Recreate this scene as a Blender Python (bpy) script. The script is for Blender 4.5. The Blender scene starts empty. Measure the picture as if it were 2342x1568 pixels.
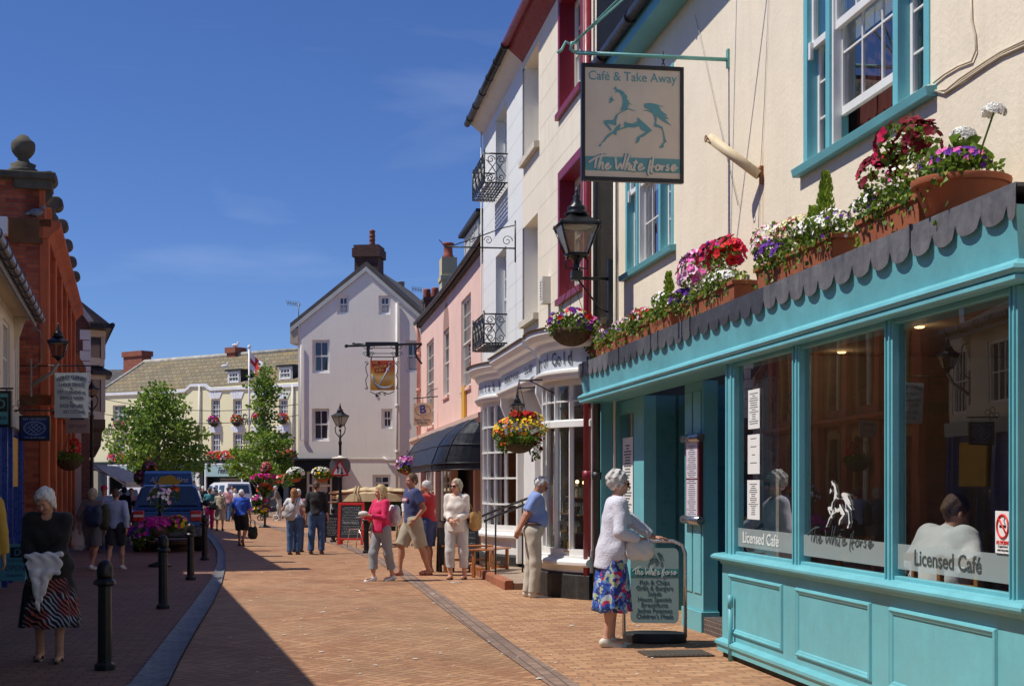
import bpy, bmesh, math, random
import numpy as np
from mathutils import Vector, Matrix
scene = bpy.context.scene
COL = scene.collection
F, CX, HY, CH = 3257.0, 1171.0, 1105.0, 1.55      # focal length and principal point in picture units, eye height
# ---------------------------------------------------------------- camera, sky, sun, exposure
cd = bpy.data.cameras.new('camera'); cam = bpy.data.objects.new('camera', cd); COL.objects.link(cam)
cam.location = (0, 0, CH); cam.rotation_euler = (math.radians(90), 0, 0)
cd.sensor_width = 36; cd.lens = F/2342*36; cd.shift_y = (HY-784)/2342; cd.clip_start = .1; cd.clip_end = 3000
scene.camera = cam
SUN_EL = math.radians(57.5); TR = Vector((1, .14, 0)).normalized()     # horizontal direction the light travels
w = bpy.data.worlds.new('World'); scene.world = w; w.use_nodes = True
nt = w.node_tree; nt.nodes.clear()
out = nt.nodes.new('ShaderNodeOutputWorld'); bg = nt.nodes.new('ShaderNodeBackground')
sky = nt.nodes.new('ShaderNodeTexSky'); sky.sky_type = 'NISHITA'; sky.sun_disc = False
sky.sun_elevation = SUN_EL; sky.sun_rotation = math.atan2(-TR.x, -TR.y)
sky.altitude = 1200; sky.air_density = 1.0; sky.dust_density = .05; sky.ozone_density = 1.6
tc = nt.nodes.new('ShaderNodeTexCoord'); mp = nt.nodes.new('ShaderNodeMapping'); mp.inputs['Scale'].default_value = (1.1, 1.0, 5.5)
mp.inputs['Location'].default_value = (.55, .3, .2)
nz = nt.nodes.new('ShaderNodeTexNoise'); nz.inputs['Scale'].default_value = 1.7; nz.inputs['Detail'].default_value = 6; nz.inputs['Roughness'].default_value = .5
nz.inputs['Distortion'].default_value = .5
rp = nt.nodes.new('ShaderNodeValToRGB'); rp.color_ramp.elements[0].position = .57; rp.color_ramp.elements[1].position = .98
rp.color_ramp.elements[0].color = (0, 0, 0, 1); rp.color_ramp.elements[1].color = (.55, .55, .55, 1)
mx = nt.nodes.new('ShaderNodeMix'); mx.data_type = 'RGBA'; mx.inputs[7].default_value = (4.2, 4.8, 6.0, 1)
L = nt.links.new
gm = nt.nodes.new('ShaderNodeHueSaturation'); gm.inputs['Saturation'].default_value = 1.05; gm.inputs['Value'].default_value = 1.0
L(tc.outputs['Generated'], mp.inputs[0]); L(mp.outputs[0], nz.inputs['Vector']); L(nz.outputs[0], rp.inputs[0])
L(rp.outputs[0], mx.inputs[0]); L(sky.outputs[0], gm.inputs['Color'])
tn = nt.nodes.new('ShaderNodeMix'); tn.data_type = 'RGBA'; tn.blend_type = 'MULTIPLY'; tn.inputs[0].default_value = 1; tn.inputs[7].default_value = (.32, .42, .66, 1)
L(gm.outputs[0], tn.inputs[6]); L(tn.outputs[2], mx.inputs[6]); L(mx.outputs[2], bg.inputs[0])
bg.inputs[1].default_value = .14
L(bg.outputs[0], out.inputs[0])
sd = bpy.data.lights.new('sun', 'SUN'); sun = bpy.data.objects.new('sun', sd); COL.objects.link(sun)
sd.energy = 4.1; sd.angle = math.radians(.5); sd.color = (1, .94, .84)
ldir = Vector((TR.x*math.cos(SUN_EL), TR.y*math.cos(SUN_EL), -math.sin(SUN_EL)))
sun.rotation_euler = ldir.to_track_quat('-Z', 'Y').to_euler(); sun.location = (-30, 0, 40)
vs = scene.view_settings; vs.view_transform = 'Standard'; vs.look = 'None'; vs.exposure = 0.2; vs.gamma = 1.0
scene.render.engine = 'CYCLES'
# ---------------------------------------------------------------- helpers
random.seed(7)
def V(*a): return Vector(a)
def ray(px, py): return Vector(((px-CX)/F, 1, (HY-py)/F))
def at(px, py, Y):
    return Vector((0, 0, CH)) + ray(px, py)*Y
def gnd(px, py, z=0.0):                        # point of the ground under a pixel
    r = ray(px, py); return Vector((0, 0, CH)) + r*((z-CH)/r.z)
class Frame:                                   # a facade frame: x to the viewer's right, y into the wall, z up
    def __init__(s, org, xdir, zrot=None):
        s.o = Vector((org[0], org[1], 0)); d = Vector((xdir[0], xdir[1])).normalized()
        s.ang = math.atan2(d.y, d.x); s.M = Matrix.Translation(s.o) @ Matrix.Rotation(s.ang, 4, 'Z'); s.I = s.M.inverted()
    def hit(s, px, py, off=0.0):               # pixel -> (x, z) on the plane y = off
        o = s.I @ Vector((0, 0, CH)); r = s.I.to_3x3() @ ray(px, py); t = (off-o.y)/r.y; p = o+r*t
        return p.x, p.z
    def x(s, px, off=0.0): return s.hit(px, HY, off)[0]
    def z(s, px, py, off=0.0): return s.hit(px, py, off)[1]
    def w(s, x, y, z=0.0): return s.M @ Vector((x, y, z))
    def sub(s, x, y=0.0):
        p = s.w(x, y); return Frame((p.x, p.y), (math.cos(s.ang), math.sin(s.ang)))
def tag(o, label=None, cat=None, group=None, kind=None):
    for k, v in (('label', label), ('category', cat), ('group', group), ('kind', kind)):
        if v: o[k] = v
    return o
def empty(name, loc, rz=0.0, label=None, cat=None, group=None, kind=None):
    o = bpy.data.objects.new(name, None); COL.objects.link(o); o.location = loc; o.rotation_euler = (0, 0, rz)
    o.empty_display_size = .2
    return tag(o, label, cat, group, kind)
def froot(name, fr, label=None, cat=None, group=None): return empty(name, fr.o, fr.ang, label, cat, group)
def copy_tree(o, parent=None):
    c = o.copy(); COL.objects.link(c); c.parent = parent
    for ch in list(o.children): copy_tree(ch, c)
    return c
class MB:
    def __init__(s): s.v = []; s.f = []; s.m = []; s.sm = []
    def face(s, pts, m=0, smooth=False):
        b = len(s.v); s.v += [tuple(p) for p in pts]; s.f.append(tuple(range(b, b+len(pts)))); s.m.append(m); s.sm.append(smooth)
    def raw(s, vs_, fs, m=0, smooth=False):
        b = len(s.v); s.v += [tuple(p) for p in vs_]
        for f in fs: s.f.append(tuple(b+i for i in f)); s.m.append(m); s.sm.append(smooth)
        return s
    def box(s, x0, x1, y0, y1, z0, z1, m=0):
        if x0 > x1: x0, x1 = x1, x0
        if y0 > y1: y0, y1 = y1, y0
        if z0 > z1: z0, z1 = z1, z0
        p = [(x0,y0,z0),(x1,y0,z0),(x1,y1,z0),(x0,y1,z0),(x0,y0,z1),(x1,y0,z1),(x1,y1,z1),(x0,y1,z1)]
        return s.raw(p, [(0,3,2,1),(4,5,6,7),(0,1,5,4),(1,2,6,5),(2,3,7,6),(3,0,4,7)], m)
    def extr(s, pts, vec, m=0, smooth=False):       # closed polygon (3-D points) swept by vec
        vec = Vector(vec); a = [Vector(p) for p in pts]; b = [p+vec for p in a]; n = len(a)
        k = len(s.v); s.v += [tuple(p) for p in a+b]
        nrm = Vector((0,0,0))
        for i in range(n): nrm += a[i].cross(a[(i+1) % n])
        up = nrm.dot(vec) > 0
        fs = [tuple(range(n))[::-1] if up else tuple(range(n)), tuple(range(n, 2*n)) if up else tuple(range(n, 2*n))[::-1]]
        for i in range(n):
            j = (i+1) % n; q = (i, j, n+j, n+i); fs.append(q if up else q[::-1])
        for t, f in enumerate(fs): s.f.append(tuple(k+i for i in f)); s.m.append(m); s.sm.append(smooth and t > 1)
        return s
    def prism(s, pts, y0, y1, m=0): return s.extr([(p[0], y0, p[1]) for p in pts], (0, y1-y0, 0), m)      # x-z outline
    def slab(s, pts, z0, z1, m=0): return s.extr([(p[0], p[1], z0) for p in pts], (0, 0, z1-z0), m)       # x-y outline
    def mould(s, prof, x0, x1, m=0): return s.extr([(x0, p[0], p[1]) for p in prof], (x1-x0, 0, 0), m)    # y-z profile along x
    def mouldx(s, prof, y0, y1, m=0): return s.extr([(p[0], y0, p[1]) for p in prof], (0, y1-y0, 0), m)
    def tube(s, pts, r, n=8, m=0, caps=True, closed=False):
        pts = [Vector(p) for p in pts]; N = len(pts); rs = r if isinstance(r, (list, tuple)) else [r]*N
        k = len(s.v); up = None
        for i, p in enumerate(pts):
            if closed: t = pts[(i+1) % N]-pts[i-1]
            else: t = pts[min(i+1, N-1)]-pts[max(i-1, 0)]
            if t.length < 1e-9: t = Vector((0, 0, 1))
            t.normalize()
            if up is None:
                up = Vector((0, 0, 1)) if abs(t.z) < .9 else Vector((0, 1, 0))
            a = up-t*up.dot(t)
            if a.length < 1e-6: a = t.orthogonal()
            a.normalize(); up = a; b = t.cross(a)
            for j in range(n):
                th = 2*math.pi*j/n; s.v.append(tuple(p+(a*math.cos(th)+b*math.sin(th))*rs[i]))
        M_ = N if closed else N-1
        for i in range(M_):
            i2 = (i+1) % N
            for j in range(n):
                j2 = (j+1) % n; s.f.append((k+i*n+j, k+i*n+j2, k+i2*n+j2, k+i2*n+j)); s.m.append(m); s.sm.append(n > 5)
        if caps and not closed:
            s.f.append(tuple(k+j for j in range(n))[::-1]); s.m.append(m); s.sm.append(False)
            s.f.append(tuple(k+(N-1)*n+j for j in range(n))); s.m.append(m); s.sm.append(False)
        return s
    def lathe(s, prof, c=(0,0,0), n=24, m=0, sx=1.0, sy=1.0, a0=0.0, smooth=True):
        k = len(s.v); c = Vector(c); N = len(prof)
        for r, z in prof:
            for j in range(n):
                th = a0+2*math.pi*j/n; s.v.append((c.x+r*math.cos(th)*sx, c.y+r*math.sin(th)*sy, c.z+z))
        for i in range(N-1):
            for j in range(n):
                j2 = (j+1) % n; s.f.append((k+i*n+j, k+i*n+j2, k+(i+1)*n+j2, k+(i+1)*n+j)); s.m.append(m); s.sm.append(smooth)
        s.f.append(tuple(k+j for j in range(n))[::-1]); s.m.append(m); s.sm.append(False)
        s.f.append(tuple(k+(N-1)*n+j for j in range(n))); s.m.append(m); s.sm.append(False)
        return s
    def ball(s, c, r, n=10, m=0, sc=(1,1,1)):
        prof = [(r*math.sin(math.pi*i/n)+1e-4, -r*math.cos(math.pi*i/n)) for i in range(n+1)]
        k = len(s.v); s.lathe(prof, (0,0,0), n=2*n, m=m)
        for i in range(k, len(s.v)):
            p = s.v[i]; s.v[i] = (c[0]+p[0]*sc[0], c[1]+p[1]*sc[1], c[2]+p[2]*sc[2])
        return s
    def add(s, o, mat=None, m=None):
        k = len(s.v); s.v += [tuple(mat @ Vector(p)) for p in o.v] if mat is not None else list(o.v)
        s.f += [tuple(k+i for i in f) for f in o.f]; s.m += (o.m if m is None else [m]*len(o.m)); s.sm += o.sm
        return s
    def xf(s, mat):
        s.v = [tuple(mat @ Vector(p)) for p in s.v]; return s
    def build(s, name, mats, parent=None, label=None, cat=None, group=None, kind=None, bevel=0, seg=2, loc=None, rz=0.0):
        me = bpy.data.meshes.new(name)
        if loc is not None:                       # top-level mesh: vertices are given in world space, origin moved to loc
            I = (Matrix.Translation(Vector(loc)) @ Matrix.Rotation(rz, 4, 'Z')).inverted(); s.v = [tuple(I @ Vector(p)) for p in s.v]
        me.from_pydata(s.v, [], s.f)
        if not isinstance(mats, (list, tuple)): mats = [mats]
        for m_ in mats: me.materials.append(m_)
        me.polygons.foreach_set('material_index', s.m); me.polygons.foreach_set('use_smooth', s.sm); me.update()
        o = bpy.data.objects.new(name, me); COL.objects.link(o)
        if parent: o.parent = parent
        if loc is not None: o.location = loc; o.rotation_euler = (0, 0, rz)
        if bevel:
            b = o.modifiers.new('bevel', 'BEVEL'); b.width = bevel; b.segments = seg; b.limit_method = 'ANGLE'; b.angle_limit = math.radians(40)
            b.harden_normals = False
        return tag(o, label, cat, group, kind)
def clip(poly, planes):                           # planes: (a, b, c) keep a*x + b*z <= c
    for a, b, c in planes:
        o = []
        for i in range(len(poly)):
            p, q = poly[i], poly[(i+1) % len(poly)]; dp = a*p[0]+b*p[1]-c; dq = a*q[0]+b*q[1]-c
            if dp <= 0: o.append(p)
            if dp*dq < 0: t = dp/(dp-dq); o.append((p[0]+(q[0]-p[0])*t, p[1]+(q[1]-p[1])*t))
        poly = o
        if len(poly) < 3: return []
    return poly
def wall(mb, x0, x1, z0, z1, holes=(), y=0.0, rev=.12, planes=(), m=0, mr=None):   # a wall face with real openings and reveals
    xs = sorted({x0, x1, *[max(x0, min(x1, h[i])) for h in holes for i in (0, 1)]}); zs = sorted({z0, z1, *[max(z0, min(z1, h[i])) for h in holes for i in (2, 3)]})
    mr = m if mr is None else mr
    for i in range(len(xs)-1):
        for j in range(len(zs)-1):
            cx, cz = (xs[i]+xs[i+1])/2, (zs[j]+zs[j+1])/2
            if any(h[0] < cx < h[1] and h[2] < cz < h[3] for h in holes): continue
            p = [(xs[i], zs[j]), (xs[i+1], zs[j]), (xs[i+1], zs[j+1]), (xs[i], zs[j+1])]
            p = clip(p, planes) if planes else p
            if p: mb.face([(a, y, b) for a, b in p], m)
    for h in holes:
        a, b, c, d = h[:4]; r = h[4] if len(h) > 4 else rev
        mb.face([(a,y,c),(b,y,c),(b,y+r,c),(a,y+r,c)], mr); mb.face([(a,y,d),(a,y+r,d),(b,y+r,d),(b,y,d)], mr)
        mb.face([(a,y,c),(a,y+r,c),(a,y+r,d),(a,y,d)], mr); mb.face([(b,y,c),(b,y,d),(b,y+r,d),(b,y+r,c)], mr)
    return mb
# ---------------------------------------------------------------- materials
MATS = {}
class NG:                                        # tiny node-expression helper
    def __init__(s, nt): s.nt = nt
    def n(s, t, **k):
        x = s.nt.nodes.new(t)
        for a, b in k.items(): setattr(x, a, b)
        return x
    def link(s, a, b): s.nt.links.new(a, b)
    def val(s, x, sock):
        if isinstance(x, (int, float)): sock.default_value = x
        else: s.link(x, sock)
    def m(s, op, a, b=0.0, c=0.0, clamp=False):
        x = s.n('ShaderNodeMath', operation=op); x.use_clamp = clamp
        s.val(a, x.inputs[0]); s.val(b, x.inputs[1]); s.val(c, x.inputs[2]); return x.outputs[0]
    def noise(s, vec, scale, detail=3, rough=.5, dist=0.0):
        x = s.n('ShaderNodeTexNoise'); x.inputs['Scale'].default_value = scale; x.inputs['Detail'].default_value = detail
        x.inputs['Roughness'].default_value = rough; x.inputs['Distortion'].default_value = dist
        if vec is not None: s.link(vec, x.inputs['Vector'])
        return x.outputs[0]
    def mapr(s, v, a, b, c, d):
        x = s.n('ShaderNodeMapRange'); s.val(v, x.inputs[0])
        for i, q in enumerate((a, b, c, d)): x.inputs[i+1].default_value = q
        return x.outputs[0]
    def mix(s, f, a, b, blend='MIX'):
        x = s.n('ShaderNodeMix', data_type='RGBA', blend_type=blend); s.val(f, x.inputs[0])
        for q, i in ((a, 6), (b, 7)):
            if isinstance(q, tuple): x.inputs[i].default_value = (*q[:3], 1)
            else: s.link(q, x.inputs[i])
        return x.outputs[2]
    def mapping(s, vec, sc):
        x = s.n('ShaderNodeMapping'); x.inputs['Scale'].default_value = sc; s.link(vec, x.inputs[0]); return x.outputs[0]
def newmat(name):
    m = bpy.data.materials.new(name); m.use_nodes = True; nt = m.node_tree; g = NG(nt); b = nt.nodes['Principled BSDF']
    t = nt.nodes.new('ShaderNodeTexCoord'); return m, g, b, t.outputs['Object']
def sc(c, k): return tuple(max(0, min(1, x*k)) for x in c[:3])
def leafmat(name, c, tr=.35):
    m, g, b, P = newmat(name); n = g.noise(P, 5, 3); k = g.mix(g.mapr(n, .3, .7, 0, 1), sc(c, .65), sc(c, 1.35)); g.link(k, b.inputs['Base Color']); b.inputs['Roughness'].default_value = .5; b.inputs['Specular IOR Level'].default_value = .3
    t = g.n('ShaderNodeBsdfTranslucent'); g.link(g.mix(.5, k, sc(c, 1.8)), t.inputs[0]); x = g.n('ShaderNodeMixShader'); x.inputs[0].default_value = tr; g.link(b.outputs[0], x.inputs[1]); g.link(t.outputs[0], x.inputs[2])
    g.link(x.outputs[0], m.node_tree.nodes['Material Output'].inputs[0]); MATS[name] = m; return m
def mat(name, col=(.8,.8,.8), rough=.6, metal=0.0, var=.08, vs_=3.0, bump=.0, bs=60.0, streak=0.0, dirt=None, dirtamt=.0, spec=.5, coat=0.0, emit=0.0, sheen=0.0, col2=None):
    if name in MATS: return MATS[name]
    m, g, b, P = newmat(name)
    n1 = g.noise(P, vs_, 5, .6)
    c = g.mix(g.mapr(n1, .3, .7, 0, 1), sc(col, 1-var), col2 or sc(col, 1+var))
    if streak:
        n2 = g.noise(g.mapping(P, (7, 7, .5)), 1.6, 4, .6)
        c = g.mix(g.m('MULTIPLY', g.mapr(n2, .5, .78, 0, 1), streak), c, dirt or sc(col, .55))
    if dirtamt:
        n3 = g.noise(P, vs_*.45, 6, .65, .6)
        c = g.mix(g.m('MULTIPLY', g.mapr(n3, .52, .72, 0, 1), dirtamt), c, dirt or sc(col, .5))
    g.link(c, b.inputs['Base Color'])
    b.inputs['Roughness'].default_value = rough; b.inputs['Metallic'].default_value = metal
    b.inputs['Specular IOR Level'].default_value = spec; b.inputs['Coat Weight'].default_value = coat
    if sheen: b.inputs['Sheen Weight'].default_value = sheen
    if emit: g.link(c, b.inputs['Emission Color']); b.inputs['Emission Strength'].default_value = emit
    if var and rough < .95: g.link(g.mapr(g.noise(P, vs_*4, 4), .3, .7, max(.02, rough-.08), min(1, rough+.1)), b.inputs['Roughness'])
    if bump:
        bp = g.n('ShaderNodeBump'); bp.inputs['Strength'].default_value = bump; bp.inputs['Distance'].default_value = .01
        h = g.m('ADD', g.noise(P, bs, 4, .6), g.m('MULTIPLY', g.noise(P, bs*.12, 3), 1.5)); g.link(h, bp.inputs['Height']); g.link(bp.outputs[0], b.inputs['Normal'])
    MATS[name] = m; return m
def brickmat(name, c1, c2, mortar, bw=.22, bh=.075, ms=.012, off=.5, flat=False, rough=.8, scale=1.0, bump=.6, dark=None):
    if name in MATS: return MATS[name]
    m, g, b, P = newmat(name); s = g.n('ShaderNodeSeparateXYZ'); g.link(P, s.inputs[0]); cb = g.n('ShaderNodeCombineXYZ')
    if flat: g.link(s.outputs[0], cb.inputs[0]); g.link(s.outputs[1], cb.inputs[1])
    else: g.link(g.m('ADD', s.outputs[0], s.outputs[1]), cb.inputs[0]); g.link(s.outputs[2], cb.inputs[1])
    t = g.n('ShaderNodeTexBrick'); t.offset = off
    g.link(cb.outputs[0], t.inputs['Vector']); t.inputs['Scale'].default_value = 1; t.inputs['Brick Width'].default_value = bw; t.inputs['Row Height'].default_value = bh
    t.inputs['Mortar Size'].default_value = ms; t.inputs['Mortar Smooth'].default_value = .3; t.inputs['Bias'].default_value = -.1
    t.inputs['Color1'].default_value = (*c1, 1); t.inputs['Color2'].default_value = (*c2, 1); t.inputs['Mortar'].default_value = (*mortar, 1)
    n = g.noise(P, 9, 5, .65); n2 = g.noise(P, .6, 4, .6)
    c = g.mix(.5, t.outputs[0], g.mix(g.mapr(n, .3, .7, 0, 1), (.35,.35,.35), (.75,.75,.75)), 'OVERLAY')
    c = g.mix(g.m('MULTIPLY', g.mapr(n2, .5, .75, 0, 1), .5), c, dark or sc(c1, .45))
    g.link(c, b.inputs['Base Color']); b.inputs['Roughness'].default_value = rough
    bp = g.n('ShaderNodeBump'); bp.inputs['Strength'].default_value = bump; bp.inputs['Distance'].default_value = .008
    g.link(g.m('ADD', g.m('SUBTRACT', 1, t.outputs['Fac']), g.m('MULTIPLY', n, .4)), bp.inputs['Height']); g.link(bp.outputs[0], b.inputs['Normal'])
    MATS[name] = m; return m
def glassmat(name, tint=(.9,.95,.95), rough=.0, refl=1.0):
    if name in MATS: return MATS[name]
    m = bpy.data.materials.new(name); m.use_nodes = True; nt = m.node_tree; nt.nodes.clear(); g = NG(nt)
    o = g.n('ShaderNodeOutputMaterial'); tr = g.n('ShaderNodeBsdfTransparent'); tr.inputs[0].default_value = (*tint, 1)
    gl = g.n('ShaderNodeBsdfGlossy'); gl.inputs['Roughness'].default_value = rough
    fr = g.n('ShaderNodeFresnel'); ge = g.n('ShaderNodeNewGeometry'); g.link(g.m('SUBTRACT', 1.52, g.m('MULTIPLY', ge.outputs['Backfacing'], .862)), fr.inputs[0])
    t = g.n('ShaderNodeTexCoord'); bp = g.n('ShaderNodeBump'); bp.inputs['Strength'].default_value = .05; bp.inputs['Distance'].default_value = .02
    g.link(g.noise(t.outputs['Object'], 1.3, 1), bp.inputs['Height']); g.link(bp.outputs[0], gl.inputs['Normal'])
    f = g.m('MULTIPLY', fr.outputs[0], 2.3*refl, clamp=True); mx = g.n('ShaderNodeMixShader')
    g.link(f, mx.inputs[0]); g.link(tr.outputs[0], mx.inputs[1]); g.link(gl.outputs[0], mx.inputs[2]); g.link(mx.outputs[0], o.inputs[0])
    MATS[name] = m; return m
def herring(name, c1, c2, c3, u=.1):
    m, g, b, P = newmat(name); s = g.n('ShaderNodeSeparateXYZ'); g.link(P, s.inputs[0])
    X = g.m('DIVIDE', s.outputs[0], u); Y = g.m('DIVIDE', s.outputs[1], u)
    i = g.m('FLOOR', X); j = g.m('FLOOR', Y); fx = g.m('SUBTRACT', X, i); fy = g.m('SUBTRACT', Y, j)
    k = g.m('FLOORED_MODULO', g.m('SUBTRACT', i, j), 4)
    e = lambda q: g.m('COMPARE', k, q, .1)
    k0, k1, k2, k3 = e(0), e(1), e(2), e(3)
    L_, R_, B_, T_ = fx, g.m('SUBTRACT', 1, fx), fy, g.m('SUBTRACT', 1, fy)
    big = lambda d, off: g.m('ADD', d, g.m('MULTIPLY', off, 9))          # an edge that this cell does not have
    d = g.m('MINIMUM', g.m('MINIMUM', big(L_, k1), big(R_, k0)), g.m('MINIMUM', big(B_, k2), big(T_, k3)))
    bi = g.m('SUBTRACT', i, k1); bj = g.m('SUBTRACT', j, k2)
    cb = g.n('ShaderNodeCombineXYZ'); g.link(bi, cb.inputs[0]); g.link(bj, cb.inputs[1])
    wn = g.n('ShaderNodeTexWhiteNoise'); wn.noise_dimensions = '2D'; g.link(cb.outputs[0], wn.inputs['Vector'])
    big_n = g.noise(P, .35, 4, .6); c = g.mix(g.m('ADD', g.m('MULTIPLY', wn.outputs[0], .75), g.mapr(big_n, .35, .65, -.15, .35), clamp=True), c1, c2)
    fine = g.noise(P, 30, 4, .7); c = g.mix(.55, c, g.mix(g.mapr(fine, .3, .7, 0, 1), (.3,.3,.3), (.7,.7,.7)), 'OVERLAY')
    st = g.noise(P, .8, 6, .7, .8); c = g.mix(g.m('MULTIPLY', g.mapr(st, .50, .68, 0, 1), .55), c, sc(c1, .55)); pt = g.noise(P, .16, 3, .6, 1.5); c = g.mix(g.m('MULTIPLY', g.mapr(pt, .50, .56, 0, 1), .28), c, (.34,.22,.13)); wr = g.noise(g.mapping(P, (1, 1, 1)), 2.6, 5, .75); c = g.mix(g.m('MULTIPLY', g.mapr(wr, .56, .70, 0, 1), .35), c, (.48,.34,.22))
    spk = g.noise(P, 9, 2, .5); c = g.mix(g.m('MULTIPLY', g.mapr(spk, .745, .76, 0, 1), .6), c, (.5,.48,.44))
    mor = g.mapr(d, .05, .13, 1, 0); c = g.mix(g.m('MULTIPLY', mor, .85), c, c3)
    g.link(c, b.inputs['Base Color']); g.link(g.mapr(fine, .3, .7, .6, .9), b.inputs['Roughness']); b.inputs['Specular IOR Level'].default_value = .3
    bp = g.n('ShaderNodeBump'); bp.inputs['Strength'].default_value = .7; bp.inputs['Distance'].default_value = .006
    g.link(g.m('ADD', g.m('SUBTRACT', 1, mor), g.m('MULTIPLY', g.m('ADD', fine, wn.outputs[0]), .3)), bp.inputs['Height']); g.link(bp.outputs[0], b.inputs['Normal'])
    return m
def text(mb_parent, s, size, mat_, M_, name='lettering', depth=.002, align='CENTER', shear=0.0, bold=0.0, width=None, label=None, sx=1.0):
    cu = bpy.data.curves.new(name, 'FONT'); cu.body = s; cu.size = size; cu.align_x = align; cu.align_y = 'CENTER'; cu.extrude = depth; cu.shear = shear; cu.offset = bold*size
    cu.resolution_u = 3
    t = bpy.data.objects.new(name, cu); COL.objects.link(t); bpy.context.view_layer.update()
    dg = bpy.context.evaluated_depsgraph_get(); me = bpy.data.meshes.new_from_object(t.evaluated_get(dg)); bpy.data.objects.remove(t)
    if width and len(me.vertices):
        xs = [v.co.x for v in me.vertices]; k = width/(max(xs)-min(xs)); sx = k; c = (max(xs)+min(xs))/2 if align == 'CENTER' else 0
        for v in me.vertices: v.co.x = (v.co.x-c)*k
    elif sx != 1.0:
        for v in me.vertices: v.co.x *= sx
    me.transform(M_); me.materials.clear(); me.materials.append(mat_); me.name = name
    o = bpy.data.objects.new(name, me); COL.objects.link(o)
    if mb_parent: o.parent = mb_parent
    if label: o['label'] = label
    return o
def TM(x, y, z, rz=0.0): # text standing upright, facing -y of its frame
    return Matrix.Translation((x, y, z)) @ Matrix.Rotation(rz, 4, 'Z') @ Matrix.Rotation(math.pi/2, 4, 'X')
def sweep(mb, path, prof, m=0, closed=False, smooth=False):    # path [(x,y)], closed profile [(out,z)], "out" to the right of the path direction
    P = [Vector((p[0], p[1])) for p in path]; n = len(P); k = len(prof); base = len(mb.v)
    for i, p in enumerate(P):
        a = (P[i]-P[i-1]) if (i > 0 or closed) else (P[1]-P[0]); b = (P[(i+1) % n]-P[i]) if (i < n-1 or closed) else (P[-1]-P[-2])
        a.normalize(); b.normalize(); t = a+b; t.normalize(); nr = Vector((t.y, -t.x)); kk = 1/max(.35, nr.dot(Vector((a.y, -a.x))))
        for o, z in prof: q = p+nr*o*kk; mb.v.append((q.x, q.y, z))
    for i in range(n if closed else n-1):
        i2 = (i+1) % n
        for j in range(k):
            j2 = (j+1) % k; mb.f.append((base+i*k+j, base+i2*k+j, base+i2*k+j2, base+i*k+j2)); mb.m.append(m); mb.sm.append(smooth)
    if not closed:
        mb.f.append(tuple(base+j for j in range(k))); mb.m.append(m); mb.sm.append(False)
        mb.f.append(tuple(base+(n-1)*k+j for j in range(k))[::-1]); mb.m.append(m); mb.sm.append(False)
    return mb
def arc(x0, x1, y, depth, n=14, p=2.0):
    return [(x0+(x1-x0)*i/n, y-depth*(1-abs(2*i/n-1)**p)) for i in range(n+1)]
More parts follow.
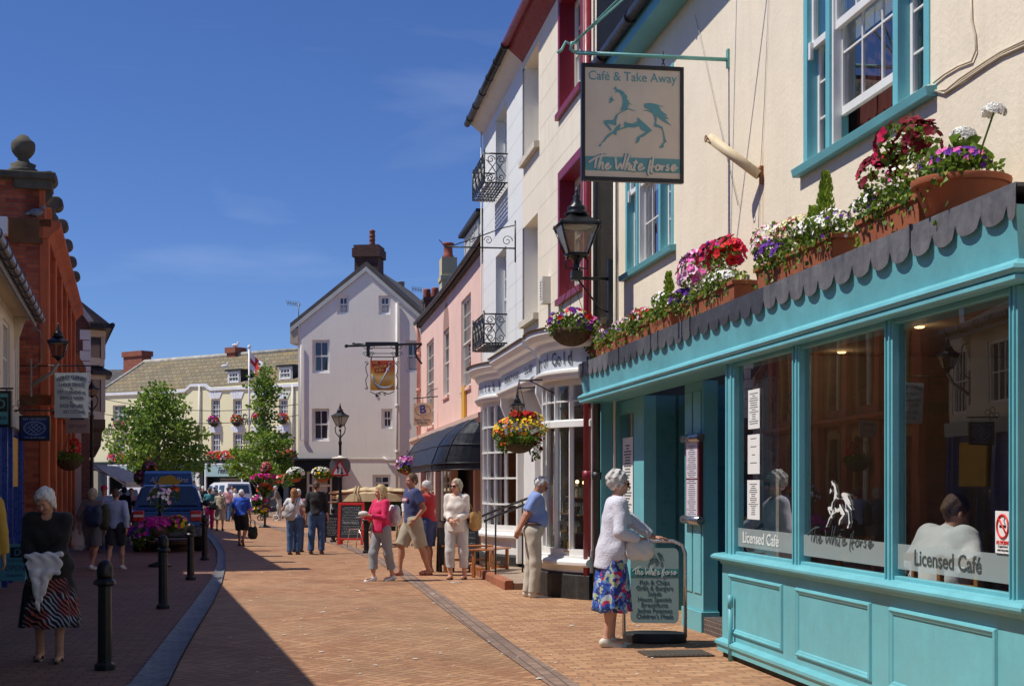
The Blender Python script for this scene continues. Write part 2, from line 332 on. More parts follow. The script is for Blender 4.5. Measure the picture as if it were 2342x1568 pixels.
# shared window builder: one part 'window' (frame, rails, bars) with a 'pane' and a 'sill'
def window(parent, x0, x1, z0, z1, y, nx, nz, fm, gm, fw=.05, bar=.018, d=.06, sash=True, sill=None, sillm=None, inner=None, name='window', ylow=.03, curtain=None, bev=0):
    mb = MB(); mb.box(x0, x0+fw, y, y+d, z0, z1); mb.box(x1-fw, x1, y, y+d, z0, z1)
    mb.box(x0+fw, x1-fw, y, y+d, z0, z0+fw); mb.box(x0+fw, x1-fw, y, y+d, z1-fw, z1)
    a, b, c, e = x0+fw, x1-fw, z0+fw, z1-fw; mid = (c+e)/2
    def grid(c0, c1, yy, rows):
        for i in range(1, nx): xx = a+(b-a)*i/nx; mb.box(xx-bar/2, xx+bar/2, yy, yy+.02, c0, c1)
        for j in range(1, rows): zz = c0+(c1-c0)*j/rows; mb.box(a, b, yy+.002, yy+.018, zz-bar/2, zz+bar/2)
    sr = fw*.7
    if sash:
        for (c0, c1, yy) in ((mid, e, y+.012), (c, mid+sr*.5, y+ylow+.012)):
            mb.box(a, a+sr, yy, yy+.03, c0, c1); mb.box(b-sr, b, yy, yy+.03, c0, c1); mb.box(a+sr, b-sr, yy, yy+.03, c0, c0+sr*1.1); mb.box(a+sr, b-sr, yy, yy+.03, c1-sr*.8, c1)
            grid(c0+sr, c1-sr*.8, yy+.004, max(1, nz//2))
    else: grid(c, e, y+.02, nz)
    w_ = mb.build(name, fm, parent, bevel=bev)
    p = MB(); p.face([(a, y+ylow+.03, c), (b, y+ylow+.03, c), (b, y+ylow+.03, e), (a, y+ylow+.03, e)]); p.build('pane', gm, w_)
    if sill:
        s_ = MB(); o, h, e_ = sill; s_.mould([(y+.02, z0-h), (y-o, z0-h), (y-o, z0-.012), (y+.02, z0-.002)], x0-e_, x1+e_); s_.build('sill', sillm or fm, w_, bevel=bev)
    if curtain is not None:
        q = MB(); yy = y+ylow+.09; n = 24
        for (u0, u1, t0, t1) in curtain[1]:
            xa, xb, za, zb = a+(b-a)*u0, a+(b-a)*u1, c+(e-c)*t0, c+(e-c)*t1; pts = [(xa+(xb-xa)*i/n, yy+.015*math.sin(i*1.9)) for i in range(n+1)]
            for i in range(n): q.face([(*pts[i], za), (*pts[i+1], za), (*pts[i+1], zb), (*pts[i], zb)], 0, True)
        q.build('curtain', curtain[0], w_)
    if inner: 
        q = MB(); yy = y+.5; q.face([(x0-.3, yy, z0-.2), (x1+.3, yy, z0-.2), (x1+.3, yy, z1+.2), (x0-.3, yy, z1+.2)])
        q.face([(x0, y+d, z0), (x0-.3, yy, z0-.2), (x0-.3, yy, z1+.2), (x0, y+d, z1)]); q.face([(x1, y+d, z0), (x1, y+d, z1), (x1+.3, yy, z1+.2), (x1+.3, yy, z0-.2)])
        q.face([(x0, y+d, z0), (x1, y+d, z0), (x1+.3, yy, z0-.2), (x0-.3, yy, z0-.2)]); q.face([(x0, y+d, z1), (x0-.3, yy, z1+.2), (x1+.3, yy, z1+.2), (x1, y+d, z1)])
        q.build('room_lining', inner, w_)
    return w_
# ---------------------------------------------------------------- plants
def leaf(mb, p, d, size, m=0, rnd=random, wide=.45):
    d = d.normalized(); s = d.orthogonal().normalized(); s.rotate(Matrix.Rotation(rnd.uniform(0, 6.28), 3, d)); s *= size*wide
    n = d.cross(s).normalized()*size*.18; p = Vector(p)
    mb.face([p, p+d*size*.5+s+n, p+d*size, p+d*size*.5-s+n], m)
def rdir(rnd=random):
    z = rnd.uniform(-1, 1); a = rnd.uniform(0, 6.283); r = math.sqrt(1-z*z); return Vector((r*math.cos(a), r*math.sin(a), z))
def leaves(mb, c, rad, n, size, ms=(0,), rnd=random, inner=.35, up=.2, wide=.45):
    for _ in range(n):
        d = rdir(rnd); k = inner+(1-inner)*rnd.random()**.5; p = Vector((c[0]+d.x*rad[0]*k, c[1]+d.y*rad[1]*k, c[2]+d.z*rad[2]*k))
        leaf(mb, p, d+rdir(rnd)*.9+Vector((0, 0, up)), size*rnd.uniform(.6, 1.3), rnd.choice(ms), rnd, wide)
def bloom(mb, p, nrm, r, m=0, mc=None, petals=5, cup=.35, rnd=random):
    nrm = nrm.normalized(); a = nrm.orthogonal().normalized(); a.rotate(Matrix.Rotation(rnd.uniform(0, 6.28), 3, nrm)); b = nrm.cross(a); p = Vector(p); n = petals*3
    rim = []
    for i in range(n):
        th = 2*math.pi*i/n; k = 1.0 if i % 3 == 1 else (.97 if i % 3 == 2 else .74); rim.append(p+(a*math.cos(th)+b*math.sin(th))*r*k+nrm*r*cup*(1+.25*math.sin(i*2.3)))
    k = len(mb.v); mb.v += [tuple(p)]+[tuple(q) for q in rim]
    for i in range(n): mb.f.append((k, k+1+i, k+1+(i+1) % n)); mb.m.append(m); mb.sm.append(True)
    if mc is not None:
        q = [tuple(p+(a*math.cos(t)+b*math.sin(t))*r*.22+nrm*r*cup*.45) for t in (0, 1.05, 2.1, 3.14, 4.2, 5.25)]; mb.face(q, mc)
def clump(mb, c, rad, n, r, ms, mc=None, rnd=random, petals=5, front=(0,-1,.45), cup=.35):   # blooms on the outside of an ellipsoid
    fv = Vector(front)
    for _ in range(n):
        d = rdir(rnd)
        if d.z < -.35: d.z *= -1
        p = Vector((c[0]+d.x*rad[0], c[1]+d.y*rad[1], c[2]+d.z*rad[2])); bloom(mb, p, d+fv*.5+rdir(rnd)*.35, r*rnd.uniform(.75, 1.2), rnd.choice(ms), mc, petals, cup, rnd)
LEAF = [leafmat('leaf_mid', (.125,.215,.03)), leafmat('leaf_dark', (.045,.10,.02)), leafmat('leaf_lime', (.22,.31,.04))]
def petal(name, c, c2=None): return mat('petal_'+name, c, .6, var=.18, vs_=40, spec=.2, col2=c2)
PET = {'red': petal('red', (.62,.02,.02)), 'crimson': petal('crimson', (.45,.006,.06)), 'pink': petal('pink', (.75,.12,.42)), 'pale': petal('pale', (.85,.5,.68)),
       'purple': petal('purple', (.12,.02,.28)), 'white': petal('white', (.85,.85,.8)), 'maroon': petal('maroon', (.15,.004,.015)), 'yellow': petal('yellow', (.85,.55,.02)), 'orange': petal('orange', (.8,.16,.02)), 'cream': petal('cream', (.75,.68,.4)), 'magenta': petal('magenta', (.7,.02,.35)), 'eye': petal('eye', (.6,.55,.15))}
PL = list(PET); PM = [PET[k] for k in PL]; PI = {k: i for i, k in enumerate(PL)}
# ================================================================ GROUND
C = Frame((2.275, 12.86), (.1513, -.9885))            # right-hand frontage: cafe upper wall plane is y = 0
EL = math.radians(98.7)
g_ = MB(); g_.face([(-600, -80, -.02), (600, -80, -.02), (600, 1500, -.02), (-600, 1500, -.02)])
gr = g_.build('ground', brickmat('paving_far', (.25,.15,.10), (.31,.19,.12), (.14,.11,.09), .4, .2, .012, flat=True, rough=.85), kind='structure')
lp = [(285,1600),(300,1568),(345,1510),(395,1445),(452,1370),(484,1325),(497,1290),(497,1262),(484,1240),(470,1224),(458,1208),(470,1185),(500,1165)]
rp_ = [(392,1600),(385,1568),(412,1510),(445,1450),(487,1380),(507,1335),(516,1297),(516,1265),(500,1238),(484,1222),(473,1208),(482,1187),(510,1167)]
rl = [(1365,1640),(1255,1568),(1130,1480),(1030,1405),(960,1350),(905,1310),(848,1278),(780,1250),(700,1227),(620,1208),(560,1190)]
rr = [(1450,1640),(1325,1568),(1185,1480),(1075,1405),(998,1350),(938,1310),(875,1276),(800,1246),(716,1222),(632,1203),(565,1187)]
G2 = lambda L_: [gnd(*p).to_2d() for p in L_]
LPg, RPg, RLg, RRg = G2(lp), G2(rp_), G2(rl), G2(rr)
def strip(a, b, z, name, mt, rz=0.0, kind='structure'):
    mb = MB(); c = a[0]
    for i in range(len(a)-1): mb.face([(*a[i], z), (*b[i], z), (*b[i+1], z), (*a[i+1], z)])
    return mb.build(name, mt, kind=kind, loc=(c.x, c.y, 0), rz=rz)
def sheet(pts, z, name, mt, rz): 
    mb = MB(); mb.face([(p[0], p[1], z) for p in pts]); return mb.build(name, mt, kind='structure', loc=(pts[0][0], pts[0][1], 0), rz=rz)
HB = herring('road_herringbone', (.30,.14,.07), (.48,.27,.145), (.19,.115,.07), .105)
near_l = Vector((-1.9, -2)); near_r = Vector((2.2, -2)); far = [(-14, 75), (4, 75)]
road_pts = [Vector((-1.2, -4))]+RPg+[Vector((-9, 62))]+[Vector((-2, 62))]+RLg[::-1]+[Vector((2.0, -4))]
sheet(road_pts, .004, 'road', HB, EL+math.radians(45))
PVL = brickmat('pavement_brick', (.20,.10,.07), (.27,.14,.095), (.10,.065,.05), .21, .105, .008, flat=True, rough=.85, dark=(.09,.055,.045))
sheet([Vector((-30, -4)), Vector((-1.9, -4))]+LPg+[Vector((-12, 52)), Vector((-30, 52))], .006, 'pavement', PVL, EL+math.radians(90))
PVR = brickmat('pavement_brick_orange', (.34,.165,.08), (.50,.28,.145), (.22,.135,.085), .21, .105, .009, flat=True, rough=.85, dark=(.25,.12,.07))  # right pavement: the road's orange brick in running bond
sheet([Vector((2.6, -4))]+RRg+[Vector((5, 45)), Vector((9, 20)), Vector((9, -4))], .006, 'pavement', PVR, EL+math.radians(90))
GT = brickmat('gutter_setts', (.13,.125,.13), (.20,.19,.19), (.06,.055,.05), .28, .1, .008, flat=True, rough=.6, dark=(.07,.07,.075))
LPg[0] = Vector((-2.0, -4)); RPg[0] = Vector((-1.25, -4)); RLg[0] = Vector((2.0, -4)); RRg[0] = Vector((2.6, -4))
mb = MB()                                             # dished channel of dark setts
for i in range(len(LPg)-1):
    a0, a1, b0, b1 = LPg[i], LPg[i+1], RPg[i], RPg[i+1]; N = 6
    for j in range(N):
        f0, f1 = j/N, (j+1)/N; z = lambda f: .014+.02*((2*f-1)**2)-.004
        p = [a0.lerp(b0, f0), a0.lerp(b0, f1), a1.lerp(b1, f1), a1.lerp(b1, f0)]
        mb.face([(*p[0], z(f0)), (*p[1], z(f1)), (*p[2], z(f1)), (*p[3], z(f0))], 0, True)
mb.build('gutter_channel', GT, kind='structure', loc=(LPg[2].x, LPg[2].y, 0), rz=EL+math.radians(70))
strip(RLg, RRg, .010, 'paving_band', brickmat('band_setts', (.20,.13,.10), (.29,.19,.14), (.12,.08,.06), .2, .1, .008, flat=True, rough=.8), EL)
# small litter and a drain cover
mb = MB(); rnd = random.Random(3)
for _ in range(220):
    px = rnd.uniform(520, 1640); py = 1240+(rnd.random()**1.1)*320; p = gnd(px, py); s_ = rnd.uniform(.006, .02)
    if rnd.random() < .2: s_ *= 1.8
    a = rnd.uniform(0, 3); pts = [(p.x+s_*math.cos(a+t)*rnd.uniform(.5, 1.3), p.y+s_*math.sin(a+t)*rnd.uniform(.5, 1.2)) for t in (0, 1.3, 2.6, 3.9, 5.1)]
    mb.slab(pts, .013, .016)
mb.build('litter', mat('paper_scrap', (.75,.73,.68), .8), kind='stuff', label='scattered scraps of pale litter and trodden gum on the red brick paving')
p = gnd(1545, 1497); rt = empty('drain_cover', (p.x, p.y, .01), EL, 'rusty patterned iron drain cover set in the brick pavement before the cafe', 'drain cover')
mb = MB(); mb.box(-.22, .22, -.3, .3, 0, .012); mb.build('frame', mat('old_iron', (.10,.075,.06), .7, .3, bump=.5), rt)
mb = MB()
for i in range(9):
    for j in range(12): 
        mb.box(-.18+i*.041, -.155+i*.041, -.26+j*.044, -.235+j*.044, .012, .018)
mb.build('grate', mat('worn_iron', (.22,.19,.16), .5, .5), rt)
p = gnd(1262/1*1.0 if False else 1042, 1332); rt = MB().lathe([(.10,0),(.10,.008),(.07,.010),(.0,.010)], (p.x, p.y, .007), 20); rt.build('water_cover', mat('pale_iron', (.45,.42,.38), .5, .3), loc=(p.x,p.y,0), label='small round pale water cover let into the brick pavement', cat='cover')
# ================================================================ WHITE HORSE CAFE
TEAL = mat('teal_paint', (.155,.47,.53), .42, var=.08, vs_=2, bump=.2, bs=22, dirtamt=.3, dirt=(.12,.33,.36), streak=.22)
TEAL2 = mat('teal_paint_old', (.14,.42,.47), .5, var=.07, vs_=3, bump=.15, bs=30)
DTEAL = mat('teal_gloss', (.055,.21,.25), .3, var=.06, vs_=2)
CREAM = mat('cream_render', (.84,.74,.58), .85, var=.05, vs_=1.2, bump=.4, bs=25, streak=.22, dirt=(.60,.48,.34), dirtamt=.16)
GLASS = glassmat('shop_glass', (.86,.9,.88))
WGLASS = mat('dark_glass', (.035,.045,.055), .04, var=0, spec=.9)
WHITE = mat('white_paint', (.80,.80,.78), .4, var=.04, vs_=4, bump=.08)
LEADS = [mat('lead_sheet_'+k, c, .5, .1, var=.3, vs_=6, bump=.5, bs=14, streak=.6, dirt=(.045,.042,.05), dirtamt=.4) for k, c in (('a', (.10,.10,.105)), ('b', (.06,.06,.066)), ('c', (.15,.148,.15)))]
LEAD = mat('lead_sheet', (.10,.10,.105), .5, .1, var=.25, vs_=5, bump=.5, bs=14, streak=.6, dirt=(.045,.042,.055), dirtamt=.35)
BLACK = mat('black_iron', (.012,.013,.015), .35, var=.2, bump=.1)
SLATE = brickmat('roof_slate', (.07,.065,.065), (.11,.10,.095), (.03,.03,.03), .3, .2, .01)
rt = froot('cafe', C, 'cream rendered cafe with turquoise shopfront, lead canopy and terracotta pots along the top', 'cafe')
XE = C.x(2331, -.45)                                   # right end of the shopfront
X0, XL = C.x(1652, -.4), C.x(1326, -.5)                # box window left edge, canopy left end
SX = X0
# --- upper wall with window openings
wx0, wx1 = C.x(1840, 0), C.x(2128, 0); vx0, vx1 = C.x(1432, 0), C.x(1541, 0)
HOLES = [(wx0, wx1, 4.19, 6.12), (vx0, vx1, 4.22, 6.25)]
WR = 16.0; EZ = 6.95
mb = MB(); wall(mb, -6.02, WR, 2.62, EZ, HOLES, rev=.16)
wall(mb, XE+.03, WR, 0, 2.62, [(XE+1.2, XE+2.2, .1, 2.3), (XE+3.4, XE+6.0, .9, 2.3)], rev=.16); mb.face([(XE+.03, 0, 0), (XE+.03, 0, 2.62), (XE+.03, .5, 2.62), (XE+.03, .5, 0)])
mb.build('upper_wall', CREAM, rt)
window(rt, XE+3.4, XE+6.0, .9, 2.3, .08, 4, 2, mat('white_paint', (.80,.80,.78), .4, var=.04, vs_=4, bump=.08), mat('dark_glass', (.035,.045,.055), .04, var=0, spec=.9)); mb = MB(); mb.box(XE+1.2, XE+2.2, .1, .16, .1, 2.3); mb.build('side_door', TEAL, rt)
RLOW = froot if False else None
mb = MB(); mb.face([(-6.02, -.32, EZ+.02), (WR, -.32, EZ+.02), (WR, 4.2, EZ+3.2), (-6.02, 4.2, EZ+3.2)]); mb.face([(-6.02, 8.7, EZ), (-6.02, 4.2, EZ+3.2), (WR, 4.2, EZ+3.2), (WR, 8.7, EZ)])
mb.build('roof', SLATE, rt)
mb = MB(); mb.box(-6.0, WR, -.30, -.27, EZ-.22, EZ+.0); mb.box(-6.0, WR, -.27, -.002, EZ-.2, EZ-.17); mb.build('eaves_board', TEAL2, rt)
mb = MB(); mb.tube([(-6.0, -.36, EZ-.02), (WR, -.36, EZ-.02)], .065, 12)
for i in range(14): mb.tube([(-5.2+i*1.5, -.36, EZ-.02), (-5.15+i*1.5, -.36, EZ-.02)], .078, 12); 
mb.build('gutter', BLACK, rt)
# --- big three-light window
def tri_window(x0, x1, z0, z1, side, open_, y=.0):
    sd_ = (x1-x0)*side; mb = MB(); f = .085
    for a, b in ((x0, x0+f), (x1-f, x1), (x0+sd_, x0+sd_+f), (x1-sd_-f, x1-sd_)): mb.box(a, b, y-.012, y+.15, z0, z1)
    mb.box(x0+f, x1-f, y-.008, y+.15, z1-f, z1)
    fr = mb.build('window', TEAL, rt, bevel=.004)
    s_ = MB(); s_.mould([(y+.12, z0-.085), (y-.07, z0-.085), (y-.085, z0-.02), (y+.12, z0+.005)], x0-.10, x1+.10); s_.build('sill', TEAL2, fr, bevel=.004)
    mid = (z0+z1)/2
    mb = MB(); gl = MB()
    def sash(a, b, c, d, yy, cols, rows, thick=.045):
        mb.box(a, a+thick, yy, yy+.04, c, d); mb.box(b-thick, b, yy, yy+.04, c, d); mb.box(a+thick, b-thick, yy, yy+.04, c, c+thick*1.5); mb.box(a+thick, b-thick, yy, yy+.04, d-thick, d)
        for i in range(1, cols): u = a+thick+(b-a-2*thick)*i/cols; mb.box(u-.009, u+.009, yy+.008, yy+.032, c+thick, d-thick)
        for i in range(1, rows): u = c+thick*1.5+(d-c-2.5*thick)*i/rows; mb.box(a+thick, b-thick, yy+.01, yy+.03, u-.009, u+.009)
        gl.face([(a, yy+.02, c), (b, yy+.02, c), (b, yy+.02, d), (a, yy+.02, d)])
    for a, b in ((x0+f, x0+sd_), (x1-sd_, x1-f)):
        sash(a, b, mid-.03, z1-f, y+.03, 1, 2, .04); sash(a, b, z0, mid+.03, y+.08, 1, 3, .04)
        mb.box(a, a+.045, y+.0, y+.03, mid-.12, mid+.02)
    a, b = x0+sd_+f, x1-sd_-f
    sash(a, b, mid-.03, z1-f, y+.03, 3, 2); sash(a, b, z0+open_, mid+open_, y+.08, 3, 2); mb.box(a, a+.03, y+.01, y+.08, z0, z1); mb.box(b-.03, b, y+.01, y+.08, z0, z1)
    mb.build('sash', WHITE, fr, bevel=.003); gl.build('pane', GLASS, fr)
    q = MB(); n = 20; yy = y+.22
    for c0, c1, zt, mi in ((x0+f, x1-f, z0+(z1-z0)*.42, 0),):
        pass
    for i in range(40):
        u0 = a+(b-a)*.0+(b-a)*i/40; u1 = a+(b-a)*(i+1)/40; q.face([(u0, yy+.015*math.sin(i*1.3), z0-.1), (u1, yy+.015*math.sin((i+1)*1.3), z0-.1), (u1, yy+.015*math.sin((i+1)*1.3), z1), (u0, yy+.015*math.sin(i*1.3), z1)], 0 if i < 24 else 1, True)
    q.build('curtain', [mat('curtain_wine', (.09,.015,.012), .9), mat('curtain_brown', (.12,.06,.03), .9)], fr)
    q = MB(); q.face([(x0, y+.19, mid-.1), (x1, y+.19, mid-.1), (x1, y+.19, z1), (x0, y+.19, z1)]); q.build('blind', mat('net_blind', (.42,.45,.50), .9, var=.1), fr)
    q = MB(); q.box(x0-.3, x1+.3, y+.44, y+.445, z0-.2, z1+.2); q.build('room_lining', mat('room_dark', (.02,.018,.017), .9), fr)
tri_window(wx0, wx1, 4.19, 6.12, .21, .26)
tri_window(vx0, vx1, 4.22, 6.25, .24, .0)
# --- canopy: fascia, cornice and lead
Z_C0, Z_C1, Z_L1 = 2.645, 3.0, 3.11
path = [(XL, 0.0), (XL, -.45), (XE, -.45), (XE, 0.0)]
path = path[::-1]                                        # "out" = right of the direction of travel, i.e. into the street
path = [(XL, 0.0), (XL, -.45), (XE, -.45), (XE, 0.0)]
def outsweep(mb, prof, pth=None, m=0): return sweep(mb, (pth or path), prof, m)
# travelling +x along y=-.45 the right-hand side is -y (the street)
mb = MB(); outsweep(mb, [(-.03, 2.72), (.0, 2.72), (.045, Z_C1), (-.03, Z_C1)]); mb.build('fascia', TEAL, rt, bevel=.003)
mb = MB(); outsweep(mb, [(-.04, 2.60), (.035, 2.60), (.05, 2.612), (.05, 2.632), (.035, 2.642), (.055, 2.65), (.07, 2.668), (.062, 2.69), (.03, 2.705), (.012, 2.722), (-.04, 2.722)]); mb.build('cornice', TEAL, rt)
mb = MB(); mb.box(XL+.03, XE-.03, -.42, .0, 2.62, 2.64); mb.build('soffit', TEAL2, rt)
mb = MB(); mb.slab([(XL-.06, 0.0), (XL-.06, -.50), (XE+.06, -.50), (XE+.06, 0.0)], Z_L1-.02, Z_L1)
rnd = random.Random(5); x = XL-.07; mi = 0; yo = -.506
while x < XE+.05:
    wd = .30+.02*rnd.uniform(-1, 1)
    if x+wd > XE+.07: wd = XE+.07-x
    mi = rnd.choice((0, 0, 1, 2)) if rnd.random() < .3 else (0 if x < XL else mi); zb = 2.915+rnd.uniform(-.014, .010); zt = 2.998; bend = rnd.uniform(-.002, .012); n = 8
    prev = None
    for i in range(n+1):
        u = i/n; hh = zt-(zt-zb)*math.sqrt(max(0, 1-(2*u-1)**2))**.8
        if i in (0, n): hh = zt-.0
        xx = x+wd*u; by = yo-bend*(zt-hh)/(.1)*.6
        cur = ((xx, yo, Z_L1), (xx, yo-.002, zt+.0), (xx, by, hh))
        if prev:
            mb.face([prev[1], cur[1], cur[0], prev[0]], mi); mb.face([prev[2], cur[2], cur[1], prev[1]], mi)
            bk = [(q[0], q[1]+.006, q[2]) for q in (*prev, *cur)]
            mb.face([bk[1], bk[0], bk[3], bk[4]]); mb.face([bk[2], bk[1], bk[4], bk[5]]); mb.face([prev[2], bk[2], bk[5], cur[2]])
        prev = cur
    if rnd.random() < .28: mb.box(x-.003, x+.010, yo-.012, yo+.01, zt-.02, Z_L1+.008)     # raised lap between two sheets
    x += wd
mb.build('lead_flashing', LEADS, rt)
# --- stall riser with raised panels, sill, window
WT, WB = 2.60, .93
mb = MB(); outsweep(mb, [(-.05, .10), (.0, .10), (.0, .86), (-.05, .86)], [(SX, -.02), (SX, -.4), (XE, -.4), (XE, -.02)]); mb.build('stall_riser', TEAL, rt)
sr = rt.children[-1]
mb = MB(); outsweep(mb, [(-.05, .835), (.012, .835), (.02, .86), (.07, .872), (.085, .888), (.085, .905), (.06, .925), (.0, .935), (-.05, .935)], [(SX, -.02), (SX, -.4), (XE, -.4), (XE, -.02)]); mb.build('sill', TEAL, rt)
mb = MB(); outsweep(mb, [(-.05, .06), (.035, .06), (.035, .10), (.055, .125), (.055, .15), (.01, .175), (-.05, .175)], [(SX, -.02), (SX, -.4), (XE, -.4), (XE, -.02)]); mb.build('base_moulding', TEAL, rt)
mb = MB(); mb.box(SX+.01, XE-.01, -.395, -.1, 0, .06); mb.build('plinth', mat('plinth_grime', (.05,.045,.04), .9), rt)
def panel(px0, px1, z0, z1):
    a, b = C.x(px0, -.42), C.x(px1, -.42); m_ = MB()
    ring = [(a, z0), (b, z0), (b, z1), (a, z1)]; w_ = .05; inn = [(a+w_, z0+w_), (b-w_, z0+w_), (b-w_, z1-w_), (a+w_, z1-w_)]
    pr = [(0, -.4), (.006, -.418), (.018, -.424), (.030, -.414), (.040, -.41), (.046, -.400)]
    for i in range(4):
        j = (i+1) % 4; sgn = [(1, 1), (-1, 1), (-1, -1), (1, -1)]
        for k in range(len(pr)-1):
            q = lambda I, K: (ring[I][0]+sgn[I][0]*pr[K][0]*1.1, pr[K][1], ring[I][1]+sgn[I][1]*pr[K][0]*1.1)
            m_.face([q(i, k), q(j, k), q(j, k+1), q(i, k+1)])
    m_.build('panel_moulding', TEAL, sr)
panel(1664, 1786, .235, .76); panel(1817, 1988, .235, .76); panel(2030, 2275, .235, .76)
mb = MB(); px_ = C.x(1668, -.45); mb.tube([(px_, -.44, .0), (px_, -.44, .50)], .02, 12); mb.tube([(px_, -.44, .47), (px_, -.44, .58)], .025, 12); mb.build('drainpipe_stub', TEAL2, rt)
posts = [(1661, 1681, .0), (1815, 1830, 0), (2027, 2044, 0), (2313, 2331, .0)]
sw = None
mb = MB()
for a, b, _ in posts:
    a, b = C.x(a, -.4), C.x(b, -.4); mb.box(a, b, -.41, -.33, WB, WT); c = (a+b)/2; h = (b-a)*.16; mb.box(a+(b-a)*.18, a+(b-a)*.30, -.424, -.409, WB, WT); mb.box(b-(b-a)*.30, b-(b-a)*.18, -.424, -.409, WB, WT)
a, b = C.x(1681, -.4), C.x(2313, -.4); mb.box(a, b, -.395, -.34, WB, WB+.03); mb.box(a, b, -.395, -.34, WT-.03, WT+.02)
sw = mb.build('shop_window', TEAL, rt, bevel=.004)
edges = [(C.x(1681, -.37), C.x(1815, -.37)), (C.x(1830, -.37), C.x(2027, -.37)), (C.x(2044, -.37), C.x(2313, -.37))]
for a, b in edges:
    g = MB(); g.face([(a, -.365, WB+.02), (b, -.365, WB+.02), (b, -.365, WT), (a, -.365, WT)]); g.build('pane', GLASS, sw)
FROST = mat('frosted_film', (.42,.50,.50), .6, var=.04)
def frostmat():
    m = bpy.data.materials.new('frosted_band'); m.use_nodes = True; g = NG(m.node_tree); b = m.node_tree.nodes['Principled BSDF']; b.inputs['Base Color'].default_value = (.42, .5, .5, 1)
    b.inputs['Alpha'].default_value = .6; b.inputs['Roughness'].default_value = .5; return m
FB = frostmat(); ZB0, ZB1 = 1.005, 1.165
mb = MB()
for a, b in edges: mb.face([(a+.004, -.371, ZB0), (b-.004, -.371, ZB0), (b-.004, -.371, ZB1), (a+.004, -.371, ZB1)])
mb.build('frosted_band', FB, sw)
LET = mat('window_letters', (.05,.07,.07), .6, var=0)
LETW = mat('white_vinyl', (.72,.74,.72), .5, var=0)
def serif(parent, s, x, z, w_, h, mt, y, bold=.012): return text(parent, s, h*1.35, mt, TM(x, y, z), 'lettering', .0012, bold=bold, width=w_)
# --- the horse emblem, traced from the hanging sign in panel coordinates (0..1, 0..1)
def uv(x, y):
    u = (x-95)/1185.0; v = (y-120)/1345.0
    for _ in range(4): u = (x-95-35*v)/1185.0; v = (y-120-52*u)/(1345.0-22*u)
    return u, 1-v
HORSE = [
 [(470,440),(482,405),(440,378),(462,382),(478,352),(495,390),(540,400),(600,440),(565,430),(620,470),(628,500),(612,500),(655,545),(640,548),(690,590),(640,570),(655,610),(625,590),(640,625),(745,662),(690,655),(640,638),(590,640),(538,658),(565,610),(572,540),(560,480),(530,440),(500,425)],
 [(435,475),(440,500),(455,520),(470,530),(440,540),(425,560),(388,560),(412,548),(415,530),(400,518),(418,500)],
 [(640,640),(600,640),(540,680),(490,710),(475,750),(460,778),(400,772),(345,780),(342,812),(430,908),(442,890),(385,815),(480,840),(500,830),(498,780),(515,710),(560,680)],
 [(545,818),(552,845),(540,880),(605,855),(600,790),(640,812),(700,818),(765,790),(765,740),(860,820),(950,900),(835,980),(800,990),(790,1035),(745,1070),(765,985),(800,965),(880,910),(815,898),(785,845),(730,865),(650,862),(540,895),(505,910),(502,965),(455,940),(385,1000),(360,1040),(325,1060),(310,1098),(275,1102),(340,1035),(385,965),(455,915),(510,850)],
 [(1095,608),(1020,600),(1060,660),(1140,718),(1085,712),(1160,756),(1100,755),(1188,838),(1070,780),(930,650),(850,620),(838,595),(850,570),(910,562),(980,575)],
 [(825,655),(880,648),(940,660),(985,700),(1005,740),(998,820),(1075,855),(1100,930),(1115,1000),(1135,1040),(1100,1062),(1095,1112),(1040,1116),(1100,1045),(1098,990),(1080,900),(1060,870),(972,848),(985,790),(975,730),(940,685),(890,660)]]
def horse(parent, x, z, w_, h, y, mt, M_=None, name='horse_emblem'):
    """emblem inside a rectangle whose full sign panel would be w_ x h, centred at x, z"""
    mb = MB()
    for i, poly in enumerate(HORSE):
        mb.prism([(x+(uv(*p)[0]-.5)*w_, z+(uv(*p)[1]-.5)*h) for p in poly], y-.0006*i, y+.002)
    return mb.build(name, mt, parent)
# handwriting, traced as strokes from the same panel
SCRIPT = [
 [(165,1300),(240,1250),(310,1222),(385,1215)],[(262,1240),(250,1300),(243,1368)],
 [(330,1195),(300,1290),(282,1380),(310,1315),(335,1300),(340,1330),(335,1375),(355,1380)],[(375,1350),(410,1335),(408,1308),(385,1320),(372,1355),(390,1382),(430,1362),(445,1340)],
 [(495,1238),(502,1300),(515,1380),(560,1310),(575,1380),(605,1290),(625,1190)],
 [(672,1195),(640,1290),(612,1392),(645,1325),(668,1310),(672,1345),(665,1385),(680,1392)],[(700,1325),(692,1370),(705,1395),(725,1370)],[(752,1265),(738,1330),(728,1392),(750,1395)],[(715,1300),(780,1302)],
 [(800,1355),(830,1340),(825,1315),(800,1325),(785,1365),(805,1390),(865,1360)],
 [(935,1265),(920,1340),(910,1420),(925,1450)],[(968,1235),(955,1330),(945,1405),(970,1415)],[(915,1370),(945,1355),(990,1345)],
 [(1030,1325),(1005,1350),(1010,1390),(1045,1380),(1050,1340),(1030,1325)],[(1065,1330),(1075,1350),(1072,1390),(1090,1345),(1115,1340)],
 [(1165,1322),(1140,1345),(1165,1365),(1155,1392),(1125,1385)],[(1205,1375),(1245,1350),(1240,1325),(1215,1335),(1200,1370),(1220,1398),(1280,1355)]]
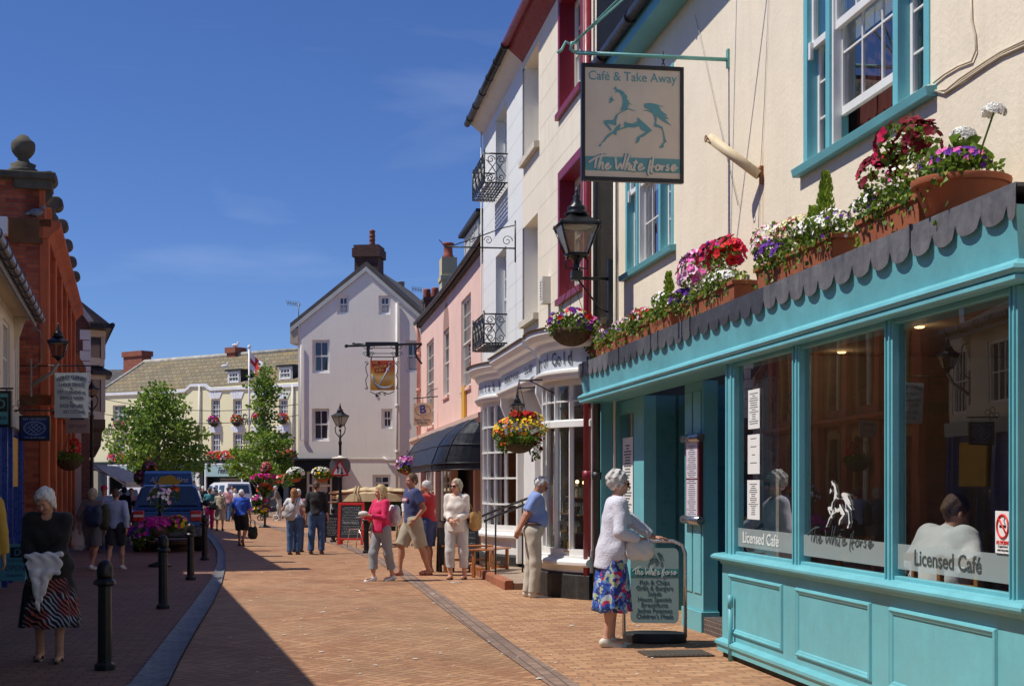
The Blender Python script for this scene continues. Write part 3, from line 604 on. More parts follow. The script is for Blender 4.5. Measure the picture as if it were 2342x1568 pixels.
def script(parent, x, z, w_, h, y, mt, r=.009, name='lettering', only_h=False):
    mb = MB()
    for st in SCRIPT:
        pts = [(x+(uv(*p)[0]-.5)*w_, z+(uv(*p)[1]-.5)*h) for p in st]; pp = []
        for i in range(len(pts)-1):                    # Catmull-Rom smoothing
            p0, p1, p2, p3 = pts[max(0, i-1)], pts[i], pts[i+1], pts[min(len(pts)-1, i+2)]
            for k in range(5):
                t = k/5; f = lambda a, b, c, d: .5*((2*b)+(-a+c)*t+(2*a-5*b+4*c-d)*t*t+(-a+3*b-3*c+d)*t**3); pp.append((f(p0[0],p1[0],p2[0],p3[0]), y, f(p0[1],p1[1],p2[1],p3[1])))
        pp.append((pts[-1][0], y, pts[-1][1])); mb.tube(pp, r, 5)
    for i in range(len(mb.v)): p = mb.v[i]; mb.v[i] = (p[0], y+(p[1]-y)*.2, p[2])
    return mb.build(name, mt, parent)
zt_ = (ZB0+ZB1)/2
serif(sw, 'Licensed Café', sum(C.x(p, -.37) for p in (1700, 1782))/2, zt_, C.x(1782, -.37)-C.x(1700, -.37), .10, LETW, -.374)
serif(sw, 'Licensed Café', sum(C.x(p, -.37) for p in (2093, 2246))/2, zt_, C.x(2246, -.37)-C.x(2093, -.37), .10, LET, -.374)
a, b = C.x(1848, -.37), C.x(1998, -.37); W_ = (b-a)/.93; HH = .9
script(sw, (a+b)/2, zt_+.06+.40*HH, W_, HH, -.376, LET, .0055)
hx = sum(C.x(p, -.37) for p in (1885, 1952))/2; horse(sw, hx, 1.37, .62, .60, -.374, LETW)
# --- interior
INW = mat('cafe_wall', (.27,.235,.19), .8, var=.2); IND = mat('cafe_wall_dark', (.03,.085,.10), .7)
mb = MB(); mb.box(SX+.05, XE-.02, 3.6, 3.7, .1, 2.75, 0); mb.box(SX, SX+.08, .1, 3.6, 0, 2.75, 0); mb.box(XE+.5, XE+.58, -.3, 3.6, 0, 2.75, 1)
mb.box(SX+.1, XE-.02, 3.57, 3.598, .1, 1.5, 1); mb.box(SX+.08, XE+.5, -.33, 3.6, 2.7, 2.74, 2); mb.box(SX+.1, XE+.48, -.3, 3.6, .18, .22, 3)
mb.build('dining_room', [INW, IND, mat('cafe_ceiling', (.22,.17,.12), .9), mat('cafe_floor', (.13,.07,.04), .5)], rt)
# --- recessed entrance side
D0, D1 = C.x(1472, 0), C.x(1566, 0); E0, E1 = C.x(1608, 0), SX
EZT = 2.62
mb = MB()
PX = lambda p: C.x(p, 0)
for a, b in ((PX(1374), PX(1402)), (PX(1449), PX(1472))): mb.box(a, b, .0, .16, .22, EZT)
mb.box(PX(1402), PX(1449), .03, .14, .22, 1.02); mb.box(PX(1402), PX(1449), .03, .14, 2.45, EZT)
mb.box(-6.0, PX(1374), -.2, .16, .0, EZT)
def flutes(mb, a, b): c = (a+b)/2; mb.box(a+.05, c-.03, -.014, .0-.001, .4, EZT-.1); mb.box(c+.03, b-.05, -.014, -.001, .4, EZT-.1)
flutes(mb, PX(1374), PX(1402)); mb.build('display_surround', TEAL, rt, bevel=.005)
mb = MB(); mb.box(PX(1566), PX(1608), .0, .16, .22, EZT); flutes(mb, PX(1566), PX(1608)); pier = mb.build('entrance_pier', TEAL, rt, bevel=.005)
for a, b in ((PX(1374), PX(1472)), (PX(1566), PX(1608))): mb = MB(); mb.box(a-.03, b+.03, -.03, .17, .0, .22); mb.build('pier_base', TEAL2, rt, bevel=.006)
sx0_, _ = C.hit(1745, 400, 0); mb = MB(); mb.box(sx0_-.006, sx0_+.008, -.0012, -.0002, 3.2, 4.55); mb.build('rust_stain', mat('rust_streak', (.62,.40,.16), .85, var=.2), rt)
mb = MB(); mb.face([(PX(1402), .06, 1.02), (PX(1449), .06, 1.02), (PX(1449), .06, 2.45), (PX(1402), .06, 2.45)]); mb.build('side_pane', GLASS, rt)
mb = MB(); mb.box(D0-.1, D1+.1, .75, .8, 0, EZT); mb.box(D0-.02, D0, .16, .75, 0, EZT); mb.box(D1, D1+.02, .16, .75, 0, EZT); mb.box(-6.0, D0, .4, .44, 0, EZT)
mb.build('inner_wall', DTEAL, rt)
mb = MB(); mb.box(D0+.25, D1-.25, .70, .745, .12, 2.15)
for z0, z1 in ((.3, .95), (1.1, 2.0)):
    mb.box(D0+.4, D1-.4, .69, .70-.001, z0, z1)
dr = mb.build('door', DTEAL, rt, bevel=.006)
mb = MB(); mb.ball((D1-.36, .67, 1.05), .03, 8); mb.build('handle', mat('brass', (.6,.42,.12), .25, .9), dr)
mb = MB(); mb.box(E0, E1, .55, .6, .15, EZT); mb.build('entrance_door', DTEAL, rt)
mb = MB(); mb.box(E0, E1+.0, .0, .55, 0, .17); mb.build('doorstep', brickmat('step_tile', (.07,.05,.045), (.12,.08,.07), (.2,.18,.15), .06, .05, .005), rt)
# --- hanging pub-style sign of the cafe
bx, bz = C.hit(1667, 137, 0); S_ = C.sub(bx, 0)
hs = froot('hanging_sign', S_, 'large square cafe sign of a prancing horse hanging from a turquoise iron bracket', 'hanging sign')
L0, L1 = .46, 1.47; zt, zb = bz-.08-.02, 4.455; SAG = .03
PANEL = mat('sign_panel', (.70,.62,.48), .6, var=.05, dirtamt=.1, streak=.1); SBLK = mat('sign_frame', (.015,.015,.018), .4); TB = mat('bracket_green', (.16,.42,.38), .45, var=.15, bump=.2)
# local frame of the sign: u to the viewer's right = +y of the facade frame; panel lies in the y-z plane, facing +x (towards the camera)
SM = Matrix.Rotation(math.pi/2, 4, 'Z')                # sign-space x -> facade y, sign-space y(in) -> facade -x
uc = -(L0+L1)/2; PW, PH = L1-L0, zt-zb; zc = (zt+zb)/2
def sgn(mb, name, mt, par=hs, **k): return mb.xf(SM).build(name, mt, par, **k)
mb = MB(); mb.box(uc-PW/2+.03, uc+PW/2-.03, -.02, .02, zb+.03, zt-.03); pan = sgn(mb, 'panel', PANEL)
mb = MB()
for a, b, c, d in ((uc-PW/2, uc-PW/2+.035, zb, zt), (uc+PW/2-.035, uc+PW/2, zb, zt), (uc-PW/2+.035, uc+PW/2-.035, zb, zb+.04), (uc-PW/2+.035, uc+PW/2-.035, zt-.04, zt)): mb.box(a, b, -.032, .032, c, d)
sgn(mb, 'frame', SBLK, bevel=.004)
iw, ih = PW-.075, PH-.085
STEAL = mat('sign_teal', (.12,.34,.35), .5, var=.05)
mb = MB(); mb.box(uc-iw/2, uc+iw/2, -.024, -.0205, zb+.04+ih*.055, zb+.04+ih*.185); sgn(mb, 'band', STEAL, pan)
h = horse(pan, uc, zc, iw, ih, -.024, STEAL); h.data.transform(SM)
h = script(pan, uc, zc, iw, ih, -.026, STEAL, .019, 'lettering_shadow'); h.data.transform(SM)
h = script(pan, uc, zc, iw, ih, -.030, PANEL, .010); h.data.transform(SM)
t = text(pan, 'Café & Take Away', .125, STEAL, SM @ TM(uc, -.0215, zt-.12), 'lettering', .002, width=iw*.93)
mb = MB()
mb.tube([(0, .02, bz+.0), (0, -1.52, bz-.0)], .02, 8)
tip = [(0, -1.52, bz), (0, -1.575, bz+.03), (0, -1.56, bz+.09), (0, -1.50, bz+.10)]; mb.tube(tip, .018, 8)
mb.tube([(0, -1.55, bz+.06), (0, -1.62, bz+.10), (0, -1.66, bz+.02), (0, -1.70, bz-.01)], .014, 6)
mb.box(-.03, .03, .0-.001, -.02, bz-.08, bz+.10)
mb.build('bracket', TB, hs)
mb = MB(); e1 = C.hit(1500, -20, -.2); 
mb.tube([(0, -1.54, bz+.09), (.25, -.35, bz+1.15)], .010, 6); mb.tube([(0, -1.54, bz+.09), (1.35, -.30, bz+1.2)], .010, 6); mb.build('stay_rod', TB, hs)
mb = MB()
for u in (L0+.22*.9, L1-.09):
    for k in range(3):
        c = (0, -u, zt+.02+k*.03); ring = [(c[0]+(.012*math.cos(t) if k % 2 else 0), c[1]+(0 if k % 2 else .012*math.cos(t)), c[2]+.022*math.sin(t)) for t in [i*6.283/10 for i in range(10)]]; mb.tube(ring, .004, 5, closed=True)
    mb.tube([(0, -u, zt+.08), (0, -u, bz+.05)], .005, 5)
mb.build('chain', BLACK, hs)
# --- flag holder tube, wires, overflow pipe
hx, hz = C.hit(1745, 385, 0); rt2 = froot('flagpole_holder', C.sub(hx), 'cream painted flagpole tube sticking out of the cream wall above the flowers', 'pole holder')
mb = MB(); mb.tube([(.0, -.04, hz-.06), (-.28, -.42, hz+.33)], .045, 12); mb.build('tube', mat('old_cream', (.68,.56,.36), .6, var=.1, streak=.3, dirt=(.3,.12,.04)), rt2)
mb = MB(); mb.box(-.02, .02, -.03, .02, hz-.14, hz+.02); mb.tube([(0, -.02, hz), (0, -.08, hz-.05)], .02, 6); mb.tube([(-.25+.03*math.cos(t), -.46, hz+.31+.03*math.sin(t)) for t in [i*.63 for i in range(10)]], .006, 5, closed=True); mb.build('wall_hook', mat('rust', (.25,.10,.04), .8, var=.3), rt2)
def wire(name, pts, r, mt, label, cat='cable', fr=C, off=-.012, group=None):
    P_ = []
    for p in pts: o = p[2] if len(p) > 2 else off; x_, z_ = fr.hit(p[0], p[1], o); P_.append(fr.w(x_, o, z_))
    mb = MB(); mb.tube(P_, r, 6); return mb.build(name, mt, loc=P_[0], label=label, cat=cat, group=group)
WIRE = mat('pale_cable', (.62,.54,.42), .6)
wire('cable', [(2360,85),(2290,118),(2255,140),(2195,180),(2165,205),(2137,210),(2125,196),(2112,200)], .008, WIRE, 'upper of the twin pale cables climbing away right from the big window corner')
wire('cable', [(2360,97),(2290,128),(2255,150),(2200,188),(2160,214),(2140,208)], .008, WIRE, 'lower of the twin pale cables climbing away right from the big window corner')
wire('cable', [(2220,-20),(2222,45),(2230,80),(2232,115),(2222,140),(2190,152),(2160,170),(2135,190)], .007, WIRE, 'pale cable dropping down the wall then looping towards the big window')
wire('cable', [(2118,200),(2092,212),(2084,232),(2088,290),(2100,390)], .006, WIRE, 'thin pale cable hanging below the big window sill down to the pots')
wire('cable', [(1758,-20),(1748,240),(1740,375),(1733,560)], .003, mat('grey_cable', (.3,.28,.25), .6), 'thin grey line running straight down the cream wall past the flagpole tube')
wire('cable', [(1590,35),(1640,260),(1688,470)], .003, mat('grey_cable', (.3,.28,.25), .6), 'thin slanting grey line from the eaves to the sign shadow', off=-.02)
# --- notices
def card(px0, px1, py0, py1, off, label, lines=9, extra=None, matc=None):
    xc, _ = C.hit((px0+px1)/2, 1000, off); x0, x1 = C.x(px0, off), C.x(px1, off); z1 = C.z((px0+px1)/2, py0, off); z0 = C.z((px0+px1)/2, py1, off)
    fr = C.sub(xc, off); r = empty('notice', C.w(xc, off, z0), C.ang, label, 'notice'); h = z1-z0; w_ = x1-x0
    mb = MB(); mb.box(-w_/2, w_/2, 0, .003, 0, h); mb.build('card', matc or mat('paper', (.78,.78,.76), .7, var=.02), r)
    mb = MB(); rn = random.Random(int(px0+py0)); PRN = mat('print_grey', (.12,.13,.14), .7, var=0)
    for i in range(lines):
        z = h*(.9-.82*i/lines)
        l = rn.uniform(.25, .8)*w_/2; mb.box(-l, l, -.0015, -.0003, z-h*.012, z+h*.006)
    mb.build('print', PRN, r); return r, w_, h
card(1711, 1737, 890, 980, -.38, 'top menu sheet of the three taped inside the left cafe pane', 14)
r, w_, h = card(1710, 1737, 993, 1083, -.38, 'middle menu sheet of the three, with a few large words of a special offer', 4)
r, w_, h = card(1709, 1737, 1097, 1187, -.38, 'bottom menu sheet of the three taped inside the left cafe pane', 16)
r, w_, h = card(2276, 2312, 1168, 1265, -.38, 'white no smoking notice with a red circle in the right cafe pane', 0)
RED = mat('sign_red', (.65,.02,.02), .5, var=0); mb = MB(); c = (0, -.002, h*.64); R_ = w_*.36
mb.tube([(R_*math.cos(t), -.003, c[2]+R_*math.sin(t)) for t in [i*6.283/28 for i in range(28)]], w_*.035, 6, closed=True); mb.tube([(-R_*.7, -.003, c[2]+R_*.7), (R_*.7, -.003, c[2]-R_*.7)], w_*.03, 6); mb.build('prohibition_ring', RED, r)
mb = MB(); mb.box(-R_*.6, R_*.55, -.002, -.0005, c[2]-.007, c[2]+.007); mb.tube([(R_*.4, -.001, c[2]+.01), (R_*.2, -.001, c[2]+.03), (R_*.4, -.001, c[2]+.05)], .003, 5); mb.build('cigarette', SBLK, r)
text(r, 'NO SMOKING', .03, RED, TM(0, -.001, h*.25), width=w_*.8); text(r, 'It is against the law to\nsmoke in these premises', .02, SBLK, TM(0, -.001, h*.12), width=w_*.7, depth=.0005)
r, w_, h = card(1424, 1447, 1000, 1180, .03, 'long price list behind the narrow glass beside the dark cafe door', 22)
# menu board on the pier
px0, px1 = 1560, 1600; x0, x1 = C.x(1562, -.06), C.x(1600, -.06); z1 = C.z(1580, 1008, -.06); z0 = C.z(1580, 1182, -.06)
r = empty('menu_case', C.w((x0+x1)/2, -.0, z0), C.ang, 'tall narrow menu case with silver rounded ends fixed to the turquoise pier', 'menu case'); w_ = x1-x0; h = z1-z0
mb = MB(); mb.box(-w_*.40, w_*.40, -.05, -.003, 0, h); mb.build('case', mat('case_wine', (.12,.02,.03), .4), r, bevel=.004)
mb = MB()
for a, b in ((.02, .49), (.51, .98)): mb.box(-w_*.33, w_*.33, -.054, -.0505, h*a, h*b)
mb.build('menu', mat('menu_lilac', (.62,.58,.66), .5), r)
mb = MB()
for i in range(34):
    if i == 17: continue
    z = h*(.04+.92*i/34); l = random.Random(i).uniform(.12, .28)*w_; mb.box(-l, l, -.056, -.0545, z, z+.006)
mb.build('print', mat('print_grey', (.12,.13,.14), .7, var=0), r)
for z in (-.03, h+.03):
    mb = MB(); mb.tube([(-w_*.52, -.05, z), (w_*.52, -.05, z)], .045, 14); mb.build('end_cap', mat('brushed_steel', (.45,.47,.5), .25, .9), r)
# ================================================================ RIGHT SIDE BEYOND THE CAFE
p0 = C.w(-6.03, -.25); T = Frame((p0.x, p0.y), (.1513, -.9885))        # tall houses' wall plane; x = 0 at the corner by the cafe
CREAM2 = mat('cream_stucco', (.80,.72,.58), .85, var=.04, vs_=1.0, bump=.3, bs=20, streak=.4, dirt=(.52,.42,.30), dirtamt=.22)
PALE = mat('pale_stucco', (.74,.75,.74), .85, var=.03, vs_=1.0, bump=.3, bs=20, streak=.2, dirt=(.5,.5,.48), dirtamt=.08)
PINKW = mat('pink_render', (.80,.54,.46), .85, var=.06, vs_=1.2, bump=.3, bs=20, streak=.3, dirt=(.55,.30,.24), dirtamt=.2)
MAROON = mat('maroon_paint', (.22,.012,.03), .4, var=.08); GREYR = mat('grey_roughcast', (.16,.15,.14), .95, var=.12, bump=1, bs=60)
GUTB = mat('gutter_black', (.02,.02,.022), .45, var=.2); OLDW = mat('off_white_paint', (.72,.69,.62), .55, var=.06, vs_=5, bump=.15, streak=.25, dirt=(.42,.38,.32))
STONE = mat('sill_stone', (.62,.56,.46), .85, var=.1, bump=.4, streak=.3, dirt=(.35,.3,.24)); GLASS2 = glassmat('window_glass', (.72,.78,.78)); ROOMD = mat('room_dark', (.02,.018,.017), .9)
NET = mat('net_curtain', (.60,.58,.54), .95, var=.08)
EZ2 = 9.05; xb = T.x(1208, 0); xe = T.x(1105, 0)
def px_hole(fr, a, b, yt, yb, off=0): 
    x0, x1 = fr.x(a, off), fr.x(b, off); return (x0, x1, fr.z(b, yb, off), fr.z(b, yt, off))
# windows: heights measured at the far edge
cm1 = (T.x(1281, 0), T.x(1329, 0), 6.45, 9.0); cm1 = (cm1[0], cm1[1], T.z(1281, 258, 0), 8.75); cm2 = (cm1[0], cm1[1], T.z(1281, 683, 0), T.z(1281, 412, 0))
bl1 = (T.x(1199, 0), T.x(1232, 0), T.z(1199, 368, 0), T.z(1199, 155, 0)); bl2 = (T.x(1199, 0), T.x(1230, 0), T.z(1199, 735, 0), T.z(1199, 520, 0))
wh1 = (T.x(1134, 0), T.x(1159, 0), T.z(1134, 445, 0), T.z(1134, 276, 0)); wh2 = (T.x(1134, 0), T.x(1158, 0), T.z(1134, 790, 0), T.z(1134, 588, 0))
xm = T.x(1195, 0)
# --- cream tall house
ch = froot('town_house', T, 'tall cream stucco town house with deep red window surrounds above a jewellery shop', 'house')
BZ = 3.62
mb = MB(); wall(mb, xm, 0, BZ, EZ2, [cm1, cm2, (xm+.001, bl1[1], bl1[2], bl1[3], .28), (xm+.001, bl2[1], bl2[2], bl2[3], .28)], rev=.34); 
for b in (bl1, bl2): mb.box(xm, b[1], .281, .30, b[2], b[3])
mb.build('wall', CREAM2, ch)
mb = MB(); mb.face([(0.0, 0, 0), (0.0, 9, 0), (0.0, 9, EZ2+.3), (0.0, 4.5, EZ2+3.6), (0.0, 0, EZ2+.3)]); mb.build('side_wall', GREYR, ch)
mb = MB(); mb.face([(xm, -.25, EZ2+.1), (.12, -.25, EZ2+.1), (.12, 4.5, EZ2+3.7), (xm, 4.5, EZ2+3.7)]); mb.face([(xm, 9, EZ2), (xm, 4.5, EZ2+3.7), (.12, 4.5, EZ2+3.7), (.12, 9, EZ2)]); mb.build('roof', SLATE, ch)
mb = MB(); mb.mould([(-.28, EZ2+.12), (-.2, EZ2+.02), (-.06, EZ2-.1), (-.001, EZ2-.16), (-.001, EZ2+.12)], xm, .1); mb.build('cornice', MAROON, ch)
mb = MB(); mb.tube([(xm, -.32, EZ2+.12), (.1, -.32, EZ2+.12)], .065, 10); mb.build('gutter', MAROON, ch)
for i, h in enumerate((cm1, cm2)):
    mb = MB(); t_ = .13; x0, x1, z0, z1 = h; 
    for a, b, c, d in ((x0-t_, x0, z0, z1+t_), (x1, x1+t_, z0, z1+t_), (x0, x1, z1, z1+t_)): mb.box(a, b, -.012, .0-.001, c, d)
    mb.box(x0, x0+.012, -.006, .33, z0, z1); mb.box(x1-.012, x1, -.006, .33, z0, z1); mb.box(x0+.012, x1-.012, -.006, .33, z1-.012, z1)
    s_ = mb.build('window_surround', MAROON, ch); w_ = window(ch, x0+.012, x1-.012, z0, z1-.012, .22, 2, 4, OLDW, GLASS2, inner=ROOMD, sill=(.28, .10, .14), sillm=MAROON, curtain=(NET, [(0, .35, .0, 1), (.65, 1, 0, 1)]))
for b in (bl1, bl2):
    mb = MB(); mb.mould([(.2, b[2]-.12), (-.09, b[2]-.12), (-.09, b[2]-.02), (.2, b[2]+.0)], b[0]-.08, b[1]+.08); mb.build('blind_window_sill', STONE, ch)
# scored ashlar joints on the stucco
def joints(fr_par, x0, x1, z0, z1, mt, holes, step=.42, y=-.0015):
    mb = MB(); rn = random.Random(8); z = z0+step; r_ = 0
    while z < z1-.1:
        xs = [x0]; 
        for h in sorted(holes):
            if h[2]-.05 < z < h[3]+.15: xs += [h[0]-.15, h[1]+.15]
        xs.append(x1)
        for i in range(0, len(xs)-1, 2):
            if xs[i+1] > xs[i]: mb.box(xs[i], xs[i+1], y, -.0002, z-.004, z+.004)
        z += step
    mb.build('render_joint', mt, fr_par, kind='stuff')
JM = mat('joint_buff', (.66,.60,.50), .9, var=0); joints(ch, xm, 0, BZ+.3, EZ2, JM, [cm1, cm2, bl1, bl2])  # scored joints drawn as thin darker buff lines
ax, az = T.hit(1248, 695, -.06); mb = MB(); mb.box(ax-.11, ax+.11, -.13, -.002, az, az+.42); mb.box(ax-.09, ax+.09, -.138, -.131, az+.07, az+.38)
ab = mb.build('alarm_box', OLDW, ch, bevel=.008)
mb = MB(); [mb.box(ax-.05, ax+.05, -.142, -.1385, az+.10+k*.045, az+.12+k*.045) for k in range(6)]; mb.build('print', mat('print_grey', (.12,.13,.14), .7), ab)
mb = MB(); mb.tube([(-.16, -.09, .0), (-.16, -.09, EZ2)], .055, 12)
for z in (1.6, 3.2, 4.9, 6.6, 8.2): mb.tube([(-.16, -.09, z), (-.16, -.09, z+.12)], .068, 12); mb.box(-.25, -.07, -.05, -.001, z+.03, z+.07)
mb.build('drainpipe', MAROON, ch)
mb = MB(); mb.tube([(.10, -.02, .0), (.10, -.02, 6.2), (.10, .1, 6.8)], .05, 12)
for z in (1.6, 3.2, 4.9): mb.tube([(.10, -.02, z), (.10, -.02, z+.1)], .062, 12)
q_ = mb.build('downpipe', GUTB, ch)
mb = MB(); mb.tube([(.19, .2, 0), (.19, .2, 6.0)], .018, 8); mb.build('overflow_pipe', OLDW, ch)
# --- white tall house
TW = T.sub(xm)
wx = xe-xm
wh = froot('town_house', TW, 'tall pale grey-white town house with two small iron balconies above a curved shopfront', 'house')
sh = lambda h: (h[0]-xm, h[1]-xm, h[2], h[3])
mb = MB(); wall(mb, wx, 0, BZ, EZ2-.01, [sh(wh1), sh(wh2), (sh(bl1)[0], -.001, bl1[2], bl1[3], .28), (sh(bl2)[0], -.001, bl2[2], bl2[3], .28)], rev=.26)
for b in (bl1, bl2): mb.box(b[0]-xm, -.001, .281, .30, b[2], b[3])
mb.face([(wx, 0, 0), (wx, 0, EZ2), (wx, 4.5, EZ2+3.6), (wx, 9, EZ2), (wx, 9, 0)])
mb.build('wall', PALE, wh)
for h in (wh1, wh2):
    window(wh, h[0]-xm, h[1]-xm, h[2], h[3], .16, 2, 4, WHITE, GLASS2, inner=ROOMD, sill=(.03, .06, .05), sillm=OLDW)
joints(wh, wx, 0, BZ+.3, EZ2, mat('joint_grey', (.62,.62,.61), .9, var=0), [sh(q) for q in (wh1, wh2, bl1, bl2)])
mb = MB(); mb.face([(wx-.1, -.25, EZ2+.1), (0, -.25, EZ2+.1), (0, 4.5, EZ2+3.7), (wx-.1, 4.5, EZ2+3.7)]); mb.face([(wx-.1, 9, EZ2), (wx-.1, 4.5, EZ2+3.7), (0, 4.5, EZ2+3.7), (0, 9, EZ2)]); mb.build('roof', SLATE, wh)
mb = MB(); mb.mould([(-.28, EZ2+.09), (-.18, EZ2+.0), (-.06, EZ2-.1), (-.001, EZ2-.16), (-.001, EZ2+.09)], wx-.05, 0); mb.build('cornice', OLDW, wh)
mb = MB(); mb.tube([(wx-.15, -.32, EZ2+.10), (0, -.32, EZ2+.10)], .07, 10)
for i in range(6): mb.tube([(wx+.3+i*1.0, -.32, EZ2+.10), (wx+.37+i*1.0, -.32, EZ2+.10)], .082, 10)
mb.build('gutter', GUTB, wh)
mb = MB(); mb.tube([(wx+.06, -.05, 0), (wx+.06, -.05, EZ2)], .012, 6); mb.build('cable', OLDW, wh)
# --- iron balconettes
def balcony(fr, h, label):
    x0, x1 = h[0]-.12, h[1]+.12; z0 = h[2]-.12; bx_ = (x0+x1)/2; o = fr.sub(bx_)
    r = empty('balcony', o.w(0, 0, z0), o.ang, label, 'balcony', 'iron balconies of the white house'); hw = (x1-x0)/2; dp = .44; hh = .56
    mb = MB()
    for z in (.02, hh): mb.tube([(-hw, 0, z), (-hw, -dp, z), (hw, -dp, z), (hw, 0, z)], .016, 6)
    for x in (-hw, hw):
        for y in (-dp,): mb.tube([(x, y, 0), (x, y, hh+.06)], .016, 6)
    n = 7
    mb.build('rail', BLACK, r)
    mb = MB()
    def scroll(cx, cz, rr, sgn, T_, turns=1.4, up=1):
        return [T_(cx+sgn*rr*(1-i/26*.8)*math.cos(i/26*turns*6.283), cz+up*rr*(1-i/26*.8)*math.sin(i/26*turns*6.283)) for i in range(25)]
    for side in ('f', 'l', 'r'):
        T_ = {'f': lambda u, z: (u, -dp, z), 'l': lambda u, z: (-hw, -dp/2+u, z), 'r': lambda u, z: (hw, -dp/2+u, z)}[side]; W_ = 2*hw if side == 'f' else dp
        k = 4 if side == 'f' else 1; cw = W_/k
        for i in range(k):
            c = -W_/2+cw*(i+.5)
            for s_ in (-1, 1):
                mb.tube(scroll(c+s_*cw*.22, hh-.11, cw*.17, -s_, T_), .009, 5); mb.tube(scroll(c+s_*cw*.22, .12, cw*.17, -s_, T_, up=-1), .009, 5)
                mb.tube([T_(c+s_*cw*.42, .14), T_(c+s_*cw*.25, .25), T_(c, .40), T_(c, hh)], .009, 5); mb.tube([T_(c+s_*cw*.42, hh-.12), T_(c+s_*cw*.2, .34), T_(c, .2), T_(c, .02)], .009, 5)
            if i: mb.tube([T_(c-cw/2, 0), T_(c-cw/2, hh)], .010, 5)
    mb.build('scrollwork', BLACK, r)
    mb = MB()
    for i in range(1, 8): y = -dp*i/8; mb.box(-hw, hw, y-.016, y+.016, -.012, .004)
    for i in range(1, 7): x = -hw+2*hw*i/7; mb.box(x-.012, x+.012, -dp, 0, -.022, -.013)
    mb.build('floor_grid', BLACK, r); return r
balcony(T, wh1, 'upper scrolled black iron balcony on the white house')
balcony(T, wh2, 'lower scrolled black iron balcony on the white house, just above the curved shop')
# --- bare scroll bracket
bx_, bz_ = T.hit(1180, 568, 0); r = froot('sign_bracket', T.sub(bx_), 'empty black wrought iron sign bracket with scrolls on the white house', 'bracket')
mb = MB(); Lb = 1.25; mb.tube([(0, 0, bz_), (0, -Lb, bz_+.0)], .014, 6); mb.tube([(0, 0, bz_+.42), (0, -.25, bz_+.36), (0, -.6, bz_+.22), (0, -Lb+.1, bz_+.02)], .010, 6); mb.tube([(0, -.01, bz_-.25), (0, -.01, bz_+.5)], .016, 6)
for c_, rr, s_ in ((-.16, .10, 1), (-.5, .08, -1), (-.8, .06, 1)): mb.tube([(0, c_+s_*rr*(1-i/30)*math.cos(i*.35), bz_+.13+rr*(1-i/30)*math.sin(i*.35)) for i in range(26)], .007, 5)
mb.tube([(0, -Lb-.07+.07*math.cos(i*.4), bz_+.05+.07*math.sin(i*.4-1.57)) for i in range(14)], .008, 5)
mb.build('ironwork', BLACK, r)
# --- curved shopfronts (one joinery front shared by the two bows and the door between)
SFW = WHITE; BLKP = mat('black_plinth', (.02,.02,.02), .6, var=.3, bump=.4, streak=.4, dirt=(.10,.09,.08))
sx_ = lambda s: -(s-6.03)                                  # s along the frontage -> T.x
RB = (sx_(8.35), sx_(6.15)); LBw = (sx_(15.1), sx_(12.2)); DP = .44
sfr = froot('curved_shopfront', T, 'white painted shopfront with two bowed windows, a lettered frieze and a door between', 'shopfront')
def bow(parent, x0, x1, z0, z1, nv, zbars, top, mt, name, thick=.055, bar=.022, depth=DP, zm=None):
    pth = arc(x0, x1, -.03, depth, 18, 2.2); mb = MB()
    for z, h_, o in ((z0, .09, .03), (z1-.09, .09, .02)): sweep(mb, pth, [(-.05, z), (o, z), (o, z+h_), (-.05, z+h_)])
    for z in zbars: sweep(mb, pth, [(-.03, z-bar/2), (.016, z-bar/2), (.016, z+bar/2), (-.03, z+bar/2)])
    if zm: sweep(mb, pth, [(-.05, zm-.05), (.05, zm-.05), (.05, zm+.03), (.03, zm+.05), (-.05, zm+.05)])
    for i in range(nv+1):
        u = i/nv; x = x0+(x1-x0)*u; y = -.03-depth*(1-abs(2*u-1)**2.2); b = thick if i in (0, nv) else (bar if not zm else thick*.7)
        mb.box(x-b/2, x+b/2, y-.022, y+.04, z0+.08, z1-.08)
    f = mb.build(name, mt, parent)
    g = MB()
    for i in range(18): g.face([(pth[i][0], pth[i][1]+.01, z0), (pth[i+1][0], pth[i+1][1]+.01, z0), (pth[i+1][0], pth[i+1][1]+.01, z1), (pth[i][0], pth[i][1]+.01, z1)], 0, True)
    g.build('pane', GLASS2, f); return f, pth
def bow_base(parent, pth, zs, z0, black_h):
    mb = MB(); sweep(mb, pth, [(-.1, black_h), (.035, black_h), (.035, z0-.14), (-.1, z0-.14)])
    mb.build('stall_riser', SFW, parent)
    mb = MB(); sweep(mb, pth, [(-.06, z0-.14), (.10, z0-.14), (.135, z0-.115), (.14, z0-.08), (.12, z0-.05), (.06, z0-.03), (.06, z0+.0), (-.06, z0)]); mb.build('sill', SFW, parent)
    mb = MB(); sweep(mb, pth, [(-.1, 0), (.075, 0), (.075, black_h-.04), (.05, black_h), (-.1, black_h)]); mb.build('plinth', BLKP, parent)
ZR0 = T.z(1255, 1280, -.75); f1, pth1 = bow(sfr, RB[0], RB[1], ZR0, 2.96, 7, [2.66], 0, SFW, 'bow_window', zm=2.36, thick=.085)
bow_base(sfr, pth1, 0, ZR0, .36)
f2, pth2 = bow(sfr, LBw[0], LBw[1], .72, 3.03, 8, [.72+k*(2.31/5) for k in range(1, 5)], 0, SFW, 'bow_window', bar=.03)
bow_base(sfr, pth2, 0, .72, .30)
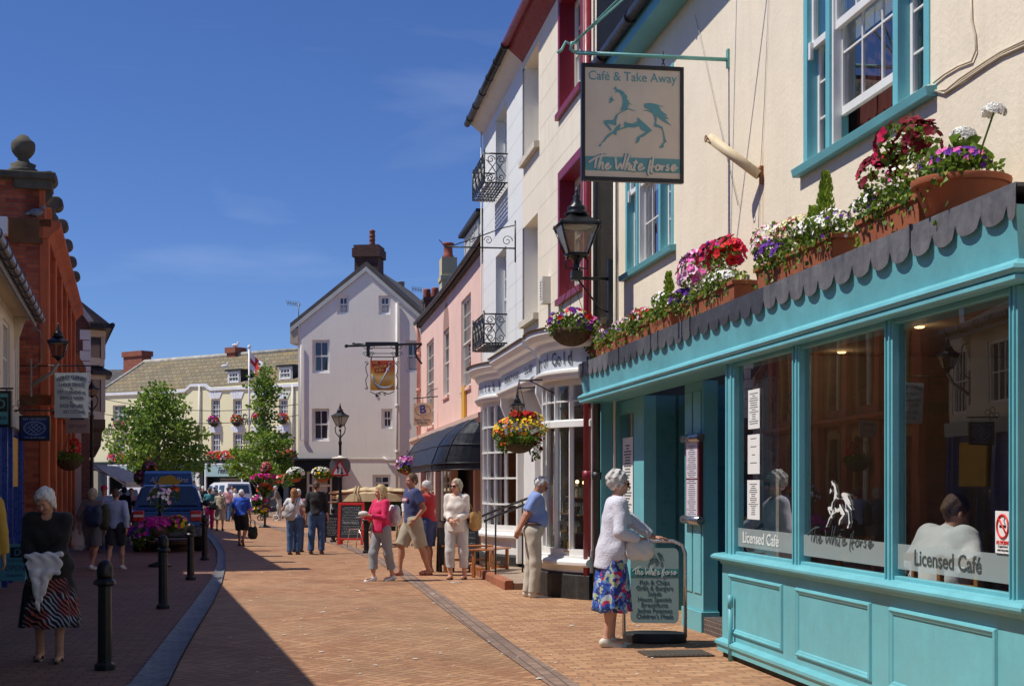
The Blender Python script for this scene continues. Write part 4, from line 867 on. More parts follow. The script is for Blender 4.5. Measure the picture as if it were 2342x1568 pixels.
# entablature: follows bow - straight - bow
def entab_path():
    a = arc(LBw[0]-.35, LBw[1]+.05, -.05, DP+.04, 14, 2.4); b = arc(RB[0]-.05, RB[1]+.3, -.05, DP+.05, 14, 2.4)
    return a, [(LBw[1]+.12, -.40), (RB[0]-.12, -.40)], b
ea, es, eb = entab_path()
for k_, (pth, z0) in enumerate(((ea, 3.02), (es, 3.02), (eb, 2.95))):
    h_ = .0 if k_ < 2 else .06
    mb = MB(); sweep(mb, pth, [(-.12, z0), (.03, z0), (.05, z0+.03), (.05, z0+.05), (.08, z0+.07), (.08, z0+.10), (.02, z0+.13), (-.12, z0+.13)]); mb.build('architrave', SFW, sfr)
    mb = MB(); sweep(mb, pth, [(-.12, z0+.13), (-.01, z0+.13), (-.01, z0+.40), (-.12, z0+.40)]); mb.build('frieze', mat('frieze_grey', (.56,.60,.66), .6, var=.05, streak=.2), sfr)
    mb = MB(); sweep(mb, pth, [(-.12, z0+.40), (.02, z0+.40), (.05, z0+.44), (.07, z0+.50), (.14, z0+.53), (.2, z0+.6), (.2, z0+.66), (-.12, z0+.70)]); mb.build('cornice', SFW, sfr)
    mb = MB(); sweep(mb, pth, [(-.2, z0+.70), (.22, z0+.66), (.24, z0+.68), (.0, z0+.745), (-.3, z0+.80)]); mb.build('lead_cap', mat('mossy_lead', (.20,.17,.12), .9, var=.3, bump=.6, bs=12), sfr)
# shape the top cap back to the wall
mb = MB(); mb.box(LBw[0]-.3, .0, -.42, .0, 3.64, 3.68); mb.build('flat_cap', LEAD, sfr)
LETG = mat('frieze_letters', (.06,.07,.09), .6, var=0)
def arc_text(s, pth, u0, u1, z, size):
    n = len(s); tot = [0]
    for i in range(1, len(pth)): tot.append(tot[-1]+math.dist(pth[i], pth[i-1]))
    for i, chh in enumerate(s):
        if chh == ' ': continue
        d = tot[-1]*(u0+(u1-u0)*(i+.5)/n); k = max(j for j in range(len(tot)-1) if tot[j] <= d); f = (d-tot[k])/(tot[k+1]-tot[k]); a, b = pth[k], pth[k+1]
        x, y = a[0]+(b[0]-a[0])*f, a[1]+(b[1]-a[1])*f; an = math.atan2(b[1]-a[1], b[0]-a[0]); nx, ny = math.sin(an), -math.cos(an)
        yield chh, x+nx*.004, y+ny*.004, an
def curved_text(parent, s, pth, u0, u1, z, size, mt):
    bmx = MB()
    for chh, x, y, an in arc_text(s, pth, u0, u1, z, size):
        t = text(None, chh, size, mt, TM(x, y, z, an), 'lettering', .002, sx=.8); me = t.data
        bmx.raw([v.co[:] for v in me.vertices], [tuple(p.vertices) for p in me.polygons]); bpy.data.objects.remove(t); bpy.data.meshes.remove(me)
    return bmx.build('lettering', mt, parent)
sh_ = [(p[0], p[1]-.0) for p in eb]; curved_text(sfr, 'Rings of Gold', sh_, .28, .86, 2.95+.265, .25, LETG)
curved_text(sfr, '& Collectables', ea, .12, .98, 3.02+.265, .24, LETG)
xc1 = (es[0][0]+es[1][0])/2; text(sfr, 'REGENCY HOUSE', .15, LETG, TM(es[0][0]+(es[1][0]-es[0][0])*.36, -.412, 3.28), width=1.5); text(sfr, 'Circa 1810', .17, LETG, TM(es[1][0]-.62, -.412, 3.28), width=.7)
# door bay
dx0, dx1 = LBw[1], RB[0]
mb = MB(); mb.box(dx0, dx1, .0, .06, .15, 3.02); dw = mb.build('entrance_wall', OLDW, sfr)
for (u0, u1, nm) in ((.12, .44, 'door'), (.56, .90, 'door')):
    a, b = dx0+(dx1-dx0)*u0, dx0+(dx1-dx0)*u1; mb = MB(); mb.box(a, b, -.05, -.001, .16, 2.25)
    for z0, z1 in ((.35, 1.0), (1.15, 2.1)): mb.box(a+.12, b-.12, -.062, -.051, z0, z1)
    d_ = mb.build(nm, WHITE, sfr, bevel=.006); mb = MB(); mb.ball((b-.1, -.1, 1.1), .03, 6); mb.build('handle', mat('brass', (.6,.42,.12), .25, .9), d_)
for x in (dx0+.12, (dx0+dx1)/2, dx1-.12):
    mb = MB(); mb.box(x-.07, x+.07, -.12, -.002, .16, 2.3); mb.build('pilaster', SFW, sfr, bevel=.006)
    mb = MB(); mb.extr([(x-.06, -.12, 2.25), (x-.06, -.16, 2.2), (x-.06, -.2, 2.4), (x-.06, -.40, 2.88), (x-.06, -.40, 3.015), (x-.06, -.003, 3.015), (x-.06, -.003, 2.2)], (.12, 0, 0)); mb.tube([(x-.08, -.15, 2.22), (x+.08, -.15, 2.22)], .055, 10); mb.build('console', SFW, sfr)
# lining so the shop interiors are dim rooms with shelves
mb = MB(); 
for a, b in ((RB[0], RB[1]+.0), (LBw[0], LBw[1])): 
    mb.box(a-.1, b+.1, 1.3, 1.35, 0, 3.0, 0); mb.box(a-.12, a-.1, .07, 1.3, 0, 2.7, 0); mb.box(b+.06, b+.08, .0, 1.3, 0, 2.7, 0); mb.box(a, b, -.0, 1.3, .5, .54, 1)
mb.build('display_room', [mat('shop_brown', (.26,.13,.06), .7, var=.3), mat('shelf_wood', (.30,.16,.07), .6)], sfr)
mb = MB(); rn = random.Random(4)
for k in range(4):
    zz = ZR0+.05+k*.24; yk = -.34+k*.10; mb.box(RB[0]+.35, RB[1]-.3, yk, yk+.16, zz, zz+.02, 0)
    for i in range(34): x = RB[0]+.4+rn.random()*1.45; hgt = rn.uniform(.04, .17); mb.box(x, x+rn.uniform(.012, .05), yk+.02+rn.random()*.08, yk+.14, zz+.021, zz+.02+hgt, rn.choice((1, 2, 3, 3)))
mb.build('jewellery_display', [mat('shelf_wood', (.30,.16,.07), .6), mat('silver', (.6,.58,.5), .25, .8), mat('gold_trinket', (.6,.38,.12), .3, .8), mat('ivory_card', (.6,.55,.42), .8)], sfr)
for i, (px, py) in enumerate(((1336, 1103), (1320, 1101), (1303, 1130), (1297, 1178))):
    x, z = T.hit(px, py, .12); mb = MB(); mb.ball((x, .12, z), .028, 6); mb.build('lamp', mat('lit_bulb', (1.0,.62,.3), .4, emit=4), sfr)
# brick step platform, railings
stp = T.sub(xc1); r = froot('entrance_step', stp, 'low brick-edged step in front of the white shop doors', 'step')
hw = (dx1-dx0)/2+.25; mb = MB(); mb.box(-hw, hw, -.78, -.05, 0, .10); mb.build('slab', mat('step_slab', (.30,.22,.16), .8, var=.15, bump=.3), r)
mb = MB(); n = 34
for i in range(n): x = -hw+2*hw*i/n; mb.extr([(x+.006, -.92, 0), (x+.006, -.92, .115), (x+.006, -.90, .14), (x+.006, -.79, .14), (x+.006, -.79, 0)], (2*hw/n-.012, 0, 0))
mb.build('brick_edge', mat('edge_brick', (.30,.11,.055), .85, var=.35, vs_=2, bump=.5), r, bevel=.004)
for k, (u, lab) in enumerate(((-.30, 'far black handrail beside the white doors, next to the bench'), (.62, 'near black handrail beside the white doors, behind the man in the blue shirt'))):
    rr = empty('handrail', stp.w(u*1.2, -.55, .1), stp.ang, lab, 'handrail', 'pair of handrails by the step'); mb = MB()
    mb.tube([(0, -.3, 0), (0, -.3, .95)], .014, 6); mb.tube([(0, .3, 0), (0, .3, 1.15)], .014, 6); mb.build('post', BLACK, rr)
    mb = MB(); mb.tube([(0, -.48, .86), (0, -.42, .90), (0, -.3, .95), (0, .42, 1.22)], .02, 8); mb.build('rail', BLACK, rr)
# --- pink house
PK = Frame(C.w(-19.35+2.0, 0).to_2d(), (.1513, -.9885))      # x = 0 at the white house's corner
PK = C.sub(T.w(xe, .25) and (C.I @ T.w(xe, .0)).x, 0)
ph = froot('pink_house', PK, 'salmon pink house with tall sash windows, an arched window and a sagging dark eave', 'house')
xP = PK.x(962, 0); EP = 6.95
k1 = (PK.x(976, 0), PK.x(992, 0), PK.z(976, 995, 0), PK.z(976, 760, 0)); k3 = (PK.x(1055, 0), PK.x(1077, 0), PK.z(1055, 892, 0), PK.z(1055, 690, 0)); k2 = (PK.x(1014, 0), PK.x(1027, 0), PK.z(1014, 908, 0), PK.z(1014, 760, 0))
k1 = (k1[0], k1[1], 3.35, 6.0); k3 = (k3[0], k3[1], k3[2], k3[3])
mb = MB(); wall(mb, xP, 0, 2.9, EP, [k1, k2, k3], rev=.10)
am = (k2[0]+k2[1])/2; ar = (k2[1]-k2[0])/2
mb.face([(xP, 0, 0), (xP, 0, EP), (xP, 5, EP+2.2), (xP, 8, 0)])
mb.build('wall', PINKW, ph)
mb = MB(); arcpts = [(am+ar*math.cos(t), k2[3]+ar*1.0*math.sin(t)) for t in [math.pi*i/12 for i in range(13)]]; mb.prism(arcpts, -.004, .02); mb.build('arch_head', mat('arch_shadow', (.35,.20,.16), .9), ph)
for h, nx, nz in ((k1, 2, 6), (k3, 3, 6), (k2, 1, 4)): window(ph, h[0], h[1], h[2], h[3], .04, nx, nz, OLDW, GLASS2, inner=ROOMD, sill=(.10, .09, .07), sillm=PINKW, curtain=(NET, [(0, .3, 0, 1), (.75, 1, 0, 1)]))
mb = MB(); n = 20
for i in range(n):
    a = xP-.2+(0-xP+.2)*i/n; b = xP-.2+(0-xP+.2)*(i+1)/n; sg = lambda x: -.10*math.sin(math.pi*(x-xP)/(-xP))
    mb.face([(a, -.12, EP+sg(a)), (b, -.12, EP+sg(b)), (b, 3.6, EP+1.1), (a, 3.6, EP+1.1)], 0); mb.face([(a, -.12, EP-.12+sg(a)), (b, -.12, EP-.12+sg(b)), (b, -.12, EP+sg(b)), (a, -.12, EP+sg(a))]); mb.face([(a, -.12, EP-.12+sg(a)), (a, .0, EP-.2), (b, .0, EP-.2), (b, -.12, EP-.12+sg(b))])
mb.build('roof', mat('dark_slate', (.045,.04,.04), .8, var=.3, bump=1, bs=8), ph)
mb = MB(); mb.tube([(xP-.2+(-xP+.2)*i/n, -.18, EP-.03-.10*math.sin(math.pi*i/n)) for i in range(n+1)], .06, 8); mb.build('gutter', GUTB, ph)
PIPEP = mat('pink_pipe', (.62,.30,.24), .6, var=.1); mb = MB(); mb.tube([(xP+.15, -.16, EP-.15), (xP+.12, -.08, EP-.5), (xP+.12, -.08, 2.6)], .06, 10); 
for z in (3.4, 4.6, 5.8): mb.tube([(xP+.12, -.08, z), (xP+.12, -.08, z+.12)], .075, 10)
mb.build('drainpipe', PIPEP, ph)
yx, yz = PK.hit(1060, 915, -.05); mb = MB(); mb.box(yx-.3, yx+.3, -.07, -.01, yz-.45, yz+.35); yl = mb.build('alarm_box', mat('yellow_box', (.72,.40,.04), .5), ph)
# dormer and chimneys behind
dm = PK.sub(-.2, .9); mb = MB(); dz0 = 7.4; dz1 = dm.z(1066, 530, 0) 
r = ph
d0, d1 = C.x(1066, .9), C.x(1100, .9)
dmx = -.9; mb = MB(); mb.box(-8.8, -5.3, .4, 2.2, 6.9, 8.25); dm_ = mb.build('dormer', mat('dormer_grey', (.5,.5,.48), .7), ph)
window(dm_, -8.5, -5.6, 7.2, 8.15, .36, 3, 2, OLDW, WGLASS, d=.035)
mb = MB(); mb.box(-9.0, -5.1, .25, 2.4, 8.25, 8.34); mb.build('dormer_roof', GUTB, dm_)
cx_ = PK.x(1025, .8); cz = PK.z(1025, 592, .8)
mb = MB(); mb.box(cx_-.4, cx_+.4, .55, 1.05, 6.8, cz); mb.box(cx_-.44, cx_+.44, .51, 1.09, cz-.75, cz-.6); cb = mb.build('chimney', mat('chimney_cream', (.55,.47,.28), .9, var=.1, bump=.4), ph)
mb = MB(); mb.lathe([(.17, 0), (.19, .08), (.15, .15), (.14, .42), (.19, .46), (.19, .52), (.14, .52)], (cx_, .8, cz), 14); mb.build('chimney_pot', mat('pot_red', (.30,.08,.05), .8, var=.2), cb)
cx_ = PK.x(986, .5); cz = PK.z(986, 683, .5); mb = MB(); mb.box(cx_-.4, cx_+.4, .25, .75, 6.3, cz); mb.box(cx_-.45, cx_+.45, .2, .8, cz-.12, cz); cb = mb.build('chimney', brickmat('chimney_brick', (.10,.04,.03), (.16,.06,.04), (.08,.06,.05)), ph)
for q in (-.2, .2):
    mb = MB(); mb.lathe([(.13, 0), (.15, .06), (.12, .3), (.13, .34), (.1, .36)], (cx_+q, .5+q*.6, cz), 12); mb.build('chimney_pot', mat('pot_red', (.30,.08,.05), .8, var=.2), cb)
# shop below with black canopy
SFP = mat('pink_pilaster', (.72,.44,.38), .7, var=.06)
mb = MB(); mb.mould([(-.3, 2.85), (-.36, 2.95), (-.36, 3.05), (-.001, 3.12), (-.001, 2.85)], xP-.3, 0); mb.build('shop_cornice', mat('shop_cornice_pink', (.62,.42,.34), .8, var=.1), ph)
for px in (966, 1000, 1037, 1092):
    x = PK.x(px, -.1); mb = MB(); mb.box(x-.16, x+.16, -.18, .0, 0.1, 2.85); mb.build('pilaster', SFP, ph, bevel=.01)
mb = MB(); mb.box(xP, 0, .35, .4, 0, 2.85); mb.box(xP, 0, -.12, .3, 0, .45); mb.build('shop_back', mat('shop_dark', (.035,.022,.018), .5), ph)
mb = MB(); mb.box(PK.x(1003, -.08), PK.x(1034, -.08), -.05, -.04, .5, 2.5); mb.box(PK.x(970, -.08), PK.x(997, -.08), -.05, -.04, .5, 2.5); mb.build('shop_pane', WGLASS, ph)
mb = MB()
for px in (975, 985, 1010, 1019, 1027): x = PK.x(px, -.08); mb.box(x-.05, x+.05, -.07, -.051, .5, 2.5)
mb.build('glazing_bar', OLDW, ph)
mb = MB(); mb.box(PK.x(1045, .3), PK.x(1088, .3), .3, .34, .1, 2.4); mb.build('door', mat('door_wood_dark', (.06,.03,.02), .5), ph)
a0, a1 = PK.x(995, -.3), -.35
cn = froot('shop_canopy', PK.sub((a0+a1)/2), 'black domed fabric canopy over the shop under the pink house', 'canopy'); hw = (a1-a0)/2
BF = mat('black_canvas', (.010,.012,.018), .42, var=.25, bump=.5, bs=6)
prof = [(0, 3.02), (-.30, 2.98), (-.62, 2.84), (-.88, 2.62), (-1.04, 2.38), (-1.20, 1.98), (-1.18, 1.84)]; secs = [(-hw+(2*hw-1.15)*i/6, 1.0) for i in range(7)]+[(hw-1.15+1.15*math.sin(math.pi/2*i/9), max(.02, math.cos(math.pi/2*i/9)**.8)) for i in range(1, 10)]
G = [[(x, y*k-.005*math.sin(x*5+j), z-.012*math.sin(x*2.3)) for j, (y, z) in enumerate(prof)] for x, k in secs]
mb = MB()
for i in range(len(G)-1):
    for j in range(len(prof)-1): mb.face([G[i][j], G[i][j+1], G[i+1][j+1], G[i+1][j]], 0, j != 3)
mb.face([G[0][j] for j in range(len(prof))]+[(-hw, 0, 1.9)]); mb.build('hood', BF, cn)
mb = MB()
for j in (4, 5, 6): mb.tube([(g[j][0], g[j][1]-.006, g[j][2]) for g in G], .014, 6)
for i in (0, 6, 10): mb.tube([(p[0], p[1]-.006, p[2]+.004) for p in G[i]], .014, 6)
mb.build('hoop', BF, cn); mb = MB(); rn = random.Random(9); WL = mat('worn_letter_gilt', (.06,.055,.045), .8, var=.3)
for k in range(11):
    x = -hw+.35+k*.20
    if k == 4: continue
    for dx in (0, .045, .11): a, b = rn.uniform(0, .12), rn.uniform(.85, 1); q = lambda t: (x+dx, -1.052-.15*t*.98-.004, 2.34-.37*t); mb.tube([q(a), q(b)], .010, 4)
mb.build('worn_lettering', WL, cn)
# ================================================================ THE INN (white gable facing us)
YI = 50.0; o = at(682, 1105, YI); I_ = Frame((o.x, o.y), (1, -.13))
PXI = lambda p: I_.x(p, 0); ZI = lambda y, p=800: I_.z(p, y, 0)
INNW = mat('inn_white', (.90,.86,.76), .85, var=.03, vs_=.8, bump=.15, streak=.18, dirt=(.60,.52,.42), dirtamt=.12)
inn = froot('gabled_inn', I_, 'white rendered inn with a tall gable, sash windows and a dark chimney', 'inn')
WI = PXI(1010); xa = PXI(838); za = ZI(612); zl, zr = ZI(752), ZI(735); z_l0 = ZI(735)
hs_ = [(PXI(714), PXI(754), ZI(852), ZI(776)), (PXI(713), PXI(753), ZI(1008), ZI(933)), (PXI(927), PXI(960), ZI(852), ZI(780)), (PXI(872), PXI(897), ZI(980), ZI(935)), (PXI(771), PXI(798), ZI(718), ZI(675)), (PXI(866), PXI(893), ZI(720), ZI(677)), (PXI(852), PXI(893), ZI(1125), ZI(1085))]
sl = (za-z_l0)/(xa-0); srr = (za-ZI(735))/(PXI(975)-xa)
planes = [(-sl, 1, z_l0), (srr, 1, za+srr*xa)]
mb = MB(); wall(mb, 0, WI, ZI(1050), za+.1, hs_[:6], rev=.14, planes=planes); wall(mb, PXI(782), WI, 0, ZI(1050), hs_[6:], rev=.14)
mb.face([(0, 0, ZI(1050)), (0, 0, z_l0), (0, 8, z_l0), (0, 8, ZI(1050))]); mb.face([(0,.02,0),(0,8,0),(0,8,3),(0,.02,3)]); mb.build('wall', INNW, inn)
for i, h in enumerate(hs_):
    w_ = window(inn, *h, .07, 2, 2, WHITE, WGLASS, fw=.06, bar=.03, sill=(.06, .10, .13), sillm=INNW)
    if i in (2, 4, 5):
        mb = MB(); n = 14; a, b, c, d = h
        mb.face([(a+.12, .098, c+.12), (b-.12, .098, c+.12), (b-.12, .098, (c+d)/2-.05), (a+.12, .098, (c+d)/2-.05)]); mb.build('curtain', NET, w_)
rt_ = mat('inn_slate', (.10,.09,.085), .9, var=.2, bump=.5, bs=10)
mb = MB()
for s_ in (-1, 1):
    if s_ < 0: A = (-.28, z_l0-.28*sl); B = (xa, za)
    else: A = (PXI(1010), za-srr*(PXI(1010)-xa)); B = (xa, za)
    n_ = Vector((A[0]-B[0], A[1]-B[1])).normalized(); q = [(A[0], A[1]+.02), (B[0], B[1]+.02), (B[0], B[1]+.20), (A[0], A[1]+.18)]
    mb.prism(q if s_ < 0 else q[::-1], -.05, 8)
mb.build('roof', rt_, inn)
mb = MB()
for A, B in (((-.28, z_l0-.28*sl), (xa, za)), ((xa, za), (PXI(1010), za-srr*(PXI(1010)-xa)))): mb.prism([(A[0], A[1]-.14), (B[0], B[1]-.14), (B[0], B[1]+.02), (A[0], A[1]+.02)], -.065, -.03)
mb.build('bargeboard', mat('board_grey', (.50,.52,.50), .7, var=.1), inn)
mb = MB(); mb.box(-.28, -.0, -.03, 8, z_l0-.75, z_l0-.2); mb.build('eaves_box', mat('eaves_cream', (.55,.47,.34), .8), inn)
cz0, cz1 = ZI(612)-.3, ZI(556, 833); c0, c1 = PXI(806), PXI(860)
CB = brickmat('sooty_brick', (.08,.03,.022), (.14,.05,.035), (.05,.04,.035)); mb = MB(); mb.box(c0, c1, .3, 1.2, cz0-.5, cz1-.1); mb.box(c0-.08, c1+.08, .24, 1.26, cz1-.42, cz1-.12); mb.box(c0-.03, c1+.03, .28, 1.22, cz1-.12, cz1); cb = mb.build('chimney', CB, inn)
mb = MB(); m0 = PXI(841); mb.lathe([(.10, 0), (.12, .05), (.10, .12), (.10, .2), (.12, .22), (.10, .25), (.10, .33), (.12, .35), (.10, .38), (.10, .5), (.12, .53), (.08, .57), (.03, .6)], (m0, .7, cz1), 12); mb.build('chimney_pot', mat('pot_brown', (.20,.07,.05), .7, var=.2), cb)
for px, y0, w__ in ((917, 1130, .0), ):
    pass
PIP = mat('inn_pipe', (.70,.67,.66), .6); x = PXI(909)
mb = MB(); mb.tube([(x, -.07, ZI(695)), (x, -.07, .3)], .05, 8); [mb.tube([(x, -.07, z), (x, -.07, z+.1)], .065, 8) for z in (1.2, 2.6, 4.2)]; mb.tube([(PXI(878), -.06, ZI(1045)), (PXI(884), -.06, ZI(1052)), (x, -.07, ZI(1053))], .035, 6); mb.build('drainpipe', PIP, inn)
mb = MB(); x = .12; mb.tube([(x, -.05, z_l0-.8), (x, -.05, ZI(1005)), (PXI(700), -.05, ZI(1006))], .025, 6); mb.build('cable_pipe', PIP, inn)
mb = MB(); mb.lathe([(.05, 0), (.05, .01)], (0, 0, 0), 10); mb.xf(Matrix.Translation((PXI(862), -.01, ZI(905))) @ Matrix.Rotation(math.pi/2, 4, 'X')); mb.build('vent', BLACK, inn)
mb = MB(); mb.box(PXI(760), WI, -.02, -.001, ZI(1051), ZI(1048)); mb.build('string_course', STONE, inn)
# far aerial and corner flues
def aerial(name_label, px, py0, py1, Y, w_=1.0):
    b = at(px, py0, Y); r = empty('tv_aerial', b, 0, name_label, 'aerial'); h = (py0-py1)*Y/F; G_ = mat('aerial_grey', (.25,.25,.26), .5, .6)
    mb = MB(); mb.tube([(0, 0, -.3), (0, 0, h)], .018, 6); mb.build('mast', G_, r); mb = MB(); mb.tube([(-w_*.75, 0, h*.95), (w_*.15, 0, h*.85)], .012, 5)
    for i in range(8): x = -w_*.75+i*w_*.11; z = h*(.95-.1*i/8.5); mb.tube([(x, -.15, z+.07), (x, .15, z-.07)], .008, 4)
    mb.build('antenna', G_, r)
aerial('thin rooftop aerial above the left eave of the white inn', 683, 732, 690, 50.6, .55)
aerial('thin aerial on the chimney between inn and pink house', 968, 700, 658, 48.6, .5)
mb = MB(); b = at(917, 690, 56); mb.lathe([(.17, -1.5), (.17, .0), (.14, .02), (.14, .75), (.17, .77), (.1, .8)], b, 12); mb.build('flue', mat('flue_grey', (.2,.2,.2), .6), loc=b, label='tall grey flue rising behind the right slope of the inn roof', cat='flue')
# small dark shopfront at the inn's left corner
s0, s1, zt_ = PXI(678), PXI(783), ZI(1050)
sf = froot('corner_shopfront', I_.sub(s0), 'black shopfront with a white framed glass door at the left of the inn', 'shopfront'); SW = s1-s0; BG = mat('shop_black', (.015,.018,.022), .4)
mb = MB(); mb.box(0, SW, -.30, .0, zt_-.42, zt_-.08); mb.box(0, .42, -.22, 0, 0, zt_-.42); mb.box(SW-.32, SW, -.22, 0, 0, zt_-.42); mb.build('surround', BG, sf, bevel=.01)
mb = MB(); mb.mould([(-.30, zt_-.08), (-.42, zt_-.03), (-.42, zt_+.02), (0, zt_+.05), (0, zt_-.08)], -.08, SW+.08); mb.build('cornice', BG, sf)
mb = MB(); a, b = .42, SW-.32; f = .08
for q in ((a, a+f, .1, zt_-.42), (b-f, b, .1, zt_-.42), (a+f, b-f, zt_-.5, zt_-.42), (a+f, b-f, zt_-.95, zt_-.87), (a+f, b-f, .1, .3)): mb.box(q[0], q[1], -.16, -.1, q[2], q[3])
d_ = mb.build('door', WHITE, sf); mb = MB(); mb.face([(a, -.12, .1), (b, -.12, .1), (b, -.12, zt_-.42), (a, -.12, zt_-.42)]); mb.build('pane', WGLASS, d_)
mb = MB(); mb.box(a+.18, b-.18, -.135, -.125, 1.25, 1.9); mb.build('poster', mat('poster_white', (.5,.52,.55), .7), d_)
# shell awning left of it
aw = empty('shell_awning', at(668, 1100, YI), 0, 'small cream shell-shaped awning at the left corner of the black shopfront', 'awning'); mb = MB(); N = 10
for i in range(N):
    for j in range(6):
        def P_(i, j): th = math.pi/2*i/N; t = math.pi*j/6; return (-.62*math.sin(th)+.3, -.35*math.sin(t), .62*math.cos(th)*(1)-.1)
        mb.face([P_(i, j), P_(i+1, j), P_(i+1, j+1), P_(i, j+1)], 0, True)
mb.build('canvas', mat('canvas_cream', (.62,.52,.34), .8), aw); mb = MB()
for i in (0, 3, 6, 10): mb.tube([(-.62*math.sin(math.pi/2*i/N)+.3, -.36*math.sin(math.pi*j/8), .62*math.cos(math.pi/2*i/N)-.1) for j in range(9)], .012, 5)
mb.build('rib', mat('rib_brown', (.2,.14,.08), .7), aw)
# ================================================================ INN SIGN on its beam
SY = 44.5; b0 = at(962, 1105, SY); r = empty('inn_sign', (b0.x, SY, 0), 0, 'painted anchor inn sign hanging from a long black iron beam on the pink house', 'inn sign')
X_ = lambda px: at(px, 0, SY).x-b0.x
Zs = lambda y: at(0, y, SY).z
IR = BLACK; mb = MB(); mb.tube([(X_(792), 0, Zs(791)), (X_(965), 0, Zs(786))], .035, 8); mb.ball((X_(792), 0, Zs(791)), .06, 6); mb.tube([(X_(806), 0, Zs(785)), (X_(840), 0, Zs(789))], .03, 6); mb.box(X_(836), X_(911), -.05, .05, Zs(790), Zs(782))
for px in (842, 908): mb.box(X_(px)-.05, X_(px)+.05, -.04, .04, Zs(815), Zs(785))
mb.tube([(X_(965), 0, Zs(786)), (X_(950), 0, Zs(800)), (X_(952), 0, Zs(815)), (X_(965), 0, Zs(832))], .03, 6); mb.build('beam', IR, r)
mb = MB()
for y in (796, 808): mb.tube([(X_(845), 0, Zs(y)), (X_(906), 0, Zs(y))], .012, 5)
def spiral(cx, cz, rr, s1, s2, t=.010): mb.tube([(cx+s1*rr*(1-i/28)*math.cos(i*.33), 0, cz+s2*rr*(1-i/28)*math.sin(i*.33)) for i in range(24)], t, 5)
for px, s_ in ((836, -1), (850, 1), (900, -1), (914, 1)):
    for y in (795, 810): spiral(X_(px), Zs(y), .085, s_, 1)
mb.tube([(X_(842), 0, Zs(816)), (X_(908), 0, Zs(816))], .015, 5)
for px in (849, 900): mb.tube([(X_(px), 0, Zs(816)), (X_(px), 0, Zs(824))], .02, 5)
for s_, px in ((-1, 843), (1, 904)):
    x = X_(px); mb.tube([(x+s_*.06*0, 0, Zs(830)), (x+s_*.09, 0, Zs(838)), (x+s_*.07, 0, Zs(850)), (x+s_*.02, 0, Zs(858)), (x+s_*.09, 0, Zs(868)), (x+s_*.07, 0, Zs(880)), (x+s_*.02, 0, Zs(888))], .014, 5); spiral(x+s_*.06, Zs(830), .06, s_, 1); spiral(x+s_*.06, Zs(887), .05, s_, -1)
mb.tube([(X_(846), 0, Zs(895)), (X_(858), 0, Zs(901)), (X_(872), 0, Zs(896)), (X_(875), 0, Zs(896)), (X_(888), 0, Zs(901)), (X_(902), 0, Zs(895))], .014, 5); spiral(X_(868), Zs(902), .05, 1, 1); spiral(X_(880), Zs(902), .05, -1, 1)
mb.build('scrollwork', IR, r)
sx0, sx1, sz0, sz1 = X_(847), X_(903), Zs(892), Zs(824)
def signpaint():
    m, g, b, P = newmat('sign_sunset'); s = g.n('ShaderNodeSeparateXYZ'); t = g.n('ShaderNodeTexCoord'); g.link(t.outputs['Generated'], s.inputs[0]); rr_ = g.n('ShaderNodeValToRGB'); e = rr_.color_ramp
    e.elements[0].position = 0; e.elements[0].color = (.45,.22,.02,1); e.elements[1].position = 1; e.elements[1].color = (.5,.06,.01,1)
    for p_, c in ((.30, (.62,.36,.05,1)), (.42, (.72,.55,.22,1)), (.55, (.68,.38,.06,1)), (.75, (.6,.15,.015,1))): q = e.elements.new(p_); q.color = c
    g.link(g.m('ADD', s.outputs[2], g.m('MULTIPLY', g.m('SUBTRACT', g.noise(P, 6, 3), .5), .15)), rr_.inputs[0]); g.link(rr_.outputs[0], b.inputs['Base Color']); b.inputs['Roughness'].default_value = .4; return m
mb = MB(); mb.box(sx0, sx1, -.03, .03, sz0, sz1); pnl = mb.build('panel', signpaint(), r); sw_, shh = sx1-sx0, sz1-sz0
S2 = lambda u, v: (sx0+u*sw_, sz0+v*shh)
mb = MB(); fl = Matrix.Identity(4)
def strokey(mb, pts, w_, y, m=0):
    mb.tube([(S2(*p)[0], y, S2(*p)[1]) for p in pts], w_, 6, m)
STL = mat('anchor_steel', (.28,.34,.42), .4, var=.2); strokey(mb, [(.33, .12), (.56, .45), (.78, .80)], .022, -.035); strokey(mb, [(.07, .55), (.12, .35), (.22, .20), (.38, .10), (.58, .07), (.78, .10), (.95, .18)], [.012, .03, .04, .045, .04, .03, .012], -.035)
strokey(mb, [(.66, .72), (.88, .60)], .018, -.04); mb.tube([(S2(.83, .87)[0]+.06*math.cos(t*.63), -.04, S2(.83, .87)[1]+.06*math.sin(t*.63)) for t in range(10)], .012, 5, closed=True); mb.build('painted_anchor', STL, pnl)
YL = mat('sign_gold', (.72,.50,.10), .5); mb = MB(); mb.prism([S2(.08, .95), S2(.40, .98), S2(.42, .88), S2(.72, .92), S2(.70, .70), S2(.62, .60), S2(.18, .58), S2(.16, .75), S2(.08, .80)], -.033, -.0305); mb.build('red_scroll', mat('sign_crimson', (.30,.02,.015), .5), pnl)
for s, u, v, w__ in (('THE', .20, .91, .22), ('ANCHOR', .40, .785, .54), ('INN', .38, .66, .30)): text(pnl, s, .13, YL, TM(S2(u, v)[0], -.036, S2(u, v)[1]) @ Matrix.Rotation(.12, 4, 'Z'), width=w__*sw_, depth=.003)
